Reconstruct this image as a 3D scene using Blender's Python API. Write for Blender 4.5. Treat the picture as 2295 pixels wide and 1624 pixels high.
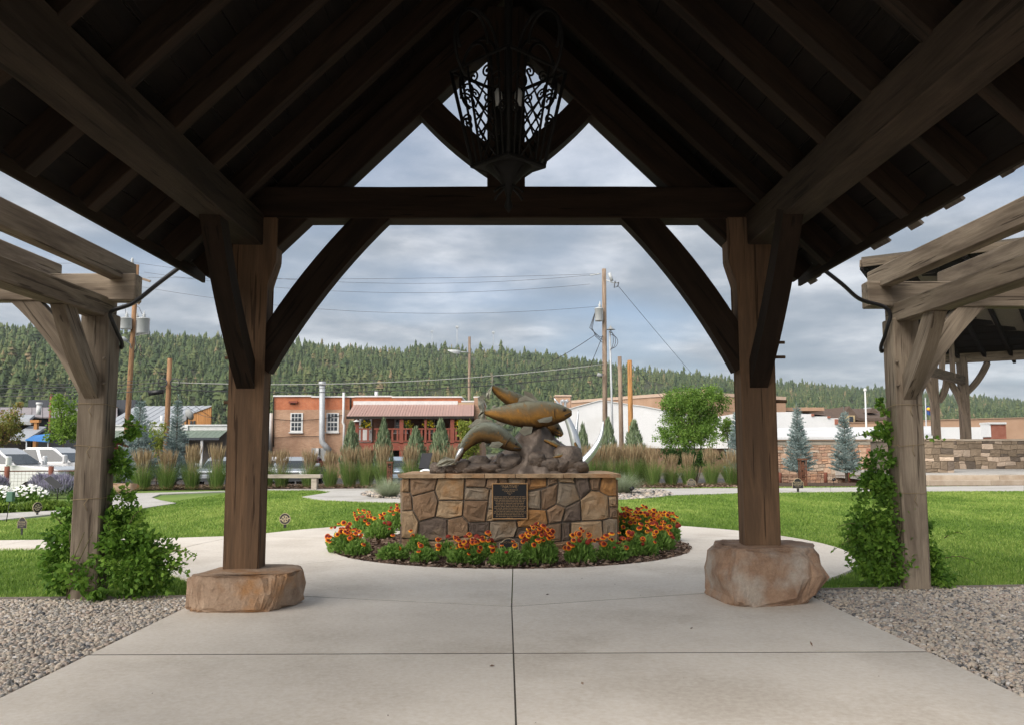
import bpy, bmesh, math, random
import numpy as np
from mathutils import Vector, Matrix, noise as mn
for o in list(bpy.data.objects): bpy.data.objects.remove(o)
S = bpy.context.scene; COL = S.collection; PI = math.pi
rad = math.radians
# ---------------------------------------------------------------- camera, sky, sun, exposure
CAMH = 1.4; FU = 1940.0; CXU, CYU = 1147.0, 812.0; PITCH, YAW, ROLL = rad(5.8), rad(.41), rad(-.12)
_f = Vector((math.sin(YAW)*math.cos(PITCH), math.cos(YAW)*math.cos(PITCH), math.sin(PITCH)))
_r0 = Vector((math.cos(YAW), -math.sin(YAW), 0)); _u0 = _r0.cross(_f)
CR = math.cos(ROLL)*_r0 + math.sin(ROLL)*_u0; CU = -math.sin(ROLL)*_r0 + math.cos(ROLL)*_u0; CF = _f
cd = bpy.data.cameras.new('camera'); cam = bpy.data.objects.new('camera', cd); COL.objects.link(cam)
cd.sensor_width = 36; cd.lens = 36*FU/2294; cd.clip_start = .05; cd.clip_end = 6000
m3 = Matrix((CR, CU, -CF)).transposed().to_4x4(); m3.translation = (0, 0, CAMH); cam.matrix_world = m3
S.camera = cam
SUN_EL, SUN_AZ = rad(37), rad(222)          # azimuth clockwise from +Y: behind the camera, to the left
w = bpy.data.worlds.new('World'); S.world = w; w.use_nodes = True
wt = w.node_tree; wt.nodes.clear()
def WN(t, **k):
    n = wt.nodes.new(t)
    for a, b in k.items(): setattr(n, a, b)
    return n
def WM(op, a, b=None, c=None):
    n = WN('ShaderNodeMath', operation=op)
    for i, v in enumerate((a, b, c)):
        if v is None: continue
        if isinstance(v, (int, float)): n.inputs[i].default_value = v
        else: wt.links.new(v, n.inputs[i])
    return n.outputs[0]
_tc = WN('ShaderNodeTexCoord'); _sp = WN('ShaderNodeSeparateXYZ'); wt.links.new(_tc.outputs['Generated'], _sp.inputs[0])
_z = WM('MAXIMUM', _sp.outputs[2], 0.0)
_zz = WM('ADD', _z, .16)
_cb = WN('ShaderNodeCombineXYZ')
wt.links.new(WM('DIVIDE', _sp.outputs[0], _zz), _cb.inputs[0]); wt.links.new(WM('DIVIDE', _sp.outputs[1], _zz), _cb.inputs[1])
def wnoise(scale, det, off, dist=0, rough=.55):
    mp = WN('ShaderNodeMapping'); mp.inputs['Location'].default_value = off; mp.inputs['Scale'].default_value = (1, 1.05, 1)
    wt.links.new(_cb.outputs[0], mp.inputs[0])
    n = WN('ShaderNodeTexNoise'); n.inputs['Scale'].default_value = scale; n.inputs['Detail'].default_value = det
    n.inputs['Roughness'].default_value = rough; n.inputs['Distortion'].default_value = dist
    wt.links.new(mp.outputs[0], n.inputs['Vector']); return n.outputs['Fac']
def wramp(fac, stops):
    r = WN('ShaderNodeValToRGB'); e = r.color_ramp.elements
    while len(e) < len(stops): e.new(.5)
    for x, (p, c) in zip(e, stops): x.position = p; x.color = (*c, 1) if len(c) == 3 else c
    r.color_ramp.interpolation = 'B_SPLINE' if len(stops) > 2 else 'LINEAR'
    wt.links.new(fac, r.inputs[0]); return r.outputs[0]
_n1 = wnoise(1.5, 8, (3.1, 7.7, 0), .15, .58); _n2 = wnoise(.45, 3, (1.3, 2.2, 0)); _n3 = wnoise(4.6, 7, (9, 4, 0), .1, .62)
_cl = WM('ADD', WM('MULTIPLY', _n1, .60), WM('ADD', WM('MULTIPLY', _n2, .22), WM('MULTIPLY', _n3, .18)))
_cc = wramp(_cl, [(.34, (.080, .095, .112)), (.45, (.099, .114, .131)), (.53, (.150, .160, .173)), (.61, (.262, .267, .275))])
_elv = wramp(_z, [(0, (1.18, 1.16, 1.14)), (.12, (1.0, 1.0, 1.0)), (.34, (1.05, 1.05, 1.06)), (1, (4.6, 4.6, 4.6))])
_mul = WN('ShaderNodeMix', data_type='RGBA', blend_type='MULTIPLY'); _mul.inputs[0].default_value = 1
wt.links.new(_cc, _mul.inputs[6]); wt.links.new(_elv, _mul.inputs[7])
_sky = WN('ShaderNodeTexSky', sky_type='NISHITA'); _sky.sun_disc = False; _sky.sun_elevation = SUN_EL; _sky.sun_rotation = SUN_AZ; _sky.altitude = 2100
_ss = WN('ShaderNodeMix', data_type='RGBA', blend_type='MULTIPLY'); _ss.inputs[0].default_value = 1
wt.links.new(_sky.outputs[0], _ss.inputs[6]); _ss.inputs[7].default_value = (.05, .05, .05, 1)
_cov = wramp(_n2, [(.38, (.62, .62, .62)), (.5, (.93, .93, .93))])
_mx = WN('ShaderNodeMix', data_type='RGBA'); wt.links.new(_cov, _mx.inputs[0]); wt.links.new(_ss.outputs[2], _mx.inputs[6]); wt.links.new(_mul.outputs[2], _mx.inputs[7])
_bg = WN('ShaderNodeBackground'); _bg.inputs[1].default_value = 1.0; wt.links.new(_mx.outputs[2], _bg.inputs[0])
_wo = WN('ShaderNodeOutputWorld'); wt.links.new(_bg.outputs[0], _wo.inputs[0])
sd = bpy.data.lights.new('sun', 'SUN'); sd.energy = 1.5; sd.angle = rad(64); sd.color = (1, .93, .84)
sun = bpy.data.objects.new('sun', sd); COL.objects.link(sun); sun.location = (0, -5, 30)
_sv = Vector((math.sin(SUN_AZ)*math.cos(SUN_EL), math.cos(SUN_AZ)*math.cos(SUN_EL), math.sin(SUN_EL)))
sun.rotation_euler = (-_sv).to_track_quat('-Z', 'Y').to_euler()
S.view_settings.view_transform = 'Standard'; S.view_settings.look = 'None'; S.view_settings.exposure = 1.82; S.view_settings.gamma = 1
S.render.engine = 'CYCLES'; c_ = S.cycles; c_.max_bounces = 5; c_.diffuse_bounces = 3; c_.glossy_bounces = 3; c_.transmission_bounces = 4; c_.transparent_max_bounces = 6
c_.use_denoising = True; c_.caustics_reflective = False; c_.caustics_refractive = False; c_.use_adaptive_sampling = True; c_.adaptive_threshold = .02
# ---------------------------------------------------------------- pixel -> place (photo measured on a 2294 px wide print)
def ray(u, v): return CF + CR*((u-CXU)/FU) - CU*((v-CYU)/FU)
def G(u, v, z=0.0):
    d = ray(u, v); t = (z-CAMH)/d.z; return Vector((d.x*t, d.y*t, z))
def at(u, v, Y):
    d = ray(u, v); t = Y/d.y; return Vector((d.x*t, Y, CAMH + d.z*t))
def XU(u, Y, v=1000): return at(u, v, Y).x
def ZU(v, Y, u=1147): return at(u, v, Y).z
# ---------------------------------------------------------------- materials
def _mnew(name):
    m = bpy.data.materials.new(name); m.use_nodes = True; nt = m.node_tree; nt.nodes.clear()
    o = nt.nodes.new('ShaderNodeOutputMaterial'); p = nt.nodes.new('ShaderNodeBsdfPrincipled'); nt.links.new(p.outputs[0], o.inputs[0])
    return m, nt, p, o
def _ramp(nt, fac, stops, interp='LINEAR'):
    r = nt.nodes.new('ShaderNodeValToRGB'); e = r.color_ramp.elements; r.color_ramp.interpolation = interp
    while len(e) < len(stops): e.new(.5)
    for x, (p, c) in zip(e, stops): x.position = p; x.color = (c[0], c[1], c[2], 1)
    nt.links.new(fac, r.inputs[0]); return r.outputs[0]
def _noise(nt, vec, scale, detail=5, rough=.6, w=None, dist=0):
    n = nt.nodes.new('ShaderNodeTexNoise'); n.noise_dimensions = '4D'; n.inputs['Scale'].default_value = scale
    n.inputs['Detail'].default_value = detail; n.inputs['Roughness'].default_value = rough; n.inputs['Distortion'].default_value = dist
    nt.links.new(vec, n.inputs['Vector'])
    if w is not None: nt.links.new(w, n.inputs['W'])
    return n.outputs['Fac']
def _mix(nt, fac, a, b, blend='MIX'):
    n = nt.nodes.new('ShaderNodeMix'); n.data_type = 'RGBA'; n.blend_type = blend
    for i, v in ((0, fac), (6, a), (7, b)):
        if hasattr(v, 'links') or hasattr(v, 'is_linked'): nt.links.new(v, n.inputs[i])
        else: n.inputs[i].default_value = v if i == 0 else (*v, 1)
    return n.outputs[2]
def _math(nt, op, a, b=0.0):
    n = nt.nodes.new('ShaderNodeMath'); n.operation = op
    for i, v in enumerate((a, b)):
        if isinstance(v, (int, float)): n.inputs[i].default_value = v
        else: nt.links.new(v, n.inputs[i])
    return n.outputs[0]
def mat(name, c1, c2=None, scale=4, stretch=(1, 1, 1), rough=.85, bump=0, bscale=None, metal=0, rnd=.0, spec=.3, c3=None, s3=1.2, t3=.55, coord='Object', detail=6, fine=None, band=(.32, .68)):
    """noise between c1 and c2, blotches of c3, every object with its own offset and its own lightness"""
    m, nt, p, o = _mnew(name); c2 = c2 or c1
    tc = nt.nodes.new('ShaderNodeTexCoord'); mp = nt.nodes.new('ShaderNodeMapping'); mp.inputs['Scale'].default_value = stretch
    nt.links.new(tc.outputs[coord], mp.inputs[0]); vec = mp.outputs[0]
    oi = nt.nodes.new('ShaderNodeObjectInfo'); wv = _math(nt, 'MULTIPLY', oi.outputs['Random'], 37.0)
    f = _noise(nt, vec, scale, detail, .62, wv); col = _ramp(nt, f, [(band[0], c1), (band[1], c2)])
    if c3:
        g = _noise(nt, vec, s3, 4, .6, _math(nt, 'ADD', wv, 11.0)); col = _mix(nt, _ramp(nt, g, [(t3-.06, (0, 0, 0)), (t3+.1, (1, 1, 1))]), col, c3)
    if fine:
        h = _noise(nt, tc.outputs[coord], fine, 3, .7, wv); col = _mix(nt, .5, col, _ramp(nt, h, [(.3, (.35,)*3), (.7, (.65,)*3)]), 'OVERLAY')
    if rnd:
        hs = nt.nodes.new('ShaderNodeHueSaturation'); nt.links.new(col, hs.inputs['Color'])
        nt.links.new(_math(nt, 'ADD', _math(nt, 'MULTIPLY', oi.outputs['Random'], 2*rnd), 1-rnd), hs.inputs['Value']); col = hs.outputs[0]
    nt.links.new(col, p.inputs['Base Color']); p.inputs['Roughness'].default_value = rough; p.inputs['Metallic'].default_value = metal
    p.inputs['Specular IOR Level'].default_value = spec
    if bump:
        b = nt.nodes.new('ShaderNodeBump'); b.inputs['Strength'].default_value = bump; b.inputs['Distance'].default_value = .02
        nt.links.new(_noise(nt, vec, bscale or scale*2, 5, .65, wv), b.inputs['Height']); nt.links.new(b.outputs[0], p.inputs['Normal'])
    return m
def tintmat(name, stops, rough=.7, trans=.0, spec=.25, interp='LINEAR', bump=0, bscale=60, rnd=0, metal=0):
    """colour from the 'tint' attribute of every leaf, blade, stone or petal"""
    m, nt, p, o = _mnew(name)
    a = nt.nodes.new('ShaderNodeAttribute'); a.attribute_name = 'tint'
    col = _ramp(nt, a.outputs['Fac'], stops, interp)
    if rnd:
        oi = nt.nodes.new('ShaderNodeObjectInfo'); hs = nt.nodes.new('ShaderNodeHueSaturation'); nt.links.new(col, hs.inputs['Color'])
        nt.links.new(_math(nt, 'ADD', _math(nt, 'MULTIPLY', oi.outputs['Random'], 2*rnd), 1-rnd), hs.inputs['Value']); col = hs.outputs[0]
    nt.links.new(col, p.inputs['Base Color']); p.inputs['Roughness'].default_value = rough; p.inputs['Specular IOR Level'].default_value = spec; p.inputs['Metallic'].default_value = metal
    if bump:
        tc = nt.nodes.new('ShaderNodeTexCoord'); b = nt.nodes.new('ShaderNodeBump'); b.inputs['Strength'].default_value = bump; b.inputs['Distance'].default_value = .02
        nt.links.new(_noise(nt, tc.outputs['Object'], bscale, 4), b.inputs['Height']); nt.links.new(b.outputs[0], p.inputs['Normal'])
    if trans:
        t = nt.nodes.new('ShaderNodeBsdfTranslucent'); nt.links.new(col, t.inputs[0]); x = nt.nodes.new('ShaderNodeMixShader'); x.inputs[0].default_value = trans
        nt.links.new(p.outputs[0], x.inputs[1]); nt.links.new(t.outputs[0], x.inputs[2]); nt.links.new(x.outputs[0], o.inputs[0])
    return m
def woodmat(name, c1, c2, ck, rough=.85, knot=.6, weather=None):
    """sawn timber: long grain along local X, growth-ring figure, knots and drying checks"""
    m, nt, p, o = _mnew(name); tc = nt.nodes.new('ShaderNodeTexCoord'); oi = nt.nodes.new('ShaderNodeObjectInfo')
    wv = _math(nt, 'MULTIPLY', oi.outputs['Random'], 37.0)
    def mp(s):
        q = nt.nodes.new('ShaderNodeMapping'); q.inputs['Scale'].default_value = s; nt.links.new(tc.outputs['Object'], q.inputs[0]); return q.outputs[0]
    fine = _noise(nt, mp((1.2, 30, 30)), 2.2, 5, .7, wv); broad = _noise(nt, mp((.5, 4, 4)), 2.0, 4, .6, wv, .6)
    col = _ramp(nt, fine, [(.3, c1), (.72, c2)])
    col = _mix(nt, _ramp(nt, broad, [(.42, (0, 0, 0)), (.68, (1, 1, 1))]), col, weather or tuple(x*.62 for x in c1))
    vo = nt.nodes.new('ShaderNodeTexVoronoi'); vo.voronoi_dimensions = '4D'; vo.inputs['Scale'].default_value = 2.2; nt.links.new(mp((.9, 1.9, 1.9)), vo.inputs['Vector']); nt.links.new(wv, vo.inputs['W'])
    col = _mix(nt, _math(nt, 'MULTIPLY', _ramp(nt, vo.outputs['Distance'], [(.10, (1, 1, 1)), (.24, (0, 0, 0))]), knot), col, ck)
    cr = _noise(nt, mp((.55, 14, 14)), 1.6, 3, .55, _math(nt, 'ADD', wv, 5.0), .3)
    crk = _ramp(nt, cr, [(.60, (0, 0, 0)), (.63, (1, 1, 1))]); col = _mix(nt, _math(nt, 'MULTIPLY', crk, .75), col, ck)
    hs = nt.nodes.new('ShaderNodeHueSaturation'); nt.links.new(col, hs.inputs['Color']); nt.links.new(_math(nt, 'ADD', _math(nt, 'MULTIPLY', oi.outputs['Random'], .3), .85), hs.inputs['Value'])
    nt.links.new(hs.outputs[0], p.inputs['Base Color']); p.inputs['Roughness'].default_value = rough; p.inputs['Specular IOR Level'].default_value = .2
    b = nt.nodes.new('ShaderNodeBump'); b.inputs['Strength'].default_value = .5; b.inputs['Distance'].default_value = .006
    nt.links.new(_math(nt, 'SUBTRACT', fine, crk), b.inputs['Height']); nt.links.new(b.outputs[0], p.inputs['Normal'])
    return m
def gloss(name, col, rough=.25, metal=0, spec=.5, coat=0):
    m, nt, p, o = _mnew(name); p.inputs['Base Color'].default_value = (*col, 1); p.inputs['Roughness'].default_value = rough
    p.inputs['Metallic'].default_value = metal; p.inputs['Specular IOR Level'].default_value = spec; p.inputs['Coat Weight'].default_value = coat; return m
# ---------------------------------------------------------------- objects
WMX = {}
def link(o, name, parent=None, M=None):
    M = M or Matrix(); o.matrix_basis = M; COL.objects.link(o)
    if parent is not None:
        o.parent = parent; o.matrix_parent_inverse = WMX[parent.as_pointer()].inverted()
    WMX[o.as_pointer()] = M.copy(); return o
def tag(o, label, cat, group=None, kind=None):
    if label: o['label'] = label
    if cat: o['category'] = cat
    if group: o['group'] = group
    if kind: o['kind'] = kind
    return o
def thing(name, label, cat, loc=(0, 0, 0), group=None):
    o = bpy.data.objects.new(name, None); o.empty_display_size = .2
    link(o, name, None, Matrix.Translation(Vector(loc))); return tag(o, label, cat, group)
def struct(o): o['kind'] = 'structure'; return o
def stuff(o): o['kind'] = 'stuff'; return o
def meshobj(name, verts, faces, m, parent=None, M=None, smooth=False, tint=None, mats=None, fmat=None):
    me = bpy.data.meshes.new(name); me.from_pydata([tuple(v) for v in verts], [], [tuple(f) for f in faces]); me.update()
    for q in (mats or [m]): me.materials.append(q)
    if fmat is not None: me.polygons.foreach_set('material_index', fmat)
    if smooth: me.polygons.foreach_set('use_smooth', [True]*len(me.polygons))
    if tint is not None:
        a = me.attributes.new('tint', 'FLOAT', 'POINT'); a.data.foreach_set('value', np.asarray(tint, dtype=np.float32))
    return link(bpy.data.objects.new(name, me), name, parent, M)
def npmesh(name, V, F, tint=None, mats=(), smooth=False):
    """V (n,3) and F (m,k) arrays -> mesh data, fast"""
    V = np.ascontiguousarray(V, dtype=np.float32); F = np.ascontiguousarray(F, dtype=np.int32); k = F.shape[1]
    me = bpy.data.meshes.new(name); me.vertices.add(len(V)); me.vertices.foreach_set('co', V.ravel())
    me.loops.add(F.size); me.loops.foreach_set('vertex_index', F.ravel()); me.polygons.add(len(F))
    me.polygons.foreach_set('loop_start', np.arange(0, F.size, k, dtype=np.int32))
    if smooth: me.polygons.foreach_set('use_smooth', np.ones(len(F), dtype=bool))
    me.update(calc_edges=True)
    if tint is not None:
        a = me.attributes.new('tint', 'FLOAT', 'POINT'); a.data.foreach_set('value', np.asarray(tint, dtype=np.float32))
    for q in mats: me.materials.append(q)
    return me
def dataobj(name, me, parent=None, M=None): return link(bpy.data.objects.new(name, me), name, parent, M)
def bmobj(name, bm, m, parent=None, M=None, smooth=False, mats=None):
    me = bpy.data.meshes.new(name); bmesh.ops.recalc_face_normals(bm, faces=bm.faces[:]); bm.to_mesh(me); bm.free()
    for q in (mats or [m]): me.materials.append(q)
    if smooth: me.polygons.foreach_set('use_smooth', [True]*len(me.polygons))
    return link(bpy.data.objects.new(name, me), name, parent, M)
def frame(p0, p1, up=(0, 0, 1)):
    p0, p1 = Vector(p0), Vector(p1); x = (p1-p0).normalized(); up = Vector(up)
    if abs(x.dot(up)) > .98: up = Vector((0, 1, 0))
    y = up.cross(x).normalized(); z = x.cross(y); M = Matrix((x, y, z)).transposed().to_4x4(); M.translation = p0; return M, (p1-p0).length
_BX = [(0, 1, 3, 2), (4, 6, 7, 5), (0, 4, 5, 1), (2, 3, 7, 6), (0, 2, 6, 4), (1, 5, 7, 3)]
def addbox(bm, c, s, M=None, bev=0):
    r = bmesh.ops.create_cube(bm, size=1, matrix=Matrix.Translation(Vector(c)) @ Matrix.Diagonal((*s, 1)))
    vs = r['verts']
    if M is not None: bmesh.ops.transform(bm, matrix=M, verts=vs)
    if bev:
        es = list({e for v in vs for e in v.link_edges}); bmesh.ops.bevel(bm, geom=es, offset=bev, segments=1, affect='EDGES')
def boxo(name, c, s, m, parent=None, bev=0, rz=0, M0=None):
    """box as an object of its own, local axes at its centre"""
    bm = bmesh.new(); addbox(bm, (0, 0, 0), s, None, bev); M = Matrix.Translation(Vector(c)) @ Matrix.Rotation(rz, 4, 'Z')
    return bmobj(name, bm, m, parent, M0 @ M if M0 else M)
def beam(name, p0, p1, w, h, m, parent=None, up=(0, 0, 1), bev=.01, wob=.0):
    """squared timber from p0 to p1 (centre line), grain along local X"""
    M, L = frame(p0, p1, up); bm = bmesh.new(); addbox(bm, (L/2, 0, 0), (L, w, h), None, bev)
    if wob:
        bmesh.ops.subdivide_edges(bm, edges=[e for e in bm.edges if abs(e.verts[0].co.x-e.verts[1].co.x) > L*.8], cuts=6)
        sd_ = random.random()*99
        for v in bm.verts: v.co += Vector((0, mn.noise((v.co.x*1.1, sd_, v.co.z*4)), mn.noise((v.co.x*1.3, v.co.y*4, sd_)))) * wob
    return bmobj(name, bm, m, parent, M)
def tube_arrays(pts, radii, n=8, close=True):
    pts = [Vector(p) for p in pts]; V = []; F = []
    if isinstance(radii, (int, float)): radii = [radii]*len(pts)
    ref = None
    for i, p in enumerate(pts):
        t = (pts[min(i+1, len(pts)-1)]-pts[max(i-1, 0)]).normalized()
        if ref is None: ref = t.orthogonal().normalized()
        ref = (ref - t*ref.dot(t)).normalized(); b = t.cross(ref)
        for k in range(n):
            a = 2*PI*k/n; V.append(p + (ref*math.cos(a)+b*math.sin(a))*radii[i])
    for i in range(len(pts)-1):
        for k in range(n): F.append((i*n+k, i*n+(k+1) % n, (i+1)*n+(k+1) % n, (i+1)*n+k))
    if close: F.append(tuple(range(n))[::-1]); F.append(tuple((len(pts)-1)*n+k for k in range(n)))
    return V, F
def tubeo(name, pts, radii, m, parent=None, n=8, smooth=True, origin=None):
    V, F = tube_arrays(pts, radii, n); c = Vector(origin) if origin is not None else Vector(pts[0])
    return meshobj(name, [v-c for v in V], F, m, parent, Matrix.Translation(c), smooth)
def lathe(name, prof, m, parent=None, loc=(0, 0, 0), n=20, smooth=True):
    V = []; F = []
    for r, z in prof:
        for k in range(n): a = 2*PI*k/n; V.append((r*math.cos(a), r*math.sin(a), z))
    for i in range(len(prof)-1):
        for k in range(n): F.append((i*n+k, i*n+(k+1) % n, (i+1)*n+(k+1) % n, (i+1)*n+k))
    F.append(tuple(range(n))[::-1]); F.append(tuple((len(prof)-1)*n+k for k in range(n)))
    return meshobj(name, V, F, m, parent, Matrix.Translation(Vector(loc)), smooth)
def prism(name, poly, axis, depth, m, parent=None, M=None, bev=0, origin=None):
    """polygon of 3D points pushed along axis by depth; the mesh's origin sits on the first point"""
    poly = [Vector(p) for p in poly]; c = Vector(origin) if origin is not None else poly[0].copy(); ax = Vector(axis).normalized()*depth
    bm = bmesh.new(); a = [bm.verts.new(p-c) for p in poly]; b = [bm.verts.new(p-c+ax) for p in poly]; n = len(poly)
    bm.faces.new(a); bm.faces.new(b[::-1])
    for i in range(n): bm.faces.new((a[i], b[i], b[(i+1) % n], a[(i+1) % n]))
    if bev: bmesh.ops.bevel(bm, geom=bm.edges[:], offset=bev, segments=1, affect='EDGES')
    big = [f for f in bm.faces if len(f.verts) > 4]
    if big: bmesh.ops.triangulate(bm, faces=big)
    return bmobj(name, bm, m, parent, (M or Matrix()) @ Matrix.Translation(c))
def curved(name, p0, p1, w, bulge, thick, normal, m, parent=None, seg=10, w1=None):
    """curved brace from p0 to p1 bowed by bulge; grain along the chord"""
    M, L = frame(p0, p1, Vector(normal).cross(Vector(p1)-Vector(p0))); bm = bmesh.new(); up = []; lo = []
    w1 = w1 or w
    for i in range(seg+1):
        t = i/seg; x = L*t; z = bulge*4*t*(1-t); ww = w+(w1-w)*t; up.append((x, z+ww/2)); lo.append((x, z-ww/2))
    pol = up+lo[::-1]; A = [bm.verts.new((x, -thick/2, z)) for x, z in pol]; B = [bm.verts.new((x, thick/2, z)) for x, z in pol]; n = len(pol)
    for i in range(n): bm.faces.new((A[i], B[i], B[(i+1) % n], A[(i+1) % n]))
    for i in range(seg):
        j = n-1-i; bm.faces.new((A[i], A[i+1], A[j-1], A[j])); bm.faces.new((B[i], B[j], B[j-1], B[i+1]))
    return bmobj(name, bm, m, parent, M)
def copy_tree(o, parent=None):
    c = o.copy(); COL.objects.link(c)
    if parent is not None: c.parent = parent; c.matrix_parent_inverse = o.matrix_parent_inverse.copy()
    for ch in list(o.children): copy_tree(ch, c)
    return c
def leaf_arrays(P, D, N, Ln, Wd):
    """diamond leaf per point: P base, D direction, N face normal (all n,3), Ln length, Wd half width"""
    D = D/np.linalg.norm(D, axis=1)[:, None]; S_ = np.cross(D, N); S_ /= np.linalg.norm(S_, axis=1)[:, None]+1e-9
    Ln = np.asarray(Ln)[:, None]; Wd = np.asarray(Wd)[:, None]; n = len(P)
    U = np.cross(S_, D)
    a = P; b = P+D*Ln*.5+S_*Wd+U*Wd*.25; c = P+D*Ln; d = P+D*Ln*.5-S_*Wd+U*Wd*.25
    V = np.stack([a, b, c, d], 1).reshape(-1, 3); F = np.arange(4*n).reshape(-1, 4); return V, F
RNG = np.random.default_rng(7); random.seed(7)
def rdir(n, up=0.0):
    d = RNG.normal(size=(n, 3)); d /= np.linalg.norm(d, axis=1)[:, None]; d[:, 2] += up; return d/np.linalg.norm(d, axis=1)[:, None]
def voronoi(seeds, box):
    """cells of the seeds inside box, as 2D polygons"""
    x0, y0, x1, y1 = box; out = []; seeds = np.asarray(seeds, float)
    for i, s in enumerate(seeds):
        poly = [(x0, y0), (x1, y0), (x1, y1), (x0, y1)]; d = np.hypot(*(seeds-s).T); 
        for j in np.argsort(d)[1:22]:
            q = seeds[j]; mx, my = (s+q)/2; nx, ny = q-s; new = []
            for k in range(len(poly)):
                a = poly[k]; b = poly[(k+1) % len(poly)]; da = (a[0]-mx)*nx+(a[1]-my)*ny; db = (b[0]-mx)*nx+(b[1]-my)*ny
                if da <= 0: new.append(a)
                if da*db < 0: t = da/(da-db); new.append((a[0]+(b[0]-a[0])*t, a[1]+(b[1]-a[1])*t))
            poly = new
            if len(poly) < 3: break
        out.append(poly)
    return out
def inset(poly, d):
    """move every edge of a convex-ish polygon inwards by d"""
    n = len(poly); a2 = sum(poly[i][0]*poly[(i+1) % n][1]-poly[(i+1) % n][0]*poly[i][1] for i in range(n)); sg = 1 if a2 > 0 else -1; L = []
    for i in range(n):
        (ax, ay), (bx_, by) = poly[i], poly[(i+1) % n]; ex, ey = bx_-ax, by-ay; l = math.hypot(ex, ey) or 1e-9; nx, ny = -ey/l*sg, ex/l*sg
        L.append((ax+nx*d, ay+ny*d, ex/l, ey/l))
    out = []
    for i in range(n):
        p, q = L[i-1], L[i]; cr = p[2]*q[3]-p[3]*q[2]
        if abs(cr) < .03: out.append((q[0], q[1])); continue
        t = ((q[0]-p[0])*q[3]-(q[1]-p[1])*q[2])/cr; out.append((p[0]+p[2]*t, p[1]+p[3]*t))
    return out
def clean_poly(poly, tol):
    out = []
    for p in poly:
        if not out or math.hypot(p[0]-out[-1][0], p[1]-out[-1][1]) > tol: out.append(p)
    while len(out) > 1 and math.hypot(out[0][0]-out[-1][0], out[0][1]-out[-1][1]) <= tol: out.pop()
    return out
def stone(name, poly, M, m, parent, proud=.03, depth=.06, joint=.012, rough=.006):
    """one laid stone: polygon in local XZ, front towards local -Y, rounded arris, uneven face"""
    poly = clean_poly(poly, joint*1.6)
    if len(poly) < 3: return None
    p0 = inset(poly, joint/2); rim = inset(poly, joint/2+.008); cx = sum(p[0] for p in p0)/len(p0); cz = sum(p[1] for p in p0)/len(p0); n = len(p0); V = []; F = []
    j = lambda: random.uniform(-rough, rough)
    V += [(x-cx, depth, z-cz) for x, z in p0]; V += [(x-cx, -proud*.4+j()*.4, z-cz) for x, z in p0]; V += [(x-cx, -proud+j(), z-cz) for x, z in rim]
    tx, tz = random.uniform(-.5, .5)*rough*6, random.uniform(-.5, .5)*rough*6
    for q_ in (.72, .4): V += [(x*q_+cx*(1-q_)-cx, -proud-.003+j()*1.3+(x-cx)*tx*q_*.3+(z-cz)*tz*q_*.3, z*q_+cz*(1-q_)-cz) for x, z in rim]
    V.append((0, -proud-.004+j(), 0)); c = len(V)-1
    for r in range(4):
        for k in range(n): F.append((r*n+k, r*n+(k+1) % n, (r+1)*n+(k+1) % n, (r+1)*n+k))
    for k in range(n): F.append((4*n+k, 4*n+(k+1) % n, c))
    bm = bmesh.new(); vs = [bm.verts.new(v) for v in V]
    for f in F: bm.faces.new([vs[i] for i in f])
    return bmobj(name, bm, m, parent, M @ Matrix.Translation((cx, 0, cz)))
def rock_mesh(name, s, seed, mats, sub=4, cuts=14, bumpy=.06, cutlo=.62, cuthi=.9, flat_top=None, flat_bottom=None, box=.6):
    """broken rock: a ball cut by random planes, then roughened; s = full size"""
    rn = random.Random(seed); bm = bmesh.new(); bmesh.ops.create_icosphere(bm, subdivisions=sub, radius=1.0)
    pl = []
    for _ in range(cuts):
        d = Vector((rn.gauss(0, 1), rn.gauss(0, 1), rn.gauss(0, .7))).normalized(); pl.append((d, rn.uniform(cutlo, cuthi)))
    for v in bm.verts:
        p = v.co.copy(); q = Vector((abs(p.x)**box*math.copysign(1, p.x), abs(p.y)**box*math.copysign(1, p.y), abs(p.z)**box*math.copysign(1, p.z)))
        for d, k in pl:
            e = q.dot(d)-k
            if e > 0: q -= d*e*.93
        nz = mn.fractal(q*2.2+Vector((seed*7.1, 0, 0)), .9, 2.1, 4); nz2 = mn.fractal(q*7+Vector((0, seed*3.3, 0)), .8, 2.0, 3)
        rdg = abs(mn.noise(q*3.1+Vector((seed, 4, 2))))
        q += q.normalized()*(nz*bumpy+nz2*bumpy*.4 - (max(0, .10-rdg))*bumpy*4)
        if flat_top is not None and q.z > flat_top: q.z = flat_top+(q.z-flat_top)*.12
        if flat_bottom is not None and q.z < flat_bottom: q.z = flat_bottom
        v.co = q
    zs = [v.co.z for v in bm.verts]; xs = [v.co.x for v in bm.verts]; ys = [v.co.y for v in bm.verts]
    for v in bm.verts: v.co = Vector(((v.co.x-min(xs))/(max(xs)-min(xs))-.5, (v.co.y-min(ys))/(max(ys)-min(ys))-.5, (v.co.z-min(zs))/(max(zs)-min(zs)))) * 1.0; v.co.x *= s[0]; v.co.y *= s[1]; v.co.z *= s[2]
    me = bpy.data.meshes.new(name); bmesh.ops.recalc_face_normals(bm, faces=bm.faces[:]); bm.to_mesh(me); bm.free()
    for q in mats: me.materials.append(q)
    return me
def inpoly(px, py, poly):
    r = np.zeros(len(px), bool); n = len(poly); j = n-1
    for i in range(n):
        xi, yi = poly[i]; xj, yj = poly[j]
        with np.errstate(divide='ignore', invalid='ignore'):
            c = ((yi > py) != (yj > py)) & (px < (xj-xi)*(py-yi)/(yj-yi+1e-12)+xi)
        r ^= c; j = i
    return r
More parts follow.
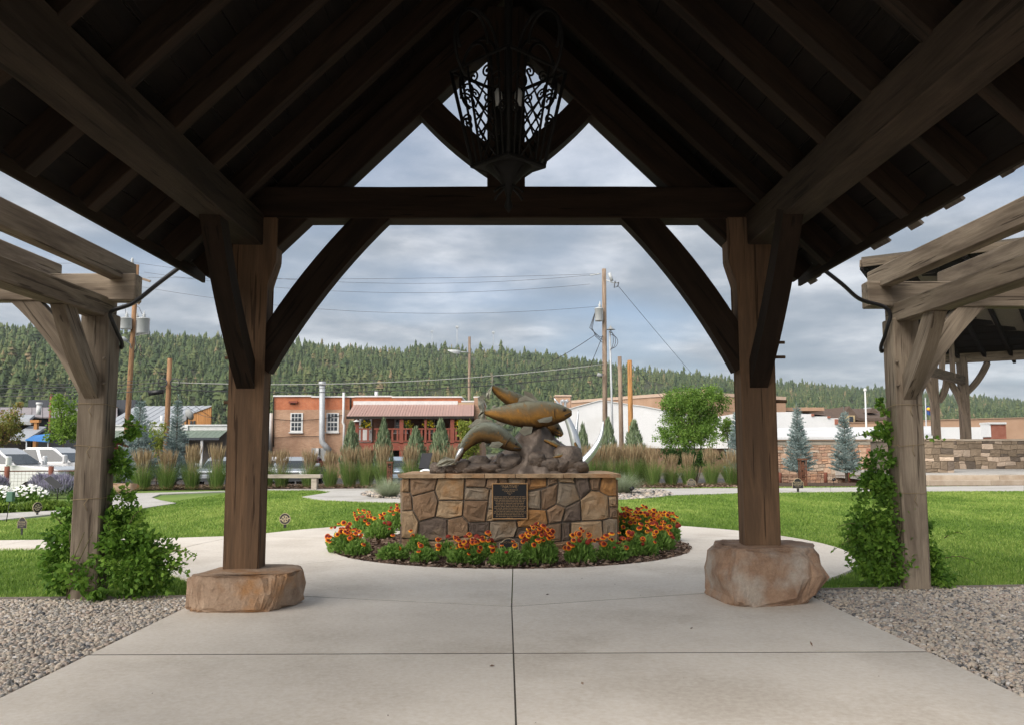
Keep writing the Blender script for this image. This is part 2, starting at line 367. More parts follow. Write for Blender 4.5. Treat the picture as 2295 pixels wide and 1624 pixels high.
def textmesh(name, body, size, m, parent, M, align='CENTER', thick=.0008, font=None):
    cu = bpy.data.curves.new(name, 'FONT'); cu.body = body; cu.size = size; cu.align_x = align; cu.align_y = 'CENTER'; cu.extrude = thick; cu.resolution_u = 2
    t = bpy.data.objects.new(name, cu); me = bpy.data.meshes.new_from_object(t); bpy.data.objects.remove(t); bpy.data.curves.remove(cu); me.materials.clear(); me.materials.append(m)
    return dataobj(name, me, parent, M)
# ================================================================ materials in use
M_conc = mat('concrete', (.63, .57, .50), (.72, .66, .585), 1.6, rough=.9, bump=.12, bscale=90, c3=(.57, .51, .44), s3=.7, t3=.55, fine=26, rnd=.035, coord='Object')
M_conc2 = mat('pale_concrete', (.48, .46, .43), (.58, .555, .52), 1.3, rough=.9, bump=.1, bscale=60, c3=(.40, .375, .34), s3=.6, rnd=.04, fine=20)
M_joint = mat('joint_soil', (.05, .043, .036), (.09, .075, .06), 30, rough=1)
M_soil = mat('lawn_soil', (.11, .18, .036), (.17, .25, .055), 9, rough=1, bump=.3, c3=(.21, .29, .065), s3=.5)
M_far = mat('far_ground', (.10, .10, .07), (.15, .14, .10), .2, rough=1)
M_asph = mat('asphalt', (.045, .045, .047), (.075, .073, .07), 6, rough=.9, bump=.2, bscale=80, c3=(.09, .085, .08), s3=.4)
M_mulch = mat('mulch_bed', (.055, .034, .024), (.12, .078, .055), 24, rough=1, bump=.6)
M_grav = mat('gravel_base', (.10, .085, .07), (.22, .19, .16), 40, rough=.95, bump=.6, bscale=60)
M_hill = mat('hill_soil', (.05, .068, .03), (.095, .095, .05), .05, rough=1, coord='Object')
G_blade = tintmat('grass_blade', [(0, (.10, .195, .034)), (.5, (.235, .36, .068)), (1, (.46, .55, .15))], .6, .42)
G_pine = tintmat('pine_needles', [(0, (.050, .080, .036)), (.45, (.086, .126, .048)), (.8, (.132, .162, .062)), (.94, (.18, .185, .078)), (1, (.26, .20, .11))], .8, .12)
G_stone = tintmat('gravel_stones', [(0, (.08, .08, .088)), (.2, (.23, .225, .22)), (.42, (.46, .41, .35)), (.62, (.56, .475, .385)), (.78, (.36, .285, .24)), (1, (.66, .64, .61))], .8, bump=.2)
G_chip = tintmat('bark_chips', [(0, (.075, .045, .032)), (.5, (.17, .11, .078)), (1, (.30, .225, .17))], .9)
# ================================================================ ground
RC = (.05, 12.9); RO = 4.75; BC = (.08, 13.15); RB = 2.62
def arc(c, r, a0, a1, n=18): return [(c[0]+r*math.cos(rad(a0+(a1-a0)*i/n)), c[1]+r*math.sin(rad(a0+(a1-a0)*i/n))) for i in range(n+1)]
gx = [-2900, -600, -120, -40, -18, 18, 40, 120, 600, 2900]; gy = [(-400, -.06), (-6, -.06), (38.4, -.06), (40.5, -.46), (90, -.46), (300, -.46), (3300, -.46)]
gv = [(x, y, z) for y, z in gy for x in gx]; gf = [(j*10+i, j*10+i+1, j*10+i+11, j*10+i+10) for j in range(len(gy)-1) for i in range(9)]
struct(meshobj('ground', gv, gf, M_far))
def sheet(name, poly, z, m, parent=None):
    bm = bmesh.new(); f = bm.faces.new([bm.verts.new((x, y, z)) for x, y in poly]); bmesh.ops.triangulate(bm, faces=[f])
    if f.is_valid and f.normal.z < 0: pass
    bmesh.ops.recalc_face_normals(bm, faces=bm.faces[:])
    for q in bm.faces:
        if q.normal.z < 0: q.normal_flip()
    me = bpy.data.meshes.new(name); bm.to_mesh(me); bm.free(); me.materials.append(m); return dataobj(name, me, parent)
struct(sheet('lawn', [(-60, 2), (-60, 33.2), (-9, 33.2), (-9, 33.5), (10, 33.5), (60, 33.5), (60, 2)], -.035, M_soil))
struct(sheet('parking_lot', [(-120, 40.6), (60, 40.6), (60, 58), (-120, 58)], -.445, M_asph))
struct(sheet('planting_bed', [(-40, 30.5), (-15, 32.4), (-9, 33.0), (-6, 32.95), (7, 33.1), (7, 33.9), (24, 34.4), (24, 38.2), (-40, 38.2)], -.015, M_mulch))
def panel(name, poly, m, parent, th=.1, gap=.011):
    p = inset(clean_poly(poly, .02), gap/2) if gap else poly
    bm = bmesh.new(); a = [bm.verts.new((x, y, 0)) for x, y in p]; b = [bm.verts.new((x, y, -th)) for x, y in p]; n = len(p); f = bm.faces.new(a)
    for i in range(n): bm.faces.new((a[i], b[i], b[(i+1) % n], a[(i+1) % n]))
    if n > 4: bmesh.ops.triangulate(bm, faces=[f])
    c = Vector((sum(q[0] for q in p)/n, sum(q[1] for q in p)/n, 0))
    for v in bm.verts: v.co -= c
    bmesh.ops.recalc_face_normals(bm, faces=bm.faces[:]); return bmobj(name, bm, m, parent, Matrix.Translation(c))
plaza = struct(thing('plaza', None, None)); 
XL, XR, XM = -2.9, 2.95, .05
sheet('joint_filler', [(XL+.01, -5.9), (XR-.01, -5.9), (XR-.01, 9.0), (XM, 8.2), (XL+.01, 8.8)], -.002, M_joint, plaza)
for y0, y1 in ((-6, -1.5), (-1.5, 2.29), (2.31, 6.19)):
    for a, b in ((XL, XM), (XM, XR)): panel('concrete_slab', [(a, y0), (b, y0), (b, y1), (a, y1)], M_conc, plaza)
panel('concrete_slab', [(XL, 6.21), (XM, 6.21), (XM, 8.02), (XL, 8.88)], M_conc, plaza)
panel('concrete_slab', [(XM, 6.21), (XR, 6.21), (XR, 9.07), (XM, 8.02)], M_conc, plaza)
aL = math.degrees(math.atan2(9.18-RC[1], XL-RC[0])); aR = math.degrees(math.atan2(9.18-RC[1], XR-RC[0]))
panel('concrete_slab', arc(BC, RB, -90, -142, 12)+arc(RC, RO, -142, aL, 4)+[(XL, 8.89), (XM, 8.03)], M_conc, plaza)
panel('concrete_slab', arc(BC, RB, -38, -90, 12)+[(XM, 8.03), (XR, 9.08)]+arc(RC, RO, aR, -38, 4), M_conc, plaza)
for a0, a1 in ((-142, -200), (-200, -250), (-250, -290), (-290, -340), (-340, -398)):
    panel('concrete_slab', arc(BC, RB, a0, a1, 12)+arc(RC, RO, a1, a0, 14), M_conc, plaza)
struct(sheet('mulch_ring', arc(BC, RB+.03, 0, 360, 48)[:-1], -.028, M_mulch))
side = struct(thing('side_path', None, None))
pa = arc(RC, RO+.006, 157, 179, 8)
panel('concrete_slab', pa+[(-7.6, 12.93), (-7.6, 14.12), (-5.6, 14.33)], M_conc, side)
for x0, x1 in ((-9.6, -7.6), (-11.6, -9.6), (-13.6, -11.6)): panel('concrete_slab', [(x0, 12.85), (x1, 12.93), (x1, 14.12), (x0, 14.0)], M_conc, side)
g2 = lambda L: [tuple(G(u, v)[:2]) for u, v in L]
GC = (.35, 29.6); GR = 5.2
back = struct(thing('garden_path', None, None))
bpL = g2([(-320, 1172), (0, 1149), (140, 1142), (247.6, 1109.5), (294, 1104), (502, 1098.7), (600, 1094.5), (600, 1096.8), (502, 1100), (359, 1106), (339, 1113), (359, 1119.5), (394.6, 1125.7), (323, 1136.6), (240, 1140), (133, 1149), (0, 1163.5), (-320, 1190)])
panel('concrete_slab', bpL, M_conc2, back, gap=0)
fr = [G(u, v) for u, v in ((600.6, 1096.8), (712.6, 1096.5), (742.6, 1100.3), (725, 1104), (677.6, 1111.5), (712.6, 1117.8), (787.5, 1121.5), (900, 1124), (1140, 1131), (1385, 1117), (1500, 1108), (1664, 1103), (1664, 1092.5), (1500, 1093.2))]
bpM = [tuple(p[:2]) for p in fr] + arc(GC, GR, 33, -213, 40) + g2([(820, 1093.6), (600.6, 1094.5)])
panel('concrete_slab', bpM, M_conc2, back, gap=0)
RPu = [(1665, 1103, 1092.5), (1860, 1100.2, 1091.2), (2060, 1099, 1089), (2294, 1098, 1086.5), (2600, 1097, 1085.5)]
bpR = []
for (a, b, c), (d, e, f) in zip(RPu, RPu[1:]):
    q = g2([(a, b), (d, e), (d, f), (a, c)]); bpR.append(q); panel('concrete_slab', q, M_conc2, back, gap=.01)
gbed = struct(sheet('gravel_circle', arc(GC, GR-.02, 0, 360, 60)[:-1], -.02, M_grav))
GL = [(-14, -4), (XL-.01, -4), (XL-.01, 8.56), (-4.9, 8.47), (-14, 8.2)]; GRt = [(XR+.01, -4), (14, -4), (14, 9.6), (5.35, 9.06), (XR+.01, 8.84)]
struct(sheet('gravel_bed', GL, -.022, M_grav)); struct(sheet('gravel_bed', GRt, -.022, M_grav))
M_edge = mat('steel_edging', (.20, .17, .15), (.30, .26, .22), 8, rough=.7, metal=.3)
for pts, lb in (([(-14, 8.2), (-4.9, 8.47), (XL, 8.56)], 'thin metal edging between the gravel and the lawn on the side of the parked trucks'), ([(XR, 8.84), (5.35, 9.06), (14, 9.6)], 'thin metal edging between the gravel and the lawn towards the stone stage')):
    V = []; F = []
    for x, y in pts: V += [(x, y, -.05), (x, y+.012, -.05), (x, y+.012, .022), (x, y, .022)]
    for i in range(2):
        for k in range(4): F.append((i*4+k, i*4+(k+1) % 4, i*4+4+(k+1) % 4, i*4+4+k))
    F += [(0, 1, 2, 3), (8, 9, 10, 11)]
    tag(meshobj('lawn_edging', V, F, M_edge), lb, 'edging')
# ---------------------------------------------------------------- gravel, chips and grass as countless pieces
def ico(sub=0):
    bm = bmesh.new(); bmesh.ops.create_icosphere(bm, subdivisions=max(sub, 1), radius=1); V = np.array([v.co for v in bm.verts]); F = np.array([[v.index for v in f.verts] for f in bm.faces]); bm.free(); return V, F
IV, IF = ico(1)
def scatter_stones(name, P, size, flat=(.55, .8), m=None, zoff=0, parent=None):
    n = len(P); k = len(IV)
    jit = 1+RNG.normal(0, .13, (n, k, 1)); s = size[:, None]*np.stack([RNG.uniform(.75, 1.3, n), RNG.uniform(.6, 1, n), RNG.uniform(*flat, n)], 1)
    V = IV[None]*jit*s[:, None, :]; a = RNG.uniform(0, 2*PI, n); tl = RNG.normal(0, .35, n); c, sn = np.cos(a), np.sin(a); ct, st = np.cos(tl), np.sin(tl)
    y = V[..., 1]*ct[:, None]-V[..., 2]*st[:, None]; z = V[..., 1]*st[:, None]+V[..., 2]*ct[:, None]; x = V[..., 0]
    V = np.stack([x*c[:, None]-y*sn[:, None], x*sn[:, None]+y*c[:, None], z], -1)+P[:, None, :]
    V[..., 2] += zoff
    F = (IF[None]+(np.arange(n)*k)[:, None, None]).reshape(-1, 3); t = np.repeat(np.clip(RNG.beta(1.6, 1.5, n), 0, 1), k)
    return dataobj(name, npmesh(name, V.reshape(-1, 3), F, t, [m], smooth=True), parent)
def gravel_pts(poly, n, cond):
    xs = [p[0] for p in poly]; ys = [p[1] for p in poly]; x = RNG.uniform(max(min(xs), -7), min(max(xs), 7), n*8); y = RNG.uniform(max(min(ys), 3.2), max(ys), n*8); k = inpoly(x, y, poly) & cond(x, y); x, y = x[k][:n], y[k][:n]
    return np.stack([x, y, np.full(len(x), -.012)+RNG.uniform(0, .012, len(x))], 1)
wedge = lambda x, y: np.abs(x) < .6*y+.7
for poly in (GL, GRt):
    P = gravel_pts(poly, 19000, wedge); o = scatter_stones('river_gravel', P, RNG.gamma(7, .0017, len(P))+.004, m=G_stone); stuff(o)
    tag(o, 'tan and grey river gravel spread beside the concrete slab ' + ('below the vine post on the truck side' if poly is GL else 'below the vine post on the stage side'), 'gravel')
a = RNG.uniform(0, 2*PI, 5200); r = GR*np.sqrt(RNG.uniform(0, 1, 5200)); P = np.stack([GC[0]+r*np.cos(a), GC[1]+r*np.sin(a), np.full(5200, .0)], 1); P = P[(P[:, 1] < 33)]
tag(stuff(scatter_stones('cobble_gravel', P, RNG.gamma(7, .006, len(P))+.012, m=G_stone)), 'rounded pebbles filling the round bed behind the fish sculpture', 'gravel')
def chips(name, P, ln, m, lift=.012):
    n = len(P); D = rdir(n); D[:, 2] *= .25; N = rdir(n, 1.2); V, F = leaf_arrays(P-D*ln[:, None]*.5+[0, 0, lift], D, N, ln, ln*RNG.uniform(.12, .26, n)); return dataobj(name, npmesh(name, V, F, np.repeat(RNG.uniform(0, 1, n), 4), [m]))
n = 9000; a = RNG.uniform(0, 2*PI, n); r = (RB+.02)*np.sqrt(RNG.uniform(.12, 1, n)); P = np.stack([BC[0]+r*np.cos(a), BC[1]+r*np.sin(a), RNG.uniform(-.026, .004, n)], 1)
tag(stuff(chips('bark_mulch', P, RNG.uniform(.03, .11, n), G_chip)), 'brown bark chips around the orange flowers', 'mulch')
n = 14000; x = RNG.uniform(-16, 10, n); y = RNG.uniform(31.3, 36.5, n); k = (y > np.interp(x, [-16, -9, 10], [32.2, 33.05, 33.2])); P = np.stack([x[k], y[k], RNG.uniform(-.01, .012, k.sum())], 1)
tag(stuff(chips('bark_mulch', P, RNG.uniform(.06, .2, len(P)), G_chip)), 'brown bark chips under the tall feathery grasses', 'mulch')
hard = [arc(RC, RO+.01, 0, 360, 60), [(XL, -6), (XR, -6), (XR, 9.3), (XL, 9.3)], [(-14, 12.82), (-14, 14.0), (-7.6, 14.13), (-5.6, 14.34), (-4.3, 14.8), (-4.3, 12.9), (-7.6, 12.92)], bpL, [tuple(p[:2]) for p in fr[:12]]+g2([(1664, 1092.5), (1500, 1093.2), (820, 1093.6), (600.6, 1094.5)]), arc(GC, GR, 0, 360, 40), GL, GRt]+bpR
def lawn_pts(n, ylo, yhi):
    y = ylo+(yhi-ylo)*RNG.uniform(0, 1, n)**1.25; x = RNG.uniform(-1, 1, n)*(.62*y+1.0); k = np.ones(n, bool)
    for h in hard: k &= ~inpoly(x, y, h)
    k &= ~((y > np.interp(x, [-30, -16, -9, 7, 7.1, 30], [28, 31.4, 32.6, 33.2, 34.0, 34.6]))); k &= ~((x < -9.5) & (y > 18.6+(-9.5-x)*-.12) & (y > np.interp(x, [-25, -14, -9.5], [16.3, 17, 19])))
    return x[k], y[k]
def lawn_noise(x, y): return np.array([mn.noise((a*.55, b*.16, 1.7))*.6+mn.noise((a*2.2, b*.8, 4))*.4+mn.noise((a*9, b*3, 8))*.35 for a, b in zip(x, y)])
x, y = lawn_pts(460000, 8.3, 35.5); n = len(x); cell = np.round(x*6)*1000+np.round(y*4); uq, inv = np.unique(cell, return_inverse=True); fx = np.zeros(len(uq)); fy = np.zeros(len(uq)); fx[inv] = x; fy[inv] = y
tn = lawn_noise(fx, fy)[inv]; hgt = RNG.uniform(.022, .055, n)*(1+.15*tn); wd = .0035+.00055*y; az = RNG.uniform(0, 2*PI, n); ln_ = RNG.normal(0, .4, (n, 2))
B = np.stack([x, y, np.full(n, -.034)], 1); sx = np.stack([np.cos(az)*wd, np.sin(az)*wd, np.zeros(n)], 1); tip = B+np.stack([ln_[:, 0]*hgt, ln_[:, 1]*hgt, hgt], 1)
V = np.stack([B-sx, B+sx, tip], 1).reshape(-1, 3); tint = np.clip(.5+.62*tn+RNG.normal(0, .17, n), 0, 1)
tag(stuff(dataobj('grass', npmesh('grass', V, np.arange(3*n).reshape(-1, 3), np.repeat(tint, 3), [G_blade]))), 'short mown green lawn grass around the sculpture circle', 'grass')
# ---------------------------------------------------------------- the wooded ridge
SKY = [(-700, 760), (-300, 752), (0, 757), (100, 751), (240, 757), (400, 755), (500, 760), (640, 762), (700, 767), (800, 770), (880, 775), (950, 765), (1000, 764), (1060, 774), (1130, 775), (1200, 786), (1300, 800), (1400, 815), (1500, 827), (1600, 844), (1660, 852), (1750, 855), (1850, 868), (1950, 878), (2000, 884), (2100, 890), (2200, 900), (2294, 910), (2600, 930), (3000, 955)]
su, sv = zip(*SKY); uk = (-700, 0, 1147, 1700, 2294, 3000)
D1 = lambda u: np.interp(u, uk, (1000, 1050, 1250, 1550, 1900, 2200)); D0 = lambda u: np.interp(u, uk, (380, 400, 480, 620, 800, 950))
def ridge_z(u): v = np.interp(u, su, sv); return CAMH+(1009-v)/FU*D1(u)*1.0-13
def hill_xy(u, d):
    az_ = math.atan((u-CXU)/FU)+YAW; return d*math.sin(az_), d*math.cos(az_)
def hill_z(u, d):
    t = (d-D0(u))/(D1(u)-D0(u)); zr = ridge_z(u)
    s = t**.92 if 0 < t <= 1 else (0 if t <= 0 else max(.2, 1-(t-1)*.9))
    x, y = hill_xy(u, d); nz = mn.fractal(Vector((x/170, y/170, 3)), .9, 2, 4); g = min(1, max(0, t*3))*(1-max(0, 1-abs(t-1)*6)*.7)
    return -.5+s*zr+nz*11*g
us = np.arange(-700, 3001, 50); ts = [-.25, -.05, 0, .1, .2, .3, .4, .5, .6, .7, .8, .88, .94, 1, 1.06, 1.15, 1.4, 1.8]
hv = []; hf = []
for u in us:
    for t in ts:
        d = D0(u)+t*(D1(u)-D0(u)); x, y = hill_xy(u, d); hv.append((x, y, hill_z(u, d) if t > -.2 else -3))
nt_ = len(ts)
for i in range(len(us)-1):
    for j in range(nt_-1): hf.append((i*nt_+j, i*nt_+j+1, (i+1)*nt_+j+1, (i+1)*nt_+j))
struct(meshobj('hill', hv, hf, M_hill, smooth=True))
def pine_variant(nl, slim, seed):
    """conifer in small: stacked ragged skirts of boughs, loose sprays at their rims, a bare bit of trunk"""
    rg = np.random.default_rng(seed*13+nl); V = []; F = []; T = []; rim = []
    for i in range(nl):
        t = i/nl; z = .12+.80*t+rg.uniform(-.015, .015); R0 = slim*((1-t)**.72)*rg.uniform(.85, 1.15)+.012; k = 8 if nl > 5 else 6; o = len(V); cx, cy = rg.normal(0, .012, 2); tn = rg.normal(0, .10)
        V.append([cx, cy, min(1.0, z+(.34-.10*t)*rg.uniform(.85, 1.1))]); T.append(tn+.05); a0 = rg.uniform(0, 6.28)
        for j in range(k):
            a = a0+2*PI*j/k+rg.uniform(-.25, .25); r = R0*(rg.uniform(.95, 1.3) if j % 2 else rg.uniform(.55, .85)); V.append([cx+r*math.cos(a), cy+r*math.sin(a), z-rg.uniform(-.02, .035)]); T.append(tn+rg.normal(0, .06)); rim.append((V[-1], a))
        F += [[o, o+1+j, o+1+(j+1) % k] for j in range(k)]
    for (q, a) in rim[::2]:
        o = len(V); l = rg.uniform(.05, .10)*(slim/.2); d = np.array([math.cos(a), math.sin(a), rg.uniform(-.2, .6)]); sd_ = np.array([-math.sin(a), math.cos(a), rg.uniform(-.4, .4)]); q = np.array(q)-d*l*.6
        V += [list(q-sd_*l*.45), list(q+sd_*l*.45), list(q+d*l*1.3)]; T += [rg.normal(0, .12)]*3; F.append([o, o+1, o+2])
    o = len(V); V += [[-.014, 0, 0], [.014, 0, 0], [0, 0, .4]]; T += [.5]*3; F.append([o, o+1, o+2]); return np.array(V), np.array(F), np.array(T)
PV = [[pine_variant(nq, s, i+3) for i, s in enumerate((.17, .20, .24, .19, .27, .15))] for nq in (7, 6, 5)]
def forest(name, pts):
    Vs = []; Fs = []; Ts = []; off = 0
    for (x, y, z, h, wsc, a, k, t) in pts:
        d = math.hypot(x, y); V, F, tt = PV[0 if d < 560 else (1 if d < 900 else 2)][k]; c, s = math.cos(a), math.sin(a); q = V*[h*wsc, h*wsc, h]; Vs.append(np.stack([q[:, 0]*c-q[:, 1]*s+x, q[:, 0]*s+q[:, 1]*c+y, q[:, 2]+z], 1)); Fs.append(F+off); off += len(V); Ts.append(np.clip(tt+t, 0, 1))
    return dataobj(name, npmesh(name, np.concatenate(Vs), np.concatenate(Fs), np.concatenate(Ts), [G_pine]))
def wood_pts(u0, u1, rng_):
    out = []
    for u in np.arange(u0, u1, 4.0):
        d = D0(u)*.98+rng_.uniform(0, 9)
        while d < D1(u)*1.03:
            uu = u+rng_.uniform(-4, 4)*1.6; sp = 6.3+.0028*d
            if rng_.uniform() < min(1.0, (4.0/FU*d)/sp*1.3):
                x, y = hill_xy(uu, d); clump = mn.noise((x/50, y/50, 7)); big = rng_.uniform() < .06
                if not (clump < -.4 and rng_.uniform() < .7):
                    out.append((x, y, hill_z(uu, d)-.4, rng_.gamma(14, .70)*(1.35 if big else 1), rng_.uniform(.8, 1.5), rng_.uniform(0, 6.28), rng_.integers(0, 6), float(np.clip(.5+.3*mn.noise((x/70, y/70, 2))+rng_.normal(0, .2), 0, 1))))
            d += sp*rng_.uniform(.8, 1.5)
    return out
wp = wood_pts(-260, 2560, np.random.default_rng(11))
tag(stuff(forest('pine_forest', wp)), 'dense green pine forest covering the ridge behind the town', 'forest')
print('FOREST', len(wp), 'GRASS', n)

n = 22; x = RNG.uniform(-2.7, 2.8, n); y = RNG.uniform(4.2, 10.4, n); P = np.stack([x, y, np.full(n, .004)], 1)
tag(stuff(chips('leaf_litter', P, RNG.uniform(.008, .045, n), G_chip, .002)), 'tiny scattered leaf bits and grit on the concrete', 'litter')

hv_ = mat_v = bpy.data.materials.new('haze_air'); hv_.use_nodes = True; hv_.node_tree.nodes.clear(); _vo = hv_.node_tree.nodes.new('ShaderNodeOutputMaterial'); _pv = hv_.node_tree.nodes.new('ShaderNodeVolumePrincipled'); _pv.inputs['Color'].default_value = (.80, .86, .93, 1); _pv.inputs['Density'].default_value = .00011; _pv.inputs['Anisotropy'].default_value = .2; hv_.node_tree.links.new(_pv.outputs[0], _vo.inputs['Volume'])
stuff(boxo('haze', (0, 1450, 124), (6000, 3900, 252), hv_))
# ================================================================ timber pavilion
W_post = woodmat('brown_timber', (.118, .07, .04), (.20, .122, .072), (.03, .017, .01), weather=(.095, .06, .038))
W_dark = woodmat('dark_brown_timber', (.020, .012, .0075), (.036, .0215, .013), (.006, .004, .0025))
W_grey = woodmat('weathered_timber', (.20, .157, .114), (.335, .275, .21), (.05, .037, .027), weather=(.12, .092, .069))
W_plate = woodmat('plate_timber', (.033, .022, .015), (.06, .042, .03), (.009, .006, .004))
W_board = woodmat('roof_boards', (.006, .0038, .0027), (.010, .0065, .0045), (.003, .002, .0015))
M_shing = mat('cedar_shingle', (.09, .075, .06), (.16, .135, .11), 12, stretch=(1, 6, 6), rough=.95, rnd=.25)
M_iron = mat('wrought_iron', (.005, .0045, .004), (.010, .009, .008), 20, rough=.7, spec=.15)
PY = 8.1
pav = thing('timber_pavilion', 'dark open timber pavilion with curved braces and steep gable roof over the concrete', 'pavilion', (0, 5.8, 0))
def roof_z(X): return 5.9-.98*abs(X)          # underside of the common rafters
for s, x0, x1, zb in ((-1, -2.60, -2.27, .24), (1, 2.21, 2.54, .44)):
    xi = x1 if s < 0 else x0; xo = x0 if s < 0 else x1; k = -s    # k points to the bay
    prof = [(xo, zb), (xi, zb), (xi, 2.93), (xi+k*.012, 2.97), (xi+k*.085, 3.20), (xi+k*.09, 3.62), (xo, 3.62)]
    # grain runs up the post: build along local X, stand it up
    M = Matrix.Translation((xo, PY, zb)) @ Matrix(((0, 0, 1, 0), (0, 1, 0, 0), (1, 0, 0, 0), (0, 0, 0, 1))).to_4x4()
    bm = bmesh.new(); A = [bm.verts.new((z-zb, 0, x-xo)) for x, z in prof]; B = [bm.verts.new((z-zb, .235, x-xo)) for x, z in prof]; n_ = len(prof)
    bm.faces.new(A); bm.faces.new(B[::-1])
    for i in range(n_): bm.faces.new((A[i], B[i], B[(i+1) % n_], A[(i+1) % n_]))
    bmesh.ops.bevel(bm, geom=bm.edges[:], offset=.012, segments=2, affect='EDGES'); bmobj('post', bm, W_post, pav, M)
    beam('post', (s*2.43, 3.2, .0), (s*2.43, 3.2, 3.42), .32, .32, W_post, pav)
    # wall plate, knee braces along it and in the truss
    xc = s*2.455; beam('wall_plate', (xc, 2.75, 3.505), (xc, 8.62, 3.505), .29, .31, W_plate, pav, wob=.008)
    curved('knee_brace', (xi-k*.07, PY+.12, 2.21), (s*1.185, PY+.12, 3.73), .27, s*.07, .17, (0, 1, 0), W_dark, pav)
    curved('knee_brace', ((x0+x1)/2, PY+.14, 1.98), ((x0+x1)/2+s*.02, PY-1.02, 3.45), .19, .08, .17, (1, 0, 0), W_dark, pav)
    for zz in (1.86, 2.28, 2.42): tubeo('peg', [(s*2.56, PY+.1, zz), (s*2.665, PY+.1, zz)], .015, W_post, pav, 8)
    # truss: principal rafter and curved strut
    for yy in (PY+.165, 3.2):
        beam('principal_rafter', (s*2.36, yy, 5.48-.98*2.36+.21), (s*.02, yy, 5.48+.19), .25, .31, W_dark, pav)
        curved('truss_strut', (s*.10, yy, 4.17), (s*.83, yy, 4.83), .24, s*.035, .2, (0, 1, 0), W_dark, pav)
    # common rafters
    y = 8.32 if s < 0 else 8.5
    while y > 2.7:
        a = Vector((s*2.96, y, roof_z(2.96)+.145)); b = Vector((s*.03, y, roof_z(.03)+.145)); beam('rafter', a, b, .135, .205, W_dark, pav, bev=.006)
        y -= .795
    # sheathing boards, lengthwise
    X = 3.06; k_ = 0
    while X > .05:
        Xn = max(.02, X-.165); zc = lambda q: roof_z(q)+.30
        yf = 8.66 if s < 0 else 8.86; p0 = Vector((s*(X+Xn)/2, 2.55, (zc(X)+zc(Xn))/2)); p1 = p0.copy(); p1.y = yf
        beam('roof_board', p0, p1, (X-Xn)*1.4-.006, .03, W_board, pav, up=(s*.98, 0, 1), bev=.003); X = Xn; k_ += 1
    # shingles: the ragged course at the eave, then the covering above it
    y = 2.5
    while y < (8.66 if s < 0 else 8.86):
        wdt = random.uniform(.10, .26); jt = random.uniform(-.02, .075) if s > 0 else random.uniform(-.012, .012); a = Vector((s*(3.12+jt), y+wdt/2, roof_z(3.12+jt)+.335+random.uniform(-.004, .012))); b = Vector((s*2.75, y+wdt/2, roof_z(2.75)+.35))
        beam('shingle', a, b, wdt-.006, .018+random.uniform(0, .008), M_shing, pav, up=(s*.98, 0, 1), bev=0); y += wdt
    beam('fascia_board', (s*3.055, 2.5, roof_z(3.055)+.235), (s*3.055, 8.66 if s < 0 else 8.86, roof_z(3.055)+.235), .03, .10, W_dark, pav, bev=.003)
    prism('roof_covering', [(s*3.02, 2.5, roof_z(3.02)+.375), (0, 2.5, roof_z(0)+.375), (0, 2.5, roof_z(0)+.42), (s*3.02, 2.5, roof_z(3.02)+.42)], (0, 1, 0), 6.15 if s < 0 else 6.35, M_shing, pav)
for yy in (PY+.165, 3.2):
    beam('tie_beam', (-2.62, yy, 3.77), (2.62, yy, 3.77), .29, .31, W_dark, pav, wob=.006)
    beam('king_post', (.005, yy, 3.9), (.005, yy, 5.75), .27, .365, W_dark, pav, up=(1, 0, 0))
beam('ridge_beam', (0, 2.6, 6.02), (0, 8.7, 6.02), .16, .3, W_dark, pav)
# ---------------------------------------------------------------- boulders under the posts
M_bould = mat('sandstone_boulder', (.30, .20, .135), (.47, .345, .25), 6, rough=.9, bump=1, bscale=24, c3=(.38, .20, .09), s3=2.6, t3=.55, fine=55)
M_bould2 = mat('brown_sandstone_boulder', (.24, .145, .095), (.40, .27, .185), 6, rough=.9, bump=1, bscale=24, c3=(.40, .34, .285), s3=2.6, t3=.54, fine=55)
b1 = dataobj('boulder', rock_mesh('boulder', (.96, .86, .36), 21, [M_bould], 5, 26, .10, .92, 1.3, flat_top=.6, flat_bottom=-.7, box=.27), None, Matrix.Translation((-2.36, 8.14, -.03)))
tag(b1, 'low pale tan boulder carrying the post on the side of the parked trucks', 'boulder')
b2 = dataobj('boulder', rock_mesh('boulder', (1.02, .96, .56), 35, [M_bould2], 5, 26, .10, .95, 1.3, flat_top=.65, flat_bottom=-.7, box=.27), None, Matrix.Translation((2.45, 8.38, -.03)))
tag(b2, 'tall rough brown boulder carrying the post on the side of the stone stage', 'boulder')
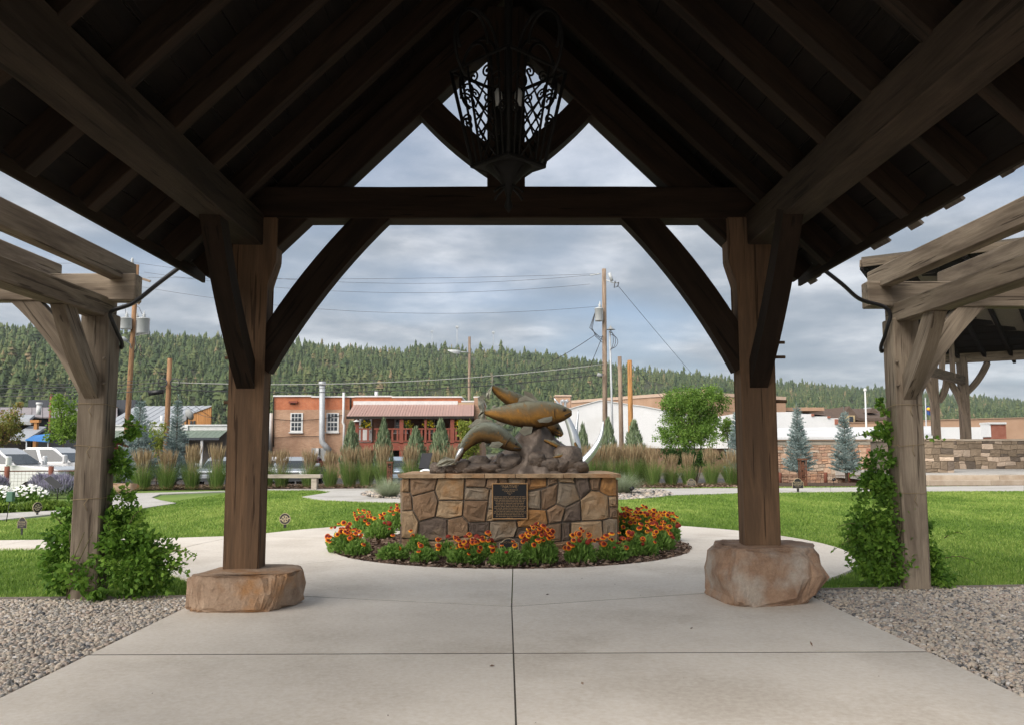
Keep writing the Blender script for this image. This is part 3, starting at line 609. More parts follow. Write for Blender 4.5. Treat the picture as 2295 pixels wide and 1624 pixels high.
# ---------------------------------------------------------------- pergolas beside the pavilion
def pergola(s, xp, yp, label):
    t = thing('pergola', label, 'pergola', (xp, yp, 0)); hw = .145
    for xx, yy in ((xp, yp), (xp, 3.0), (xp+s*3.1, yp)):
        beam('post', (xx, yy, -.03), (xx, yy, 2.76), .27, .27, W_grey, t, up=(0, 1, 0), bev=.014, wob=.006)
    beam('long_beam', (xp+s*.0, 1.6, 2.82), (xp, yp+.135, 2.82), .20, .20, W_grey, t, wob=.01)
    beam('long_beam', (xp+s*3.1, 1.6, 2.82), (xp+s*3.1, yp+.135, 2.82), .20, .20, W_grey, t, wob=.01)
    for yy in (yp+.0, 3.0):
        beam('cross_beam', (xp-s*.36, yy, 3.02), (xp+s*3.6, yy, 3.02), .17, .27, W_grey, t, wob=.006)
    for i in range(5):
        xx = xp-s*.02+s*i*.76; beam('rafter', (xx-s*.14, 1.2, 3.205), (xx-s*.14, yp+.24, 3.205), .135, .215, W_grey, t, wob=.009)
    curved('brace', (xp, yp-.06, 1.98), (xp, yp-.78, 2.78), .2, .05, .13, (1, 0, 0), W_grey, t)
    curved('brace', (xp+s*.06, yp, 1.98), (xp+s*.80, yp, 2.94), .2, -s*.06, .13, (0, 1, 0), W_grey, t)
    for zz in (2.06, 2.3): tubeo('peg', [(xp-s*.12, yp-.142, zz), (xp-s*.12, yp-.17, zz)], .014, W_grey, t, 8)
    for zz in (.95, 1.45, 1.85): 
        V, F = [], []
        pts = [(xp+dx, yp+dy, zz+random.uniform(-.015, .015)) for dx, dy in ((-.142, -.142), (.142, -.142), (.142, .142), (-.142, .142), (-.142, -.142))]
        tubeo('twine_tie', pts, .0025, M_twine, t, 5); tubeo('twine_tie', [(xp+.02, yp-.146, zz), (xp-.01, yp-.16, zz-.05), (xp+.02, yp-.15, zz-.11)], .003, M_twine, t, 5)
    return t
M_twine = mat('twine', (.30, .22, .12), (.38, .29, .17), 30)
pergola(-1, -4.035, 8.58, 'grey weathered pergola frame with its post standing in a vine beside the truck park')
pergola(1, 4.15, 9.0, 'grey weathered pergola frame with its vine post on the side of the stone stage')
M_black = gloss('black_rubber', (.012, .012, .014), .45)
def cable(name, pts, r, m, label, cat='cable', n=6, sm=6):
    q = []; P_ = [Vector(p) for p in pts]
    for i in range(len(P_)-1):
        p0 = P_[max(i-1, 0)]; p1 = P_[i]; p2 = P_[i+1]; p3 = P_[min(i+2, len(P_)-1)]
        for j in range(sm):
            t = j/sm; q.append(.5*((2*p1)+(p2-p0)*t+(2*p0-5*p1+4*p2-p3)*t*t+(3*p1-p0-3*p2+p3)*t**3))
    q.append(P_[-1]); return tag(tubeo(name, q, r, m, None, n), label, cat)
cable('conduit', [(-3.02, 8.2, 3.24), (-3.35, 8.28, 3.02), (-3.62, 8.36, 2.84), (-3.82, 8.40, 2.775), (-3.875, 8.42, 2.735), (-3.86, 8.45, 2.66), (-3.865, 8.56, 2.58), (-3.87, 8.70, 2.45), (-3.95, 8.74, 2.2), (-3.97, 8.74, .0)], .021, M_black, 'black conduit sagging from the roof eave to the pergola post beside the trucks')
cable('conduit', [(3.02, 8.35, 3.24), (3.35, 8.5, 3.05), (3.62, 8.72, 2.93), (3.9, 8.82, 2.87), (3.985, 8.85, 2.79), (3.975, 8.9, 2.68), (3.98, 9.0, 2.58), (3.99, 9.12, 2.45), (4.08, 9.16, 2.2), (4.1, 9.16, 0)], .021, M_black, 'black conduit sagging from the roof eave to the pergola post beside the stage')
# ---------------------------------------------------------------- iron chandelier hanging under the ridge
ch = thing('chandelier', 'black wrought iron lantern chandelier with scrolls hanging under the pavilion ridge', 'chandelier', (.02, 5.8, 5.9))
cc = Vector((.02, 5.8, 0))
tubeo('hanging_rod', [(.02, 5.8, 6.0), (.02, 5.8, 3.2)], .028, M_iron, ch, 10)
lathe('finial', [(.004, 3.02), (.03, 3.06), (.014, 3.12), (.03, 3.18), (.05, 3.22), (.10, 3.28), (.16, 3.33), (.16, 3.345), (.03, 3.38)], M_iron, ch, (.02, 5.8, 0), 16)
def ring4(z, r, rr):  # square ring of bars seen corner on
    return [cc+Vector((r*math.cos(rad(90*k)), r*math.sin(rad(90*k)), z)) for k in range(5)]
tubeo('collar', ring4(3.345, .25, 0), .016, M_iron, ch, 6, False); tubeo('crown_ring', ring4(4.02, .40, 0), .014, M_iron, ch, 6, False)
lathe('collar_dome', [(.235, 3.335), (.20, 3.36), (.10, 3.42), (.07, 3.52)], M_iron, ch, (.02, 5.8, 0), 4, False)
def onface(k, s_, z):   # s_ in -1..1 across face k, width grows with height
    f = (z-3.36)/(4.02-3.36); r = .25+(.40-.25)*f; a = cc+Vector((r*math.cos(rad(90*k)), r*math.sin(rad(90*k)), z)); b = cc+Vector((r*math.cos(rad(90*k+90)), r*math.sin(rad(90*k+90)), z)); return a.lerp(b, (s_+1)/2)
for k in range(4):
    fp = tubeo('side_panel', [onface(k, -1, 3.36), onface(k, -1, 4.02)], .013, M_iron, ch, 6)
    for s_ in (-.72, -.45): tubeo('bar', [onface(k, s_, 3.36), onface(k, s_*.9, 4.02)], .008, M_iron, fp, 5)
    for s_ in (.72, .45): tubeo('bar', [onface(k, s_, 3.36), onface(k, s_*.9, 4.02)], .008, M_iron, fp, 5)
    for j in range(4):
        z0 = 3.36+j*.12; tubeo('lattice_bar', [onface(k, -.35, z0), onface(k, .35, z0+.2)], .007, M_iron, fp, 5); tubeo('lattice_bar', [onface(k, .35, z0), onface(k, -.35, z0+.2)], .007, M_iron, fp, 5)
    for sg in (-1, 1):
        for (s0, z0, R) in ((.55, 3.84, .3), (.25, 3.92, .2), (.75, 3.66, .2)):
            pts = [onface(k, sg*(s0+R*(1-i/26)*math.cos(i*.42)), z0+.22*R*(1-i/26)*math.sin(i*.42)) for i in range(24)]; tubeo('scroll', pts, .0075, M_iron, fp, 5)
    a = rad(90*k+45); dirv = Vector((math.cos(a), math.sin(a), 0))
    for (r0, z0, R, n_) in ((.10, 4.10, .2, 22), (.2, 4.16, .14, 20)):
        tubeo('scroll_arm', [cc+dirv*(r0+R-R*math.cos(i*.2))+Vector((0, 0, z0+R*math.sin(i*.2)*1.3)) for i in range(n_)], .012, M_iron, ch, 6)
    tubeo('drop_scroll', [cc+dirv*(.15*math.cos(i*.16))+Vector((0, 0, 3.34-.012*i)) for i in range(18)], .009, M_iron, ch, 6)
M_bulb = gloss('frosted_glass', (.5, .5, .48), .3)
for k in range(4):
    a = rad(90*k+45); lathe('bulb', [(.012, 3.74), (.022, 3.76), (.03, 3.80), (.026, 3.84), (.012, 3.87)], M_bulb, ch, (.02+.10*math.cos(a), 5.8+.10*math.sin(a), 0), 12)
    tubeo('candle_tube', [cc+Vector((.10*math.cos(a), .10*math.sin(a), 3.55)), cc+Vector((.10*math.cos(a), .10*math.sin(a), 3.74))], .018, M_iron, ch, 8)
# ================================================================ stone pedestal with the plaque
def stonemat(n, a, b, c): return mat('stone_'+n, a, b, 5, rough=.88, bump=.9, bscale=16, c3=c, s3=3.2, t3=.54, rnd=.14, fine=45)
ST = dict(b=stonemat('brown', (.165, .10, .058), (.265, .168, .102), (.20, .14, .095)), t=stonemat('tan', (.25, .17, .10), (.38, .27, .17), (.30, .17, .08)), o=stonemat('rust', (.28, .135, .045), (.40, .21, .085), (.17, .10, .06)),
          d=stonemat('dark', (.08, .058, .047), (.14, .103, .082), (.18, .13, .09)), g=stonemat('grey', (.19, .148, .108), (.285, .23, .172), (.22, .148, .09)))
M_mort = mat('mortar', (.19, .155, .125), (.27, .225, .185), 30, rough=1, bump=.4)
PYF = 12.45
ped = thing('stone_pedestal', 'broad pedestal of brown fieldstone with a bronze plaque in the flower circle', 'pedestal', (.05, PYF+.9, 0))
def pc(cx, cy): return ((1000+cx/3.957)/1.116, (1130+cy/3.957)/1.116)
def pf(cx, cy): p = at(*pc(cx, cy), PYF); return (p.x, p.z)
STONES = [('t', [(14, 250), (97, 250), (102, 395), (14, 395)]), ('b', [(97, 250), (375, 250), (345, 375), (120, 435), (102, 395)]), ('t', [(375, 250), (645, 250), (632, 475), (380, 475), (345, 375)]), ('b', [(645, 250), (865, 250), (845, 350), (645, 345)]),
 ('g', [(645, 345), (845, 350), (890, 365), (875, 475), (632, 475)]), ('b', [(865, 250), (975, 250), (975, 330), (890, 365), (845, 350)]), ('b', [(975, 250), (1062, 248), (1080, 330), (975, 330)]), ('g', [(1062, 248), (1255, 245), (1240, 330), (1080, 330)]),
 ('o', [(1255, 245), (1450, 240), (1455, 345), (1230, 390), (1240, 330)]), ('b', [(1450, 240), (1545, 236), (1570, 300), (1455, 345)]), ('t', [(1545, 236), (1725, 232), (1735, 315), (1570, 300)]), ('d', [(1725, 232), (1860, 228), (1890, 375), (1785, 470), (1735, 315)]),
 ('b', [(1860, 228), (1995, 224), (1970, 385), (1890, 375)]), ('o', [(1995, 224), (2140, 220), (2144, 430), (2060, 435), (1970, 385)]), ('b', [(14, 395), (102, 395), (120, 435), (130, 575), (14, 580)]), ('b', [(120, 435), (345, 375), (380, 475), (350, 640), (190, 685), (130, 575)]),
 ('t', [(380, 475), (632, 475), (620, 630), (470, 660), (350, 640)]), ('b', [(632, 475), (875, 475), (845, 690), (680, 695), (620, 630)]), ('g', [(890, 365), (975, 330), (1000, 330), (1000, 560), (870, 560), (875, 475)]), ('t', [(870, 560), (1000, 560), (1000, 676), (890, 685), (845, 690), (855, 620)]),
 ('g', [(1200, 390), (1230, 390), (1395, 368), (1395, 565), (1200, 555)]), ('b', [(1395, 368), (1455, 345), (1570, 300), (1545, 510), (1445, 570), (1395, 565)]), ('g', [(1570, 300), (1735, 315), (1785, 470), (1640, 545), (1545, 510)]), ('o', [(1200, 555), (1395, 565), (1445, 570), (1470, 710), (1370, 745), (1165, 745), (1150, 670), (1200, 665)]),
 ('b', [(1445, 570), (1545, 510), (1640, 545), (1600, 690), (1470, 710)]), ('d', [(1640, 545), (1785, 470), (1795, 680), (1690, 690), (1600, 690)]), ('t', [(1785, 470), (1890, 375), (1970, 385), (2060, 435), (2070, 650), (2000, 670), (1795, 680)]), ('t', [(2060, 435), (2144, 430), (2150, 540), (2066, 540)]),
 ('b', [(2066, 540), (2150, 540), (2154, 650), (2090, 652), (2070, 650)]), ('t', [(14, 580), (130, 575), (190, 685), (175, 850), (12, 850)]), ('d', [(190, 685), (350, 640), (470, 660), (470, 865), (420, 880), (250, 870), (175, 850)]), ('b', [(470, 660), (620, 630), (680, 695), (680, 830), (470, 865)]),
 ('d', [(680, 695), (845, 690), (890, 685), (885, 830), (680, 830)]), ('g', [(890, 685), (1000, 676), (1150, 670), (1165, 745), (1130, 840), (985, 870), (885, 900)]), ('d', [(1165, 745), (1370, 745), (1400, 900), (1130, 840)]), ('b', [(1370, 745), (1470, 710), (1600, 690), (1600, 880), (1400, 900)]),
 ('d', [(1600, 690), (1690, 690), (1690, 870), (1600, 880)]), ('t', [(1690, 690), (1795, 680), (2000, 670), (2015, 885), (1690, 870)]), ('g', [(2000, 670), (2070, 650), (2154, 650), (2158, 885), (2015, 885)]), ('b', [(12, 850), (175, 850), (250, 870), (250, 1000), (10, 1000)]),
 ('t', [(250, 870), (420, 880), (415, 1000), (250, 1000)]), ('b', [(420, 880), (470, 865), (680, 830), (885, 830), (885, 1000), (415, 1000)]), ('d', [(885, 900), (985, 870), (1130, 840), (1400, 900), (1400, 1000), (885, 1000)]), ('b', [(1400, 900), (1600, 880), (1690, 870), (1690, 1000), (1400, 1000)]), ('g', [(1690, 870), (2015, 885), (2015, 1000), (1690, 1000)]), ('b', [(2015, 885), (2158, 885), (2160, 1000), (2015, 1000)])]
xa = pf(14, 500)[0]; xb = pf(2150, 500)[0]; PZ = 1.045; PD = 1.72
boxo('mortar_core', ((xa+xb)/2, PYF+PD/2, PZ/2-.02), (xb-xa-.02, PD-.02, PZ-.06), M_mort, ped)
MF = Matrix.Translation((0, PYF, 0))
for k, poly in STONES: stone('stone', [pf(*p) for p in poly], MF, ST[k], ped, proud=random.uniform(.014, .034), depth=.05, joint=random.uniform(.014, .024), rough=.007)
for sx, x, rz in ((-1, xa+.012, -PI/2), (1, xb-.012, PI/2)):       # the two ends and the back, laid the same way
    sd_ = [(random.uniform(.03, PD-.03), random.uniform(.02, PZ-.08)) for _ in range(26)]
    for c in voronoi(sd_, (0.0, -.02, PD, PZ-.045)):
        if c: stone('stone', c, Matrix.Translation((x, PYF+(PD if sx < 0 else 0), 0)) @ Matrix.Rotation(rz, 4, 'Z'), ST[random.choice('bbtgod')], ped, joint=.017)
for c in voronoi([(random.uniform(.05, xb-xa), random.uniform(.02, PZ-.08)) for _ in range(40)], (0, -.02, xb-xa, PZ-.045)):
    if c: stone('stone', c, Matrix.Translation((xb, PYF+PD, 0)) @ Matrix.Rotation(PI, 4, 'Z'), ST[random.choice('bbtgod')], ped, joint=.017)
M_cap = mat('sandstone_cap', (.30, .20, .12), (.42, .30, .19), 4, rough=.9, bump=.8, bscale=18, c3=(.33, .17, .08), s3=2.5, fine=40, rnd=.1)
xs_ = [xa-.05, xa+.62, xa+1.18, xa+1.62, xa+2.3, xb+.05]
for i in range(5):
    for (y0, y1) in ((PYF-.06, PYF+.85), (PYF+.85, PYF+PD+.05)):
        bm = bmesh.new(); x0, x1 = xs_[i], xs_[i+1]; off = random.uniform(-.05, .05) if 0 < i < 4 else 0
        addbox(bm, ((x0+x1)/2, (y0+y1)/2, PZ), (x1-x0-.008, y1-y0-.008, .055)); bmesh.ops.subdivide_edges(bm, edges=[e for e in bm.edges if abs(e.verts[0].co.z-e.verts[1].co.z) < .01], cuts=7, use_grid_fill=True)
        for v in bm.verts:
            n_ = mn.noise((v.co.x*9, v.co.y*9, v.co.z*20+i)); 
            if v.co.y < PYF: v.co.y += n_*.018
            if v.co.x < xa-.02 or v.co.x > xb+.02: v.co.x += n_*.018
            v.co.z += mn.noise((v.co.x*5, v.co.y*5, 3))*.007
        c = Vector(((x0+x1)/2, (y0+y1)/2, PZ))
        for v in bm.verts: v.co -= c
        bmobj('cap_slab', bm, M_cap, ped, Matrix.Translation(c))
# plaque
M_bronze_rim = mat('plaque_rim', (.42, .24, .11), (.5, .30, .15), 20, rough=.45, metal=.5); M_plq = gloss('plaque_field', (.006, .006, .008), .4); M_lett = gloss('plaque_letters', (.34, .22, .115), .5, .3)
c0 = pf(910, 303); c1 = pf(1265, 660); pcx, pcz = (c0[0]+c1[0])/2, (c0[1]+c1[1])/2; pw, ph = c1[0]-c0[0], c0[1]-c1[1]
plq = boxo('plaque', (pcx, PYF-.035, pcz), (pw-.02, .022, ph-.02), M_plq, ped)
for (dx, dz, sx, sz) in ((0, ph/2-.008, pw, .017), (0, -ph/2+.008, pw, .017), (-pw/2+.008, 0, .017, ph-.035), (pw/2-.008, 0, .017, ph-.035)): boxo('rim', (pcx+dx, PYF-.038, pcz+dz), (sx, .034, sz), M_bronze_rim, plq, .003)
RX = Matrix.Rotation(PI/2, 4, 'X')
def ptxt(s, x, z, size, par=plq, y=PYF-.0472, m=M_lett): return textmesh('lettering', s, size, m, par, Matrix.Translation((x, y, z)) @ RX)
ptxt('\u201cNATIVE\u201d', pcx, pcz+ph*.40, .062)
def dashes(par, x, z, w_, h, y, m, seed):
    """a line of raised lettering too small to read: a run of word-long strokes"""
    rn = random.Random(seed); bm = bmesh.new(); xx = -w_/2
    while xx < w_/2-.006:
        l = min(rn.uniform(.012, .045)*w_/.3, w_/2-xx); q = xx
        while q < xx+l-.002: addbox(bm, (q+h*.3, 0, 0), (h*.42, .0012, h*rn.uniform(.75, 1))); q += h*.62
        xx += l+h*.7
    return bmobj('lettering', bm, m, par, Matrix.Translation((x, y, z)))
for k, (fz, fw) in enumerate([(.315, .42), (.272, .31), (.228, .15), (.186, .07)] + [(.122-.0445*i, q) for i, q in enumerate((.90, .88, .86, .80, .80, .76, .86, .87, .78, .87, .90, .76, .78, .16))]): dashes(plq, pcx, pcz+ph*fz, pw*fw, .0125, PYF-.0468, M_lett, k)
# ================================================================ bronze trout
def bronze(name, stops): return tintmat(name, stops, .42, spec=.5, metal=.5, bump=.55, bscale=95)
M_br1 = bronze('bronze_gold', [(0, (.05, .026, .01)), (.18, (.13, .065, .016)), (.38, (.30, .145, .024)), (.56, (.20, .105, .03)), (.74, (.11, .09, .052)), (1, (.17, .175, .13))])
M_br2 = bronze('bronze_green', [(0, (.035, .022, .01)), (.25, (.11, .06, .018)), (.42, (.16, .085, .022)), (.58, (.075, .062, .038)), (.76, (.105, .108, .08)), (1, (.185, .205, .165))])
M_brs = bronze('bronze_fins', [(0, (.12, .10, .07)), (1, (.27, .27, .22))])
M_rockb = mat('bronze_rock', (.085, .062, .048), (.17, .13, .10), 6, rough=.46, bump=.9, bscale=12, metal=.35, spec=.5, c3=(.06, .045, .036), s3=3)
M_worn = gloss('worn_bronze', (.55, .55, .56), .35, .7)
scu = thing('fish_sculpture', 'bronze sculpture of three leaping trout over river rocks on the stone pedestal', 'sculpture', (0, PYF+.85, PZ+.03))
def catmull(P, T, n):
    out = []
    for i in range(n):
        t = i/(n-1)*(len(P)-1); k = min(int(t), len(P)-2); f = t-k; g = lambda j: np.array(P[min(max(j, 0), len(P)-1)], float)
        a, b, c, d = g(k-1), g(k), g(k+1), g(k+2); out.append(.5*((2*b)+(c-a)*f+(2*a-5*b+4*c-d)*f*f+(3*b-a-3*c+d)*f**3))
    return out
def fish(name, spine, half, Y, m, thick=.52, yoff=None, dors=1, parent=None, tail=None, fins=(), eye=True, n=72, scale_u=None):
    """spine: picture points tail->snout on plane Y; half: half depths (same units); dors=+1: back on the left of the tail->head direction"""
    k = Y/FU; P3 = [at(u, v, Y) for u, v in spine]
    if yoff: P3 = [p+Vector((0, dy, 0)) for p, dy in zip(P3, yoff)]
    C = [Vector(c) for c in catmull([tuple(p) for p in P3], None, n)]; Hh = [float(x) for x in np.interp(np.linspace(0, len(half)-1, n), range(len(half)), half)]
    hs = np.array(Hh); hs[1:-1] = (hs[:-2]+2*hs[1:-1]+hs[2:])/4
    V = []; F = []; T = []; R = 30; Dv = []
    for i, c in enumerate(C):
        t = (C[min(i+1, n-1)]-C[max(i-1, 0)]).normalized(); d = Vector((-t.z, 0, t.x))*dors; d.normalize(); s_ = t.cross(d).normalized(); h = hs[i]*k; Dv.append((c, t, d, s_, h))
        th = thick*(.55+.45*math.sin(PI*min(1, .12+i/n*1.1))) if i < n*.5 else thick
        for j in range(R):
            a = 2*PI*j/R; cd, sn = math.cos(a), math.sin(a); V.append(c+d*h*cd+s_*h*th*math.copysign(abs(sn)**.85, sn)); sp = mn.noise((V[-1].x*34, V[-1].y*34, V[-1].z*34)); lo = mn.noise((V[-1].x*7, V[-1].y*7, V[-1].z*7)); T.append(min(1, max(0, .5+.5*cd+.12*sp+.14*lo-(.3 if sp > .38 and cd > -.1 else 0))))
    for i in range(n-1):
        for j in range(R): F.append((i*R+j, i*R+(j+1) % R, (i+1)*R+(j+1) % R, (i+1)*R+j))
    F.append(tuple(range(R))[::-1]); F.append(tuple((n-1)*R+j for j in range(R)))
    o0 = C[n//2]; body = meshobj('trout', [v-o0 for v in V], F, m, parent, Matrix.Translation(o0), True, T)
    def fin(nm, pts, th=.012, par=body, lift=0.0, side=0):
        """pts: (position along the body 0..1, height in half depths from the axis) outline"""
        Q = []
        for (f, q) in pts:
            i = min(n-1, max(0, f*(n-1))); a, b = int(i), min(int(i)+1, n-1); w_ = i-a
            c = Dv[a][0].lerp(Dv[b][0], w_); d = Dv[a][2].lerp(Dv[b][2], w_); h = Dv[a][4]*(1-w_)+Dv[b][4]*w_; s_ = Dv[a][3]; e = Dv[a][1]*(max(0, f-1)+min(0, f))*n*.03
            Q.append(c+d*h*q+s_*side*(h*thick)+e)
        cen = sum(Q, Vector())/len(Q); rs = random.random()*9; nn = Vector((0, 1, 0)); A = []; nq = len(Q)
        bm = bmesh.new(); va = [bm.verts.new(p-nn*th/2+nn*lift*(i % 2)) for i, p in enumerate(Q)]; vb = [bm.verts.new(p+nn*th/2+nn*lift*(i % 2)) for i, p in enumerate(Q)]; ca = bm.verts.new(cen-nn*th*.9); cb = bm.verts.new(cen+nn*th*.9)
        for i in range(nq):
            j = (i+1) % nq; bm.faces.new((va[i], va[j], ca)); bm.faces.new((vb[j], vb[i], cb)); bm.faces.new((va[i], vb[i], vb[j], va[j]))
        for v in bm.verts: v.co -= cen
        o = bmobj(nm, bm, M_brs, par, Matrix.Translation(cen)); a_ = o.data.attributes.new('tint', 'FLOAT', 'POINT'); a_.data.foreach_set('value', [random.uniform(.2, 1) for _ in o.data.vertices]); return o
    for nm, pts, kw in fins: fin(nm, pts, **kw)
    if tail:
        base = C[0]; rim = [at(u, v, Y) for u, v in tail]; rim = [p+Vector((0, (yoff[0] if yoff else 0)+random.uniform(-.02, .02), 0)) for p in rim]
        bm = bmesh.new(); A = []
        for q, off in ((-.012, 0), (.012, 0)):
            A.append([bm.verts.new(base+Vector((0, q*2.2, 0)))]+[bm.verts.new(base.lerp(p, .55)+Vector((0, q*1.3+.014*(-1)**i, 0))) for i, p in enumerate(rim)]+[bm.verts.new(p+Vector((0, q*.4, 0))) for p in rim])
        L = len(rim)
        for sgn, a_ in ((1, A[0]), (-1, A[1])):
            for i in range(L-1):
                for f in ((a_[0], a_[1+i], a_[2+i]), (a_[1+i], a_[1+L+i], a_[2+L+i], a_[2+i])): bm.faces.new(f[::sgn])
        for i in range(L-1): bm.faces.new((A[0][1+L+i], A[1][1+L+i], A[1][2+L+i], A[0][2+L+i]))
        for v in bm.verts: v.co -= base
        o = bmobj('tail_fin', bm, M_brs, body, Matrix.Translation(base)); a_ = o.data.attributes.new('tint', 'FLOAT', 'POINT'); a_.data.foreach_set('value', [random.uniform(.3, 1) for _ in o.data.vertices])
    if eye:
        i = int(n*.885); c, t, d, s_, h = Dv[i]
        for sg in (-1, 1): q = lathe('eye', [(.002, .0), (h*.26, h*.02), (h*.24, h*.1), (h*.12, h*.15)], M_jaw, body, (0, 0, 0), 12); M = Matrix.Translation(c+d*h*.42+s_*sg*h*thick*.80) @ (s_*sg).to_track_quat('Z', 'Y').to_matrix().to_4x4(); q.matrix_basis = M; q.matrix_parent_inverse = WMX[body.as_pointer()].inverted()
        for sg in (-1, 1):
            j = int(n*.80); c2, t2, d2, s2, h2 = Dv[j]   # gill cover edge
            pts = [c2+d2*h2*math.cos(a)*.86+s2*sg*(h2*thick*math.sin(a)*1.0+.004)-t2*h2*.30*math.sin(a) for a in np.linspace(.35, 2.75, 12)]; tubeo('gill_edge', pts, .009, m, body, 6)
            mth = [Dv[int(n*q)][0]-Dv[int(n*q)][2]*Dv[int(n*q)][4]*w_+Dv[int(n*q)][3]*sg*(Dv[int(n*q)][4]*thick*.96) for q, w_ in ((.885, .38), (.92, .22), (.955, .08), (.985, .0))]; tubeo('jaw_line', mth, .010, M_jaw, body, 6)
    return body
M_jaw = gloss('mouth_dark', (.02, .014, .01), .6)
YA = PYF+.62
f1 = fish('trout', [(1085, 923), (1100, 925), (1130, 927), (1165, 928), (1200, 928), (1232, 926), (1258, 925), (1281, 924)], [5, 9, 18, 26, 31, 30, 26, 18, 5], YA, M_br1, .5, parent=scu, tail=[(1084, 884), (1070, 890), (1071, 908), (1076, 921), (1070, 932), (1075, 943), (1088, 947)],
     fins=[('dorsal_fin', [(.40, .9), (.42, 1.32), (.47, 1.42), (.55, 1.15), (.58, .92)], {}), ('adipose_fin', [(.16, .9), (.14, 1.5), (.19, 1.45), (.2, .9)], {}), ('pectoral_fin', [(.735, -.25), (.73, -.62), (.68, -.72), (.60, -.62), (.58, -.42), (.65, -.28)], dict(side=1.12)), ('pelvic_fin', [(.46, -.9), (.42, -1.35), (.47, -1.6), (.53, -1.35), (.54, -.9)], dict(side=.5)), ('anal_fin', [(.22, -.9), (.20, -1.5), (.27, -1.5), (.31, -.95)], {})])
f2 = fish('trout', [(1024, 1030), (1036, 1006), (1054, 984), (1079, 969), (1105, 971), (1128, 984), (1149, 996), (1168, 1005)], [5, 8, 14, 20, 24, 23, 20, 14, 4], PYF+.22, M_br2, .52, parent=scu, tail=[(998, 1022), (985, 1030), (977, 1042), (985, 1044), (996, 1042), (1010, 1040), (1022, 1040)],
     fins=[('dorsal_fin', [(.36, .9), (.34, 1.45), (.42, 1.55), (.52, 1.25), (.55, .92)], {}), ('adipose_fin', [(.14, .9), (.12, 1.45), (.18, 1.4), (.19, .9)], {}), ('pectoral_fin', [(.74, -.4), (.72, -1.0), (.66, -1.3), (.57, -1.25), (.6, -.8), (.68, -.4)], dict(side=1.05)), ('pelvic_fin', [(.45, -.9), (.42, -1.4), (.48, -1.5), (.53, -.95)], {})])
tubeo('worn_patch', [at(1019, 1033, PYF+.195), at(1026, 1020, PYF+.185), at(1033, 1008, PYF+.18), at(1037, 1002, PYF+.185)], [.012, .034, .036, .014], M_worn, scu, 8)
f3 = fish('trout', [(1103, 867), (1120, 879), (1145, 893), (1172, 908), (1200, 925), (1225, 945), (1243, 963), (1256, 975)], [5, 12, 18, 21, 21, 19, 14, 5], PYF+1.0, M_br1, .55, yoff=[-.1, -.05, 0, .05, .05, -.05, -.2, -.3], parent=scu, tail=[(1098, 834), (1105, 842), (1107, 853), (1104, 862), (1096, 872), (1090, 880), (1089, 890), (1096, 897)],
     fins=[('dorsal_fin', [(.40, .9), (.36, 1.55), (.44, 1.65), (.54, 1.25), (.56, .92)], {}), ('adipose_fin', [(.17, .9), (.16, 1.3), (.2, 1.3), (.21, .9)], {})])
for pts, hf, y_ in (([(1219, 985), (1232, 990), (1248, 998), (1262, 1004)], [2, 5, 6, 1.5], .50), ([(1238, 1024), (1248, 1022), (1258, 1020), (1266, 1017)], [1.5, 4, 4.5, 1.2], .34), ([(1288, 990), (1292, 1002), (1298, 1015), (1303, 1028)], [2, 5, 6, 1.5], .62)):
    fish('small_trout', pts, hf, PYF+y_, M_br1, .5, parent=scu, eye=False, n=14, fins=[('dorsal_fin', [(.4, .8), (.4, 1.5), (.55, 1.3), (.6, .85)], dict(th=.006))])
# river-bed base
rk = thing('rock_base', None, None); rk.parent = scu; rk.matrix_parent_inverse = WMX[scu.as_pointer()].inverted()
def mound():
    prof = [(962, 1058), (980, 1046), (1010, 1040), (1050, 1036), (1090, 1034), (1120, 1018), (1140, 1000), (1160, 972), (1185, 955), (1210, 948), (1232, 960), (1250, 985), (1272, 1000), (1290, 1020), (1305, 1040), (1316, 1058)]
    pu, pv = zip(*prof); NX, NY = 80, 26; V = []; F = []
    for i in range(NX+1):
        u = 962+(1316-962)*i/NX; base = at(u, 1000, PYF+.62); hz = max(.0, ZU(np.interp(u, pu, pv), PYF+.62, u)-PZ-.02)
        for j in range(NY+1):
            t = j/NY*2-1; y = PYF+.86+t*.72*(.75+.25*math.sin(PI*i/NX)); e = max(0, math.cos(t*PI/2))**1.25
            p = Vector((base.x, y, PZ+.02+hz*e)); d = mn.fractal(Vector((p.x*3, p.y*3, p.z*3)), .9, 2.1, 4)*.07+abs(mn.noise((p.x*4+p.z*6, p.y*5, p.z*3)))*.11
            V.append(p+Vector((0, -d*1.2 if t < 0 else d, d*.6*e)))
    for i in range(NX):
        for j in range(NY): F.append((i*(NY+1)+j, (i+1)*(NY+1)+j, (i+1)*(NY+1)+j+1, i*(NY+1)+j+1))
    c = Vector((0, PYF+.7, PZ)); return meshobj('rock_slope', [v-c for v in V], F, M_rockb, rk, Matrix.Translation(c), True)
bpy.data.objects.remove(rk); rk = scu; mound()
cobs = [(1035, 1050, 17, 13), (1062, 1050, 26, 9), (1073, 1037, 22, 12), (1100, 1052, 22, 9), (1122, 1040, 9, 18), (1146, 1046, 24, 17), (1176, 1049, 20, 14), (1203, 1046, 22, 19), (1232, 1050, 22, 14), (1258, 1050, 20, 14), (1272, 1036, 30, 24), (1300, 1050, 18, 11), (1008, 1052, 13, 9), (992, 1052, 10, 8), (977, 1052, 13, 10), (1022, 1042, 10, 9), (1010, 1041, 10, 8), (996, 1043, 9, 7), (985, 1044, 9, 6), (1087, 1046, 11, 9), (1104, 1042, 9, 7), (1112, 1050, 10, 8), (1092, 1036, 9, 6), (1050, 1040, 10, 7), (1162, 1056, 12, 6), (1218, 1056, 12, 6), (1245, 1057, 12, 5), (1120, 1057, 14, 5), (1045, 1057, 12, 5), (1286, 1055, 14, 6)]
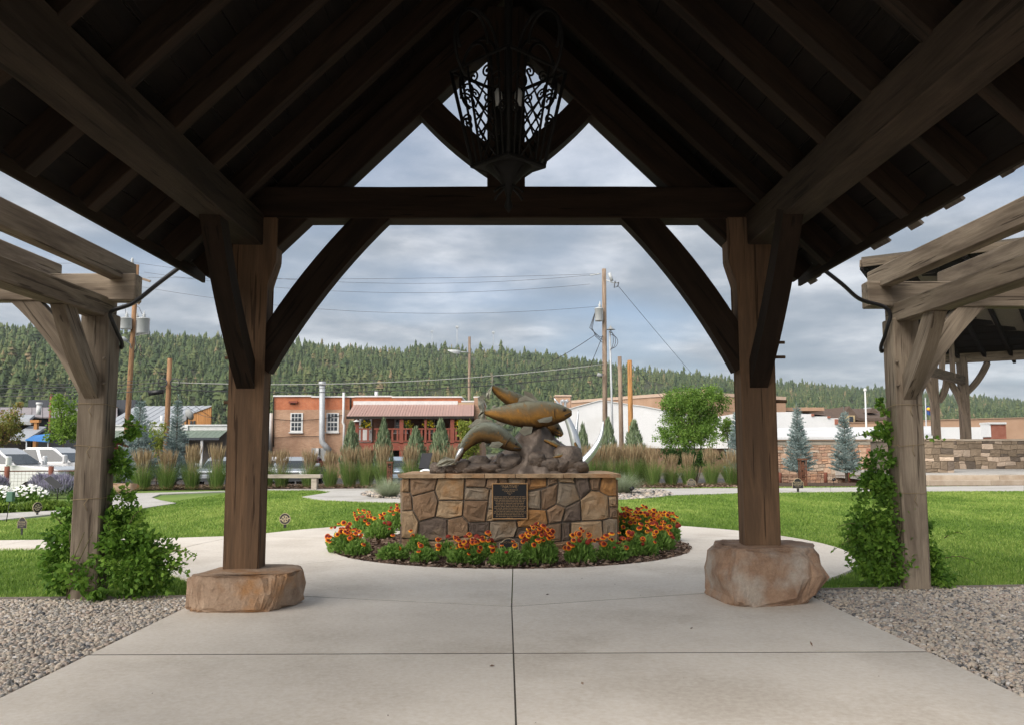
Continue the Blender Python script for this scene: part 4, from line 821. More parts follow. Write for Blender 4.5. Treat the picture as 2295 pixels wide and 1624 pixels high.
rmesh = [rock_mesh('cobble', (1, 1, 1), 50+i, [M_rockb], 3, 6, .04, .8, 1.0) for i in range(4)]
for me in rmesh: me.polygons.foreach_set('use_smooth', [True]*len(me.polygons))
for i, (u, v, rx, rz) in enumerate(cobs):
    y_ = PYF+.30+(1058-v)*.008; p = at(u, v, y_); kx = y_/FU*2*1.12
    dataobj('cobble', rmesh[i % 4], scu, Matrix.Translation((p.x, y_, max(PZ+.02, p.z-rz*kx*.5))) @ Matrix.Diagonal((rx*kx, (rx+rz)*.55*kx, rz*kx*1.15, 1)))
for i in range(34):
    u = random.uniform(968, 1030); v = random.uniform(1043, 1057); y_ = PYF+.22+(1058-v)*.012; p = at(u, v, y_); k_ = y_/FU*random.uniform(8, 13)
    dataobj('cobble', rmesh[i % 4], scu, Matrix.Translation((p.x, y_, max(PZ+.02, p.z-k_*.5))) @ Matrix.Rotation(random.uniform(0, 3), 4, 'Z') @ Matrix.Diagonal((k_*1.2, k_, k_*.8, 1)))
# ================================================================ steel horns in the round pebble bed behind
M_steel = gloss('brushed_steel', (.62, .63, .65), .28, .85)
hs_ = thing('steel_sculpture', 'brushed steel sculpture of tall curved horns behind the bronze fish', 'sculpture', (2.0, 27.5, 0))
def horn(pts, w_, Y, z0=None):
    P = [tuple(at(u, v, Y)) for u, v in pts]; C = catmull(P, None, 22); n_ = len(C); R = [max(.012, w_*Y/FU*.5*min(1, (1-i/(n_-1))*1.9+.02)**.75) for i in range(n_)]
    return tubeo('horn', C, R, M_steel, hs_, 14)
horn([(1285, 1100), (1292, 1040), (1291, 1000), (1281, 962), (1264, 925), (1241, 891)], 22, 27.5)
horn([(1289, 1100), (1291, 1040), (1290, 1000), (1291, 965), (1296, 918)], 14, 28.3)
horn([(1255, 1105), (1285, 1062), (1308, 1034), (1330, 1008), (1346, 978), (1352, 942)], 19, 26.6)
horn([(1000, 1100), (985, 1070), (962, 1054), (942, 1056), (930, 1075)], 9, 26.6)
# ================================================================ plants
def tri_strips(base, direc, ln, wd, bend, seg=3, taper=.15):
    """arching blades: base (n,3), direc (n,3) start direction, ln length, wd half width, bend = how far gravity pulls"""
    n = len(base); direc = direc/np.linalg.norm(direc, axis=1)[:, None]; hz = direc.copy(); hz[:, 2] = 0; hz /= np.linalg.norm(hz, axis=1)[:, None]+1e-6
    sd_ = np.stack([-hz[:, 1], hz[:, 0], np.zeros(n)], 1); a = RNG.uniform(0, 2*PI, n); sd_ = sd_*np.cos(a)[:, None]*.8+np.stack([np.cos(a), np.sin(a), np.zeros(n)], 1)*.4; sd_ /= np.linalg.norm(sd_, axis=1)[:, None]+1e-6
    rows = []
    for j in range(seg+1):
        t = j/seg; p = base+direc*(ln*t)[:, None]+hz*(bend*ln*t*t*.5)[:, None]-np.array([0, 0, 1])*(bend*ln*t*t*.55)[:, None]; w_ = wd*(1-(1-taper)*t)
        rows.append(p-sd_*w_[:, None]); rows.append(p+sd_*w_[:, None])
    V = np.stack(rows, 1); k = 2*(seg+1); off = (np.arange(n)*k)[:, None]
    F = np.concatenate([np.stack([off[:, 0]+2*j, off[:, 0]+2*j+1, off[:, 0]+2*j+3, off[:, 0]+2*j+2], 1) for j in range(seg)]); return V.reshape(-1, 3), F, k
G_reed = tintmat('reed_blades', [(0, (.10, .17, .04)), (.6, (.17, .265, .065)), (1, (.27, .35, .11))], .7, .3)
G_dry = tintmat('dry_blades', [(0, (.24, .17, .085)), (.6, (.36, .28, .15)), (1, (.48, .40, .24))], .8, .3)
G_plume = tintmat('reed_plumes', [(0, (.26, .18, .10)), (.6, (.39, .29, .17)), (1, (.54, .44, .28))], .9, .25)
def reed_parts(seed):
    global RNG
    RNG = np.random.default_rng(seed); out = []
    n = 620; a = RNG.uniform(0, 2*PI, n); r = .19*np.sqrt(RNG.uniform(0, 1, n)); lean = RNG.uniform(.02, .34, n); B = np.stack([r*np.cos(a), r*np.sin(a), np.zeros(n)], 1); D = np.stack([np.cos(a)*lean, np.sin(a)*lean, np.ones(n)], 1)
    V, F, k = tri_strips(B, D, RNG.uniform(.6, 1.15, n), np.full(n, .006), RNG.uniform(0, .35, n)); out.append(('blades', npmesh('reed_blades', V, F, np.repeat(RNG.uniform(0, 1, n), k), [G_reed])))
    n = 170; a = RNG.uniform(0, 2*PI, n); lean = RNG.uniform(.55, 1.5, n); B = np.stack([.14*np.cos(a), .14*np.sin(a), np.zeros(n)], 1); D = np.stack([np.cos(a)*lean, np.sin(a)*lean, np.ones(n)], 1)
    V, F, k = tri_strips(B, D, RNG.uniform(.28, .62, n), np.full(n, .006), RNG.uniform(.6, 1.3, n)); out.append(('dry_skirt', npmesh('dry_skirt', V, F, np.repeat(RNG.uniform(0, 1, n), k), [G_dry])))
    n = 140; a = RNG.uniform(0, 2*PI, n); r = .13*np.sqrt(RNG.uniform(0, 1, n)); lean = RNG.uniform(.02, .30, n)*np.sqrt(RNG.uniform(.2, 1, n)); B = np.stack([r*np.cos(a), r*np.sin(a), np.full(n, .3)], 1); D = np.stack([np.cos(a)*lean+RNG.normal(0, .03, n), np.sin(a)*lean+RNG.normal(0, .03, n), np.ones(n)], 1); L = RNG.uniform(.82, 1.28, n)
    V1, F1, k = tri_strips(B, D, L, np.full(n, .0022), RNG.uniform(0, .06, n), 2, .8); Dn = D/np.linalg.norm(D, axis=1)[:, None]; P0 = B+Dn*(L*.62)[:, None]
    V2, F2 = leaf_arrays(P0, Dn, rdir(n), L*.38, RNG.uniform(.007, .013, n)); V3, F3 = leaf_arrays(P0+Dn*.05, Dn+rdir(n)*.12, rdir(n), L*.30, RNG.uniform(.006, .010, n))
    V = np.concatenate([V1, V2, V3]); F = np.concatenate([F1, F2+len(V1), F3+len(V1)+len(V2)]); t = np.concatenate([np.repeat(RNG.uniform(.3, 1, n), k), np.repeat(RNG.uniform(0, 1, n), 4), np.repeat(RNG.uniform(0, 1, n), 4)])
    out.append(('plumes', npmesh('plumes', V, F, t, [G_plume]))); return out
REED = [reed_parts(100+i) for i in range(4)]; RNG = np.random.default_rng(17)
def reed(u, v, hu, wu, label, group, k):
    p = G(u, v, -.01); Y = p.y; h = hu*Y/FU/1.5; wsc = wu*Y/FU/.88
    t = thing('feather_grass', label, 'ornamental grass', p, group); M = Matrix.Translation(p) @ Matrix.Rotation(k*1.7, 4, 'Z') @ Matrix.Diagonal((wsc, wsc, h, 1))
    for nm, me in REED[k % 4]: dataobj(nm, me, t, M)
for i, (u, v, h, w_) in enumerate([(318, 1097, 92, 62), (373, 1096, 90, 58), (429, 1095.5, 100, 56), (484, 1095, 102, 54)]): reed(u, v, h, w_, 'clump of feather reed grass in the row between the blue spruces and the lawn curve', 'feather grasses before the spruces', i)
for i, (u, v, h, w_) in enumerate([(598, 1092, 84, 46), (630, 1092, 86, 50), (692, 1091.5, 86, 52), (740, 1091.5, 82, 50), (783, 1091.5, 92, 52), (820, 1091.5, 92, 52), (857, 1091.5, 96, 54), (920, 1091, 94, 56), (976, 1091, 84, 50), (1014, 1091, 92, 48)]): reed(u, v, h, w_, 'clump of feather reed grass in the row in front of the brick building', 'feather grasses before the brick building', i+1)
for i, (u, v, h, w_) in enumerate([(1312, 1089, 92, 52), (1341, 1088, 92, 54), (1368, 1088, 94, 54), (1392, 1087, 94, 54), (1417, 1087.5, 92, 54), (1440, 1087, 94, 54), (1463, 1088, 88, 52)]): reed(u, v, h, w_, 'clump of feather reed grass in the dense stand before the white gable', 'feather grasses before the white gable', i)
for i, (u, v, h, w_) in enumerate([(1504, 1087, 70, 48), (1542, 1087, 74, 46), (1594, 1086.5, 84, 48), (1640, 1086.5, 80, 56)]): reed(u, v, h, w_, 'shorter separate clump of feather reed grass under the leafy tree', 'feather grasses under the leafy tree', i+2)
G_fesc = tintmat('fescue_blades', [(0, (.30, .36, .23)), (1, (.52, .56, .40))], .8, .2)
def fescue(u, v, s, label):
    p = G(u, v, 0); n = 1500; a = RNG.uniform(0, 2*PI, n); lean = RNG.uniform(.05, 1.6, n); B = np.stack([.1*np.cos(a)*RNG.uniform(0, 1, n), .1*np.sin(a)*RNG.uniform(0, 1, n), np.zeros(n)], 1); D = np.stack([np.cos(a)*lean, np.sin(a)*lean, np.ones(n)], 1)
    V, F, k = tri_strips(B*s, D, RNG.uniform(.4, .62, n)*s, np.full(n, .005), RNG.uniform(.2, .7, n)); tag(dataobj('fescue_tuft', npmesh('fescue_tuft', V, F, np.repeat(RNG.uniform(0, 1, n), k), [G_fesc]), None, Matrix.Translation(p)), label, 'ornamental grass')
fescue(872, 1113, 1.45, 'pale blue green fescue tuft at the pebble bed on the bench side'); fescue(1397, 1105, 1.6, 'pale blue green fescue tuft at the pebble bed beside the dense reed grasses')
# ---------------------------------------------------------------- conical junipers
G_jun = tintmat('juniper_sprays', [(0, (.11, .16, .085)), (.6, (.20, .26, .145)), (1, (.31, .37, .22))], .8, .15)
M_bark = mat('bark', (.10, .07, .05), (.19, .145, .11), 8, stretch=(1, 1, .25), rough=1, bump=.6, bscale=20)
def juniper_mesh(seed, n=2600):
    rg = np.random.default_rng(seed); h = rg.beta(1.1, 1.35, n); prof = np.where(h < .3, .62+.38*np.sin(h/.3*PI/2), 1-((h-.3)/.72)**1.5)*.5; prof = np.clip(prof, .015, 1); a = rg.uniform(0, 2*PI, n)
    lob = 1+.16*np.sin(5*a+seed)+.14*np.sin(11*h*3+2*a+seed); r = prof*lob*rg.uniform(.45, 1, n)**.5; P = np.stack([r*np.cos(a), r*np.sin(a), h*.96], 1)
    D = np.stack([np.cos(a)*.55, np.sin(a)*.55, np.ones(n)*1.0], 1)+rg.normal(0, .25, (n, 3)); N = np.stack([np.cos(a), np.sin(a), np.full(n, .4)], 1)+rg.normal(0, .5, (n, 3)); L = rg.uniform(.05, .12, n)
    V, F = leaf_arrays(P, D, N, L, L*.2); return npmesh('juniper_foliage', V, F, np.repeat(np.clip(.5+.3*np.sin(7*a+9*h)+rg.normal(0, .2, n), 0, 1), 4), [G_jun])
JM = [juniper_mesh(40+i) for i in range(3)]
def juniper(u, vtop, wu, Y, label, k, group=None, z0=-.02):
    x = XU(u, Y); H_ = ZU(vtop, Y, u)-z0; t = thing('juniper_shrub', label, 'shrub', (x, Y, z0), group); wd = wu*Y/FU*1.05
    dataobj('foliage', JM[k % 3], t, Matrix.Translation((x, Y, z0+.05)) @ Matrix.Rotation(k, 4, 'Z') @ Matrix.Diagonal((wd, wd, H_, 1))); tubeo('stem', [(x, Y, z0), (x+.02, Y, z0+H_*.5)], [.05, .02], M_bark, t, 6)
for i, (u, vt, w_) in enumerate(((787, 945, 44), (859, 941, 42), (931, 958, 50), (987, 942, 52))): juniper(u, vt, w_, 36.8, ('conical juniper standing in front of the porch door', 'slim conical juniper between the porch door and the thick balcony post', 'lower broad juniper between the thick and the thin balcony post', 'broad pointed juniper next to the yellow green willow bush')[i], i, 'junipers before the balcony')
for i, (u, vt, w_) in enumerate(((1306, 951, 36), (1363, 937, 40), (1421, 943, 52))): juniper(u, vt, w_, 37.6, ('slim juniper behind the straight steel horn', 'pointed juniper at the foot of the pole with the steel riser', 'round juniper at the foot of the orange stub pole')[i], i+1, 'junipers before the white gable')
# ---------------------------------------------------------------- blue spruces
G_spr = tintmat('spruce_needles', [(0, (.13, .185, .175)), (.6, (.25, .325, .315)), (1, (.42, .50, .485))], .8)
def spruce(u, vtop, wu, Y, label, seed, z0=-.02, z_low=.12, group=None):
    rg = np.random.default_rng(seed); x = XU(u, Y); Ht = ZU(vtop, Y, u)-z0; t = thing('blue_spruce', label, 'spruce', (x, Y, z0), group); Rm = wu*Y/FU/2*1.22
    tubeo('trunk', [(x, Y, z0), (x, Y, z0+Ht*.5), (x, Y, z0+Ht*.97)], [.07, .04, .012], M_bark, t, 7)
    P = []; D = []; L = []; Wd = []; h = z_low
    segs = []
    while h < .9:
        nb = int(7+4*(1-h)); lr = Rm*(1-h)**.8*1.08
        for b in range(nb):
            a = 2*PI*(b+rg.uniform(-.3, .3))/nb+h*40; ln = lr*rg.uniform(.7, 1.12); up = .25+.5*h+rg.normal(0, .08); d = np.array([math.cos(a), math.sin(a), up]); o = np.array([0, 0, h*Ht])
            segs.append((o, d/np.linalg.norm(d), ln)); 
            for q in range(max(2, int(ln/.11))):
                f = .25+.7*q/max(1, int(ln/.11)); s_ = 1 if q % 2 else -1; side = np.array([-math.sin(a)*s_, math.cos(a)*s_, .1])
                dd = d/np.linalg.norm(d)*.8+side*.75; segs.append((o+d/np.linalg.norm(d)*ln*f, dd/np.linalg.norm(dd), ln*.34*(1.15-f)+.05))
        h += rg.uniform(.026, .04)
    segs.append((np.array([0, 0, Ht*.82]), np.array([0, 0, 1.0]), Ht*.18))
    for b in range(4): a = b*1.6+.3; d = np.array([math.cos(a)*.33, math.sin(a)*.33, 1]); segs.append((np.array([0, 0, Ht*.87]), d/np.linalg.norm(d), Ht*.07))
    for o, d, ln in segs:     # bottle-brush shoots
        k = max(7, int(ln/.014)); f = (np.arange(k)+rg.uniform(0, 1, k))/k; aux = rg.normal(size=(k, 3)); perp = np.cross(d, aux); perp /= np.linalg.norm(perp, axis=1)[:, None]+1e-9
        P.append(o+d*(f*ln)[:, None]); D.append(d*.9+perp*.75); L.append(rg.uniform(.05, .09, k)); Wd.append(rg.uniform(.009, .016, k))
    P = np.concatenate(P)+[0, 0, 0]; D = np.concatenate(D); L = np.concatenate(L); Wd = np.concatenate(Wd); V, F = leaf_arrays(P, D, rg.normal(size=P.shape), L, Wd); tt = np.repeat(np.clip(.5+.25*np.sin(P[:, 0]*9+P[:, 2]*7)+rg.normal(0, .22, len(P)), 0, 1), 4)
    dataobj('needles', npmesh('needles', V, F, tt, [G_spr]), t, Matrix.Translation((x, Y, z0)))
spruce(310.5, 885, 92, 35.2, 'young blue spruce beside the flat sandstone boulder', 1, z_low=.05); spruce(395, 884, 72, 36.6, 'young blue spruce in front of the low shop with the green awning', 2, z_low=.05)
spruce(1788, 902, 72, 39.0, 'young blue spruce behind the rusty cut out pylon', 3); spruce(1894, 911, 70, 39.3, 'young blue spruce by the wire fence before the stone wall', 4); spruce(1652, 913, 62, 39.8, 'young blue spruce beside the leafy tree and the post of the pavilion', 5, z_low=.05)
# ---------------------------------------------------------------- leafy trees and bushes
def leafmat(n, a, b, c, tr=.35): return tintmat(n, [(0, a), (.5, b), (1, c)], .6, tr)
G_lf1 = leafmat('leaf_green', (.085, .165, .03), (.165, .29, .05), (.28, .42, .085)); G_lf2 = leafmat('leaf_bright', (.12, .22, .03), (.22, .36, .055), (.34, .48, .10)); G_lf3 = leafmat('leaf_yellow_green', (.15, .20, .03), (.27, .33, .06), (.40, .42, .10)); G_lf4 = leafmat('leaf_deep', (.022, .055, .014), (.045, .095, .022), (.085, .16, .035)); G_lfr = leafmat('leaf_bronzed', (.16, .20, .04), (.28, .30, .07), (.42, .20, .12))
def crown_leaves(blobs, n, size, mtl, seed, M=None, hole=0.0, ref=None):
    """leaves spread through lumpy blobs ((centre),(radii)) with gaps between the clumps"""
    rg = np.random.default_rng(seed); C = np.array([b[0] for b in blobs], float); R_ = np.array([b[1] for b in blobs], float); wgt = R_.prod(1)**.67; wgt /= wgt.sum(); k = rg.choice(len(blobs), n, p=wgt)
    cl = 26*len(blobs)+40; ck = rg.choice(len(blobs), cl, p=wgt); dd = rg.normal(size=(cl, 3)); dd /= np.linalg.norm(dd, axis=1)[:, None]; CC = C[ck]+dd*R_[ck]*(rg.uniform(.25, 1, cl)**.45)[:, None]
    q = rg.integers(0, cl, n); P = CC[q]+rg.normal(0, 1, (n, 3))*R_[ck[q]].mean(1)[:, None]*.16; D = (P-C[ck[q]])/R_[ck[q]]; D = D*.7+rg.normal(0, .7, (n, 3)); D[:, 2] -= .25; N = rg.normal(size=(n, 3)); N[:, 2] += .8
    L = size*rg.uniform(.7, 1.3, n); V, F = leaf_arrays(P, D, N, L, L*.3); ct = rg.normal(0, .16, cl); tt = np.clip(.5+ct[q]+rg.normal(0, .16, n), 0, 1); return npmesh('leaves', V, F, np.repeat(tt, 4), [mtl])
def tree(name, label, cat, u, vtop, vbot, wu, Y, n, size, mtl, seed, z0=-.44, stems=1, lobes=9, group=None, tr=.05, flat=1.0):
    rn = random.Random(seed); x = XU(u, Y); zt = ZU(vtop, Y, u); zb = max(z0+.15, ZU(vbot, Y, u)); W_ = wu*Y/FU/2; H_ = (zt-zb)/2; zc = (zt+zb)/2; t = thing(name, label, cat, (x, Y, z0), group); base = Vector((x, Y, z0)); bl = [((0, 0, zc-z0), (W_*.62, W_*.62*flat, H_*.7))]
    for i in range(lobes):
        a = 2*PI*i/lobes+rn.uniform(-.3, .3); rr = rn.uniform(.4, .68); f = rn.uniform(-.62, .68); bl.append(((W_*rr*math.cos(a), W_*rr*math.sin(a)*flat, zc-z0+H_*f), (W_*rn.uniform(.28, .42), W_*.34*flat, H_*rn.uniform(.24, .36))))
    for s in range(stems):
        a = 2*PI*s/stems; d = Vector((math.cos(a), math.sin(a), 0))*W_*.3*(stems > 1); P_ = [base+d*.2, base+d*.6+Vector((rn.uniform(-.1, .1), 0, (zb-z0)*.8+.2)), base+d+Vector((rn.uniform(-.1, .1), 0, zc-z0))]; st = tubeo('trunk', P_, [tr, tr*.75, tr*.35], M_bark, t, 7)
        for b in bl[1:: max(1, stems)]: tubeo('limb', [P_[1].lerp(P_[2], rn.uniform(.1, .8)), base+Vector(b[0])*.5+(P_[2]-base)*.5, base+Vector(b[0])], [tr*.4, tr*.25, .008], M_bark, st, 5)
    dataobj('crown', crown_leaves(bl, n, size, mtl, seed), t, Matrix.Translation(base)); return t
tree('leafy_tree', 'spreading green multi stemmed tree in front of the white gable and tan wall', 'tree', 1549, 862, 1012, 172, 43, 27000, .095, G_lf1, 5, stems=4, lobes=20, tr=.06)
tree('leafy_tree', 'small pale green tree between the spreading tree and the pavilion post', 'tree', 1632, 922, 1010, 44, 45, 1500, .10, G_lf2, 6, lobes=6, tr=.04)
tree('leafy_bush', 'yellow green willow bush behind the bronze fish', 'bush', 1052, 926, 1060, 66, 39, 3000, .10, G_lf3, 7, z0=-.1, stems=3, lobes=9, tr=.03)
tree('leafy_bush', 'green bush half hidden between the fish and the steel horns', 'bush', 1232, 940, 1065, 60, 39.5, 1700, .10, G_lf1, 8, z0=-.1, stems=2, lobes=7, tr=.03)
tree('leafy_tree', 'bright green young maple behind the white trucks', 'tree', 142, 872, 1000, 84, 47, 4200, .13, G_lf2, 9, lobes=12, tr=.06)
tree('leafy_tree', 'yellow green tree with reddish leaf tips over the white pickup', 'tree', 8, 898, 1008, 84, 37, 4200, .09, G_lfr, 10, z0=-.4, lobes=11, tr=.05)
tree('leafy_bush', 'olive green bush between the two spruces before the low shop', 'bush', 353, 940, 1045, 40, 38.5, 1500, .09, G_lf3, 11, z0=-.1, lobes=6, tr=.03)
tree('leafy_tree', 'dark green small tree beside the stone pier of the stage', 'tree', 1978, 950, 1040, 52, 40.5, 2600, .09, G_lf4, 12, z0=-.1, lobes=8, tr=.05)
tree('hedge_shrub', 'dense dark green hedge behind the short reed grasses', 'hedge', 1552, 1000, 1050, 150, 40.5, 5200, .10, G_lf4, 13, z0=-.3, lobes=12, stems=3, tr=.03, flat=.35)
tree('leafy_bush', 'loose green bush beside the pergola post and the white car', 'bush', 262, 1030, 1090, 46, 33, 1300, .07, G_lf1, 14, z0=-.05, lobes=7, tr=.02)
tree('leafy_bush', 'small grey green sage bush behind the flat sandstone boulder', 'bush', 240, 1062, 1098, 40, 31.4, 1200, .06, G_jun, 15, z0=-.03, lobes=6, tr=.015)
# ---------------------------------------------------------------- vines on the pergola posts
G_vine = leafmat('vine_leaf', (.065, .15, .022), (.155, .30, .042), (.32, .50, .08), .45)
M_stem = mat('vine_stem', (.10, .09, .04), (.16, .14, .07), 20)
def vine(label, px, py, blobs, n, sprays, seed):
    t = thing('climbing_vine', label, 'vine', (px, py, -.02)); rn = random.Random(seed)
    dataobj('leaves', crown_leaves(blobs, n, .058, G_vine, seed), t, Matrix.Translation((px, py, 0)))
    for i in range(4): a = rn.uniform(0, 6.28); r0 = .20; tubeo('stem', [(px+r0*math.cos(a+j*.7), py+r0*math.sin(a+j*.7), j*.32) for j in range(3)], [.006]*2+[.003], M_stem, t, 5)
    for (p, d, ln) in sprays:
        p = Vector(p)+Vector((px, py, 0)); d = Vector(d); pts = [p+d*ln*f+Vector((0, 0, -.45*ln*f*f)) for f in (0, .25, .5, .75, 1)]; sp = tubeo('shoot', pts, [.006, .005, .004, .003, .002], M_stem, t, 5)
        k = int(ln*46); f = RNG.uniform(.1, 1, k); B = np.array([pts[0].lerp(pts[-1], x) + Vector((0, 0, .45*ln*(x-x*x))) for x in f]); D = np.array(d)[None]*.3+RNG.normal(0, .6, (k, 3)); N = RNG.normal(size=(k, 3)); N[:, 2] += 1; L = RNG.uniform(.04, .07, k); V, F = leaf_arrays(B-np.array(p), D, N, L, L*.3)
        dataobj('shoot_leaves', npmesh('shoot_leaves', V, F, np.repeat(RNG.uniform(.3, 1, k), 4), [G_vine]), sp, Matrix.Translation(p))
vine('leafy green vine mounded round the foot of the pergola post beside the trucks', -4.03, 8.58, [((-.2, .05, .3), (.24, .22, .32)), ((-.27, .1, .55), (.16, .2, .3)), ((.33, -.02, .3), (.34, .26, .34)), ((.55, .02, .28), (.26, .24, .27)), ((.28, .05, .62), (.2, .2, .25)), ((.22, .1, .85), (.13, .14, .2)), ((.2, .12, 1.25), (.08, .08, .2)), ((.24, .1, 1.62), (.13, .10, .13)), ((-.22, .1, .86), (.1, .1, .14)), ((.1, -.22, .2), (.3, .12, .2))], 7000,
     [((.7, 0, .42), (.8, -.1, .35), .42), ((.62, 0, .3), (.9, -.1, .2), .4), ((.3, 0, 1.66), (.9, -.1, .1), .28), ((-.3, 0, .7), (-.5, 0, .8), .2), ((.4, -.1, .7), (.4, -.1, .9), .3), ((.25, 0, 1.0), (.5, 0, .7), .2), ((-.35, 0, .42), (-.8, 0, .3), .2), ((.24, .05, 1.66), (.8, -.2, .5), .22)], 3)
vine('leafy green vine climbing the pergola post beside the stage', 4.15, 9.0, [((-.3, .05, .32), (.32, .24, .34)), ((-.40, .05, .5), (.22, .2, .26)), ((-.28, .05, .85), (.22, .2, .25)), ((-.24, .05, 1.2), (.15, .14, .2)), ((-.3, .08, 1.05), (.18, .12, .12)), ((-.2, .05, 1.55), (.10, .1, .16)), ((.22, .1, .4), (.09, .14, .28)), ((.3, .08, .12), (.18, .16, .13)), ((-.17, 0, 1.85), (.06, .08, .1))], 6500,
     [((-.4, 0, .5), (-.9, -.1, .2), .45), ((-.45, 0, .62), (-.8, 0, .4), .38), ((-.3, 0, 1.2), (-.9, -.1, .3), .34), ((-.25, 0, 1.5), (-.8, 0, .5), .4), ((-.3, 0, 1.02), (-.9, 0, .1), .35), ((.35, 0, .3), (.9, 0, .3), .35), ((-.2, 0, 1.75), (-.3, 0, .9), .3), ((.2, 0, 1.5), (.9, 0, .4), .22), ((.35, 0, .5), (.7, 0, .6), .28)], 4)
# ---------------------------------------------------------------- blanket flowers round the pedestal
G_flw = tintmat('flower_petals', [(0, (.07, .01, .008)), (.25, (.34, .03, .012)), (.5, (.80, .16, .014)), (.72, (.92, .36, .02)), (1, (.92, .58, .04))], .6, .15)
G_fol = leafmat('flower_foliage', (.11, .21, .04), (.21, .36, .075), (.34, .50, .13), .38)
def flower_mesh(seed, hot):
    rg = random.Random(seed); V = [(0, 0, .012)]; T = [.02]; F = []
    np_ = 11
    for i in range(np_*2):
        a = 2*PI*i/(np_*2); r1, r2 = .014, (.033 if i % 2 else .029)*rg.uniform(.92, 1.08); V += [(r1*math.cos(a), r1*math.sin(a), .008), (.025*math.cos(a), .025*math.sin(a), .003), (r2*math.cos(a), r2*math.sin(a), -.006+rg.uniform(-.003, .003))]; T += [.06, .46 if not hot else .68, .84 if not hot else 1.0]
    n = np_*2
    for i in range(n): a, b = 1+3*i, 1+3*((i+1) % n); F += [(0, a, b), (a, a+1, b+1), (a, b+1, b), (a+1, a+2, b+2), (a+1, b+2, b+1)]
    me = bpy.data.meshes.new('flower_head'); me.from_pydata(V, [], F); me.update(); at_ = me.attributes.new('tint', 'FLOAT', 'POINT'); at_.data.foreach_set('value', T); me.materials.append(G_flw); return me
FL = [flower_mesh(i, i == 3) for i in range(4)]
_sp = FL[0].copy(); _sp.attributes['tint'].data.foreach_set('value', [.14]*len(_sp.vertices)); FL.append(_sp)
def foliage_mound(r, h, n, seed):
    """bushy mound: leaves all through a dome, pointing up and out"""
    rg = np.random.default_rng(seed); a = rg.uniform(0, 2*PI, n); q = np.sqrt(rg.uniform(0, 1, n)); top = np.sqrt(np.clip(1-q*q*.9, 0, 1)); z = h*.88*top*rg.uniform(.12, 1, n)**.8; B = np.stack([r*q*np.cos(a), r*q*np.sin(a), z], 1); D = np.stack([np.cos(a)*q*.8, np.sin(a)*q*.8, np.full(n, .75)], 1)+rg.normal(0, .42, (n, 3)); L = rg.uniform(.055, .11, n); N = rg.normal(size=(n, 3))*.7+np.stack([np.cos(a), np.sin(a), np.ones(n)], 1)*.5
    V, F = leaf_arrays(B-D*L[:, None]*.3, D, N, L, L*rg.uniform(.14, .24, n)); return npmesh('foliage', V, F, np.repeat(np.clip(rg.normal(.5, .28, n), 0, 1), 4), [G_fol])
FM = [foliage_mound(.25, .30, 950, 60+i) for i in range(4)]
def blanket(u, v, r, h, nf, label, k, top=.8, hot=False, group=None):
    p = G(u, v, -.01); t = thing('blanket_flower', label, 'flower', p, group); M = Matrix.Translation(p) @ Matrix.Rotation(k*1.3, 4, 'Z') @ Matrix.Diagonal((r/.25*.84, r/.25*.84, h/.34, 1)); dataobj('foliage', FM[k % 4], t, M); rn = random.Random(k*7+1)
    for i in range(int(nf*1.4)+1):
        a = rn.uniform(0, 6.28); q = math.sqrt(rn.uniform(0, 1)); hz = h*(1.0-.32*q*q)+rn.uniform(-.10, .07); c = p+Vector((r*.9*q*math.cos(a), r*.9*q*math.sin(a)-.03, hz)); tl = Matrix.Rotation(rn.uniform(.35, 1.15), 4, 'X') @ Matrix.Rotation(rn.uniform(-.4, .4), 4, 'Y') @ Matrix.Rotation(rn.uniform(0, 3), 4, 'Z'); s_ = rn.uniform(.7, 1.4)
        fo = dataobj('flower_head', FL[4 if rn.random() < .14 else (3 if rn.random() < (.6 if hot else .22) else rn.randrange(3))], t, Matrix.Translation(c) @ tl @ Matrix.Scale(s_, 4))
        if i % 2 == 0: tubeo('flower_stalk', [p+Vector((r*.4*q*math.cos(a), r*.4*q*math.sin(a), h*.3)), c-Vector((0, -.01, .01))], .003, M_stalk, t, 4)
M_stalk = mat('stalk', (.10, .16, .04), (.16, .22, .06), 10)
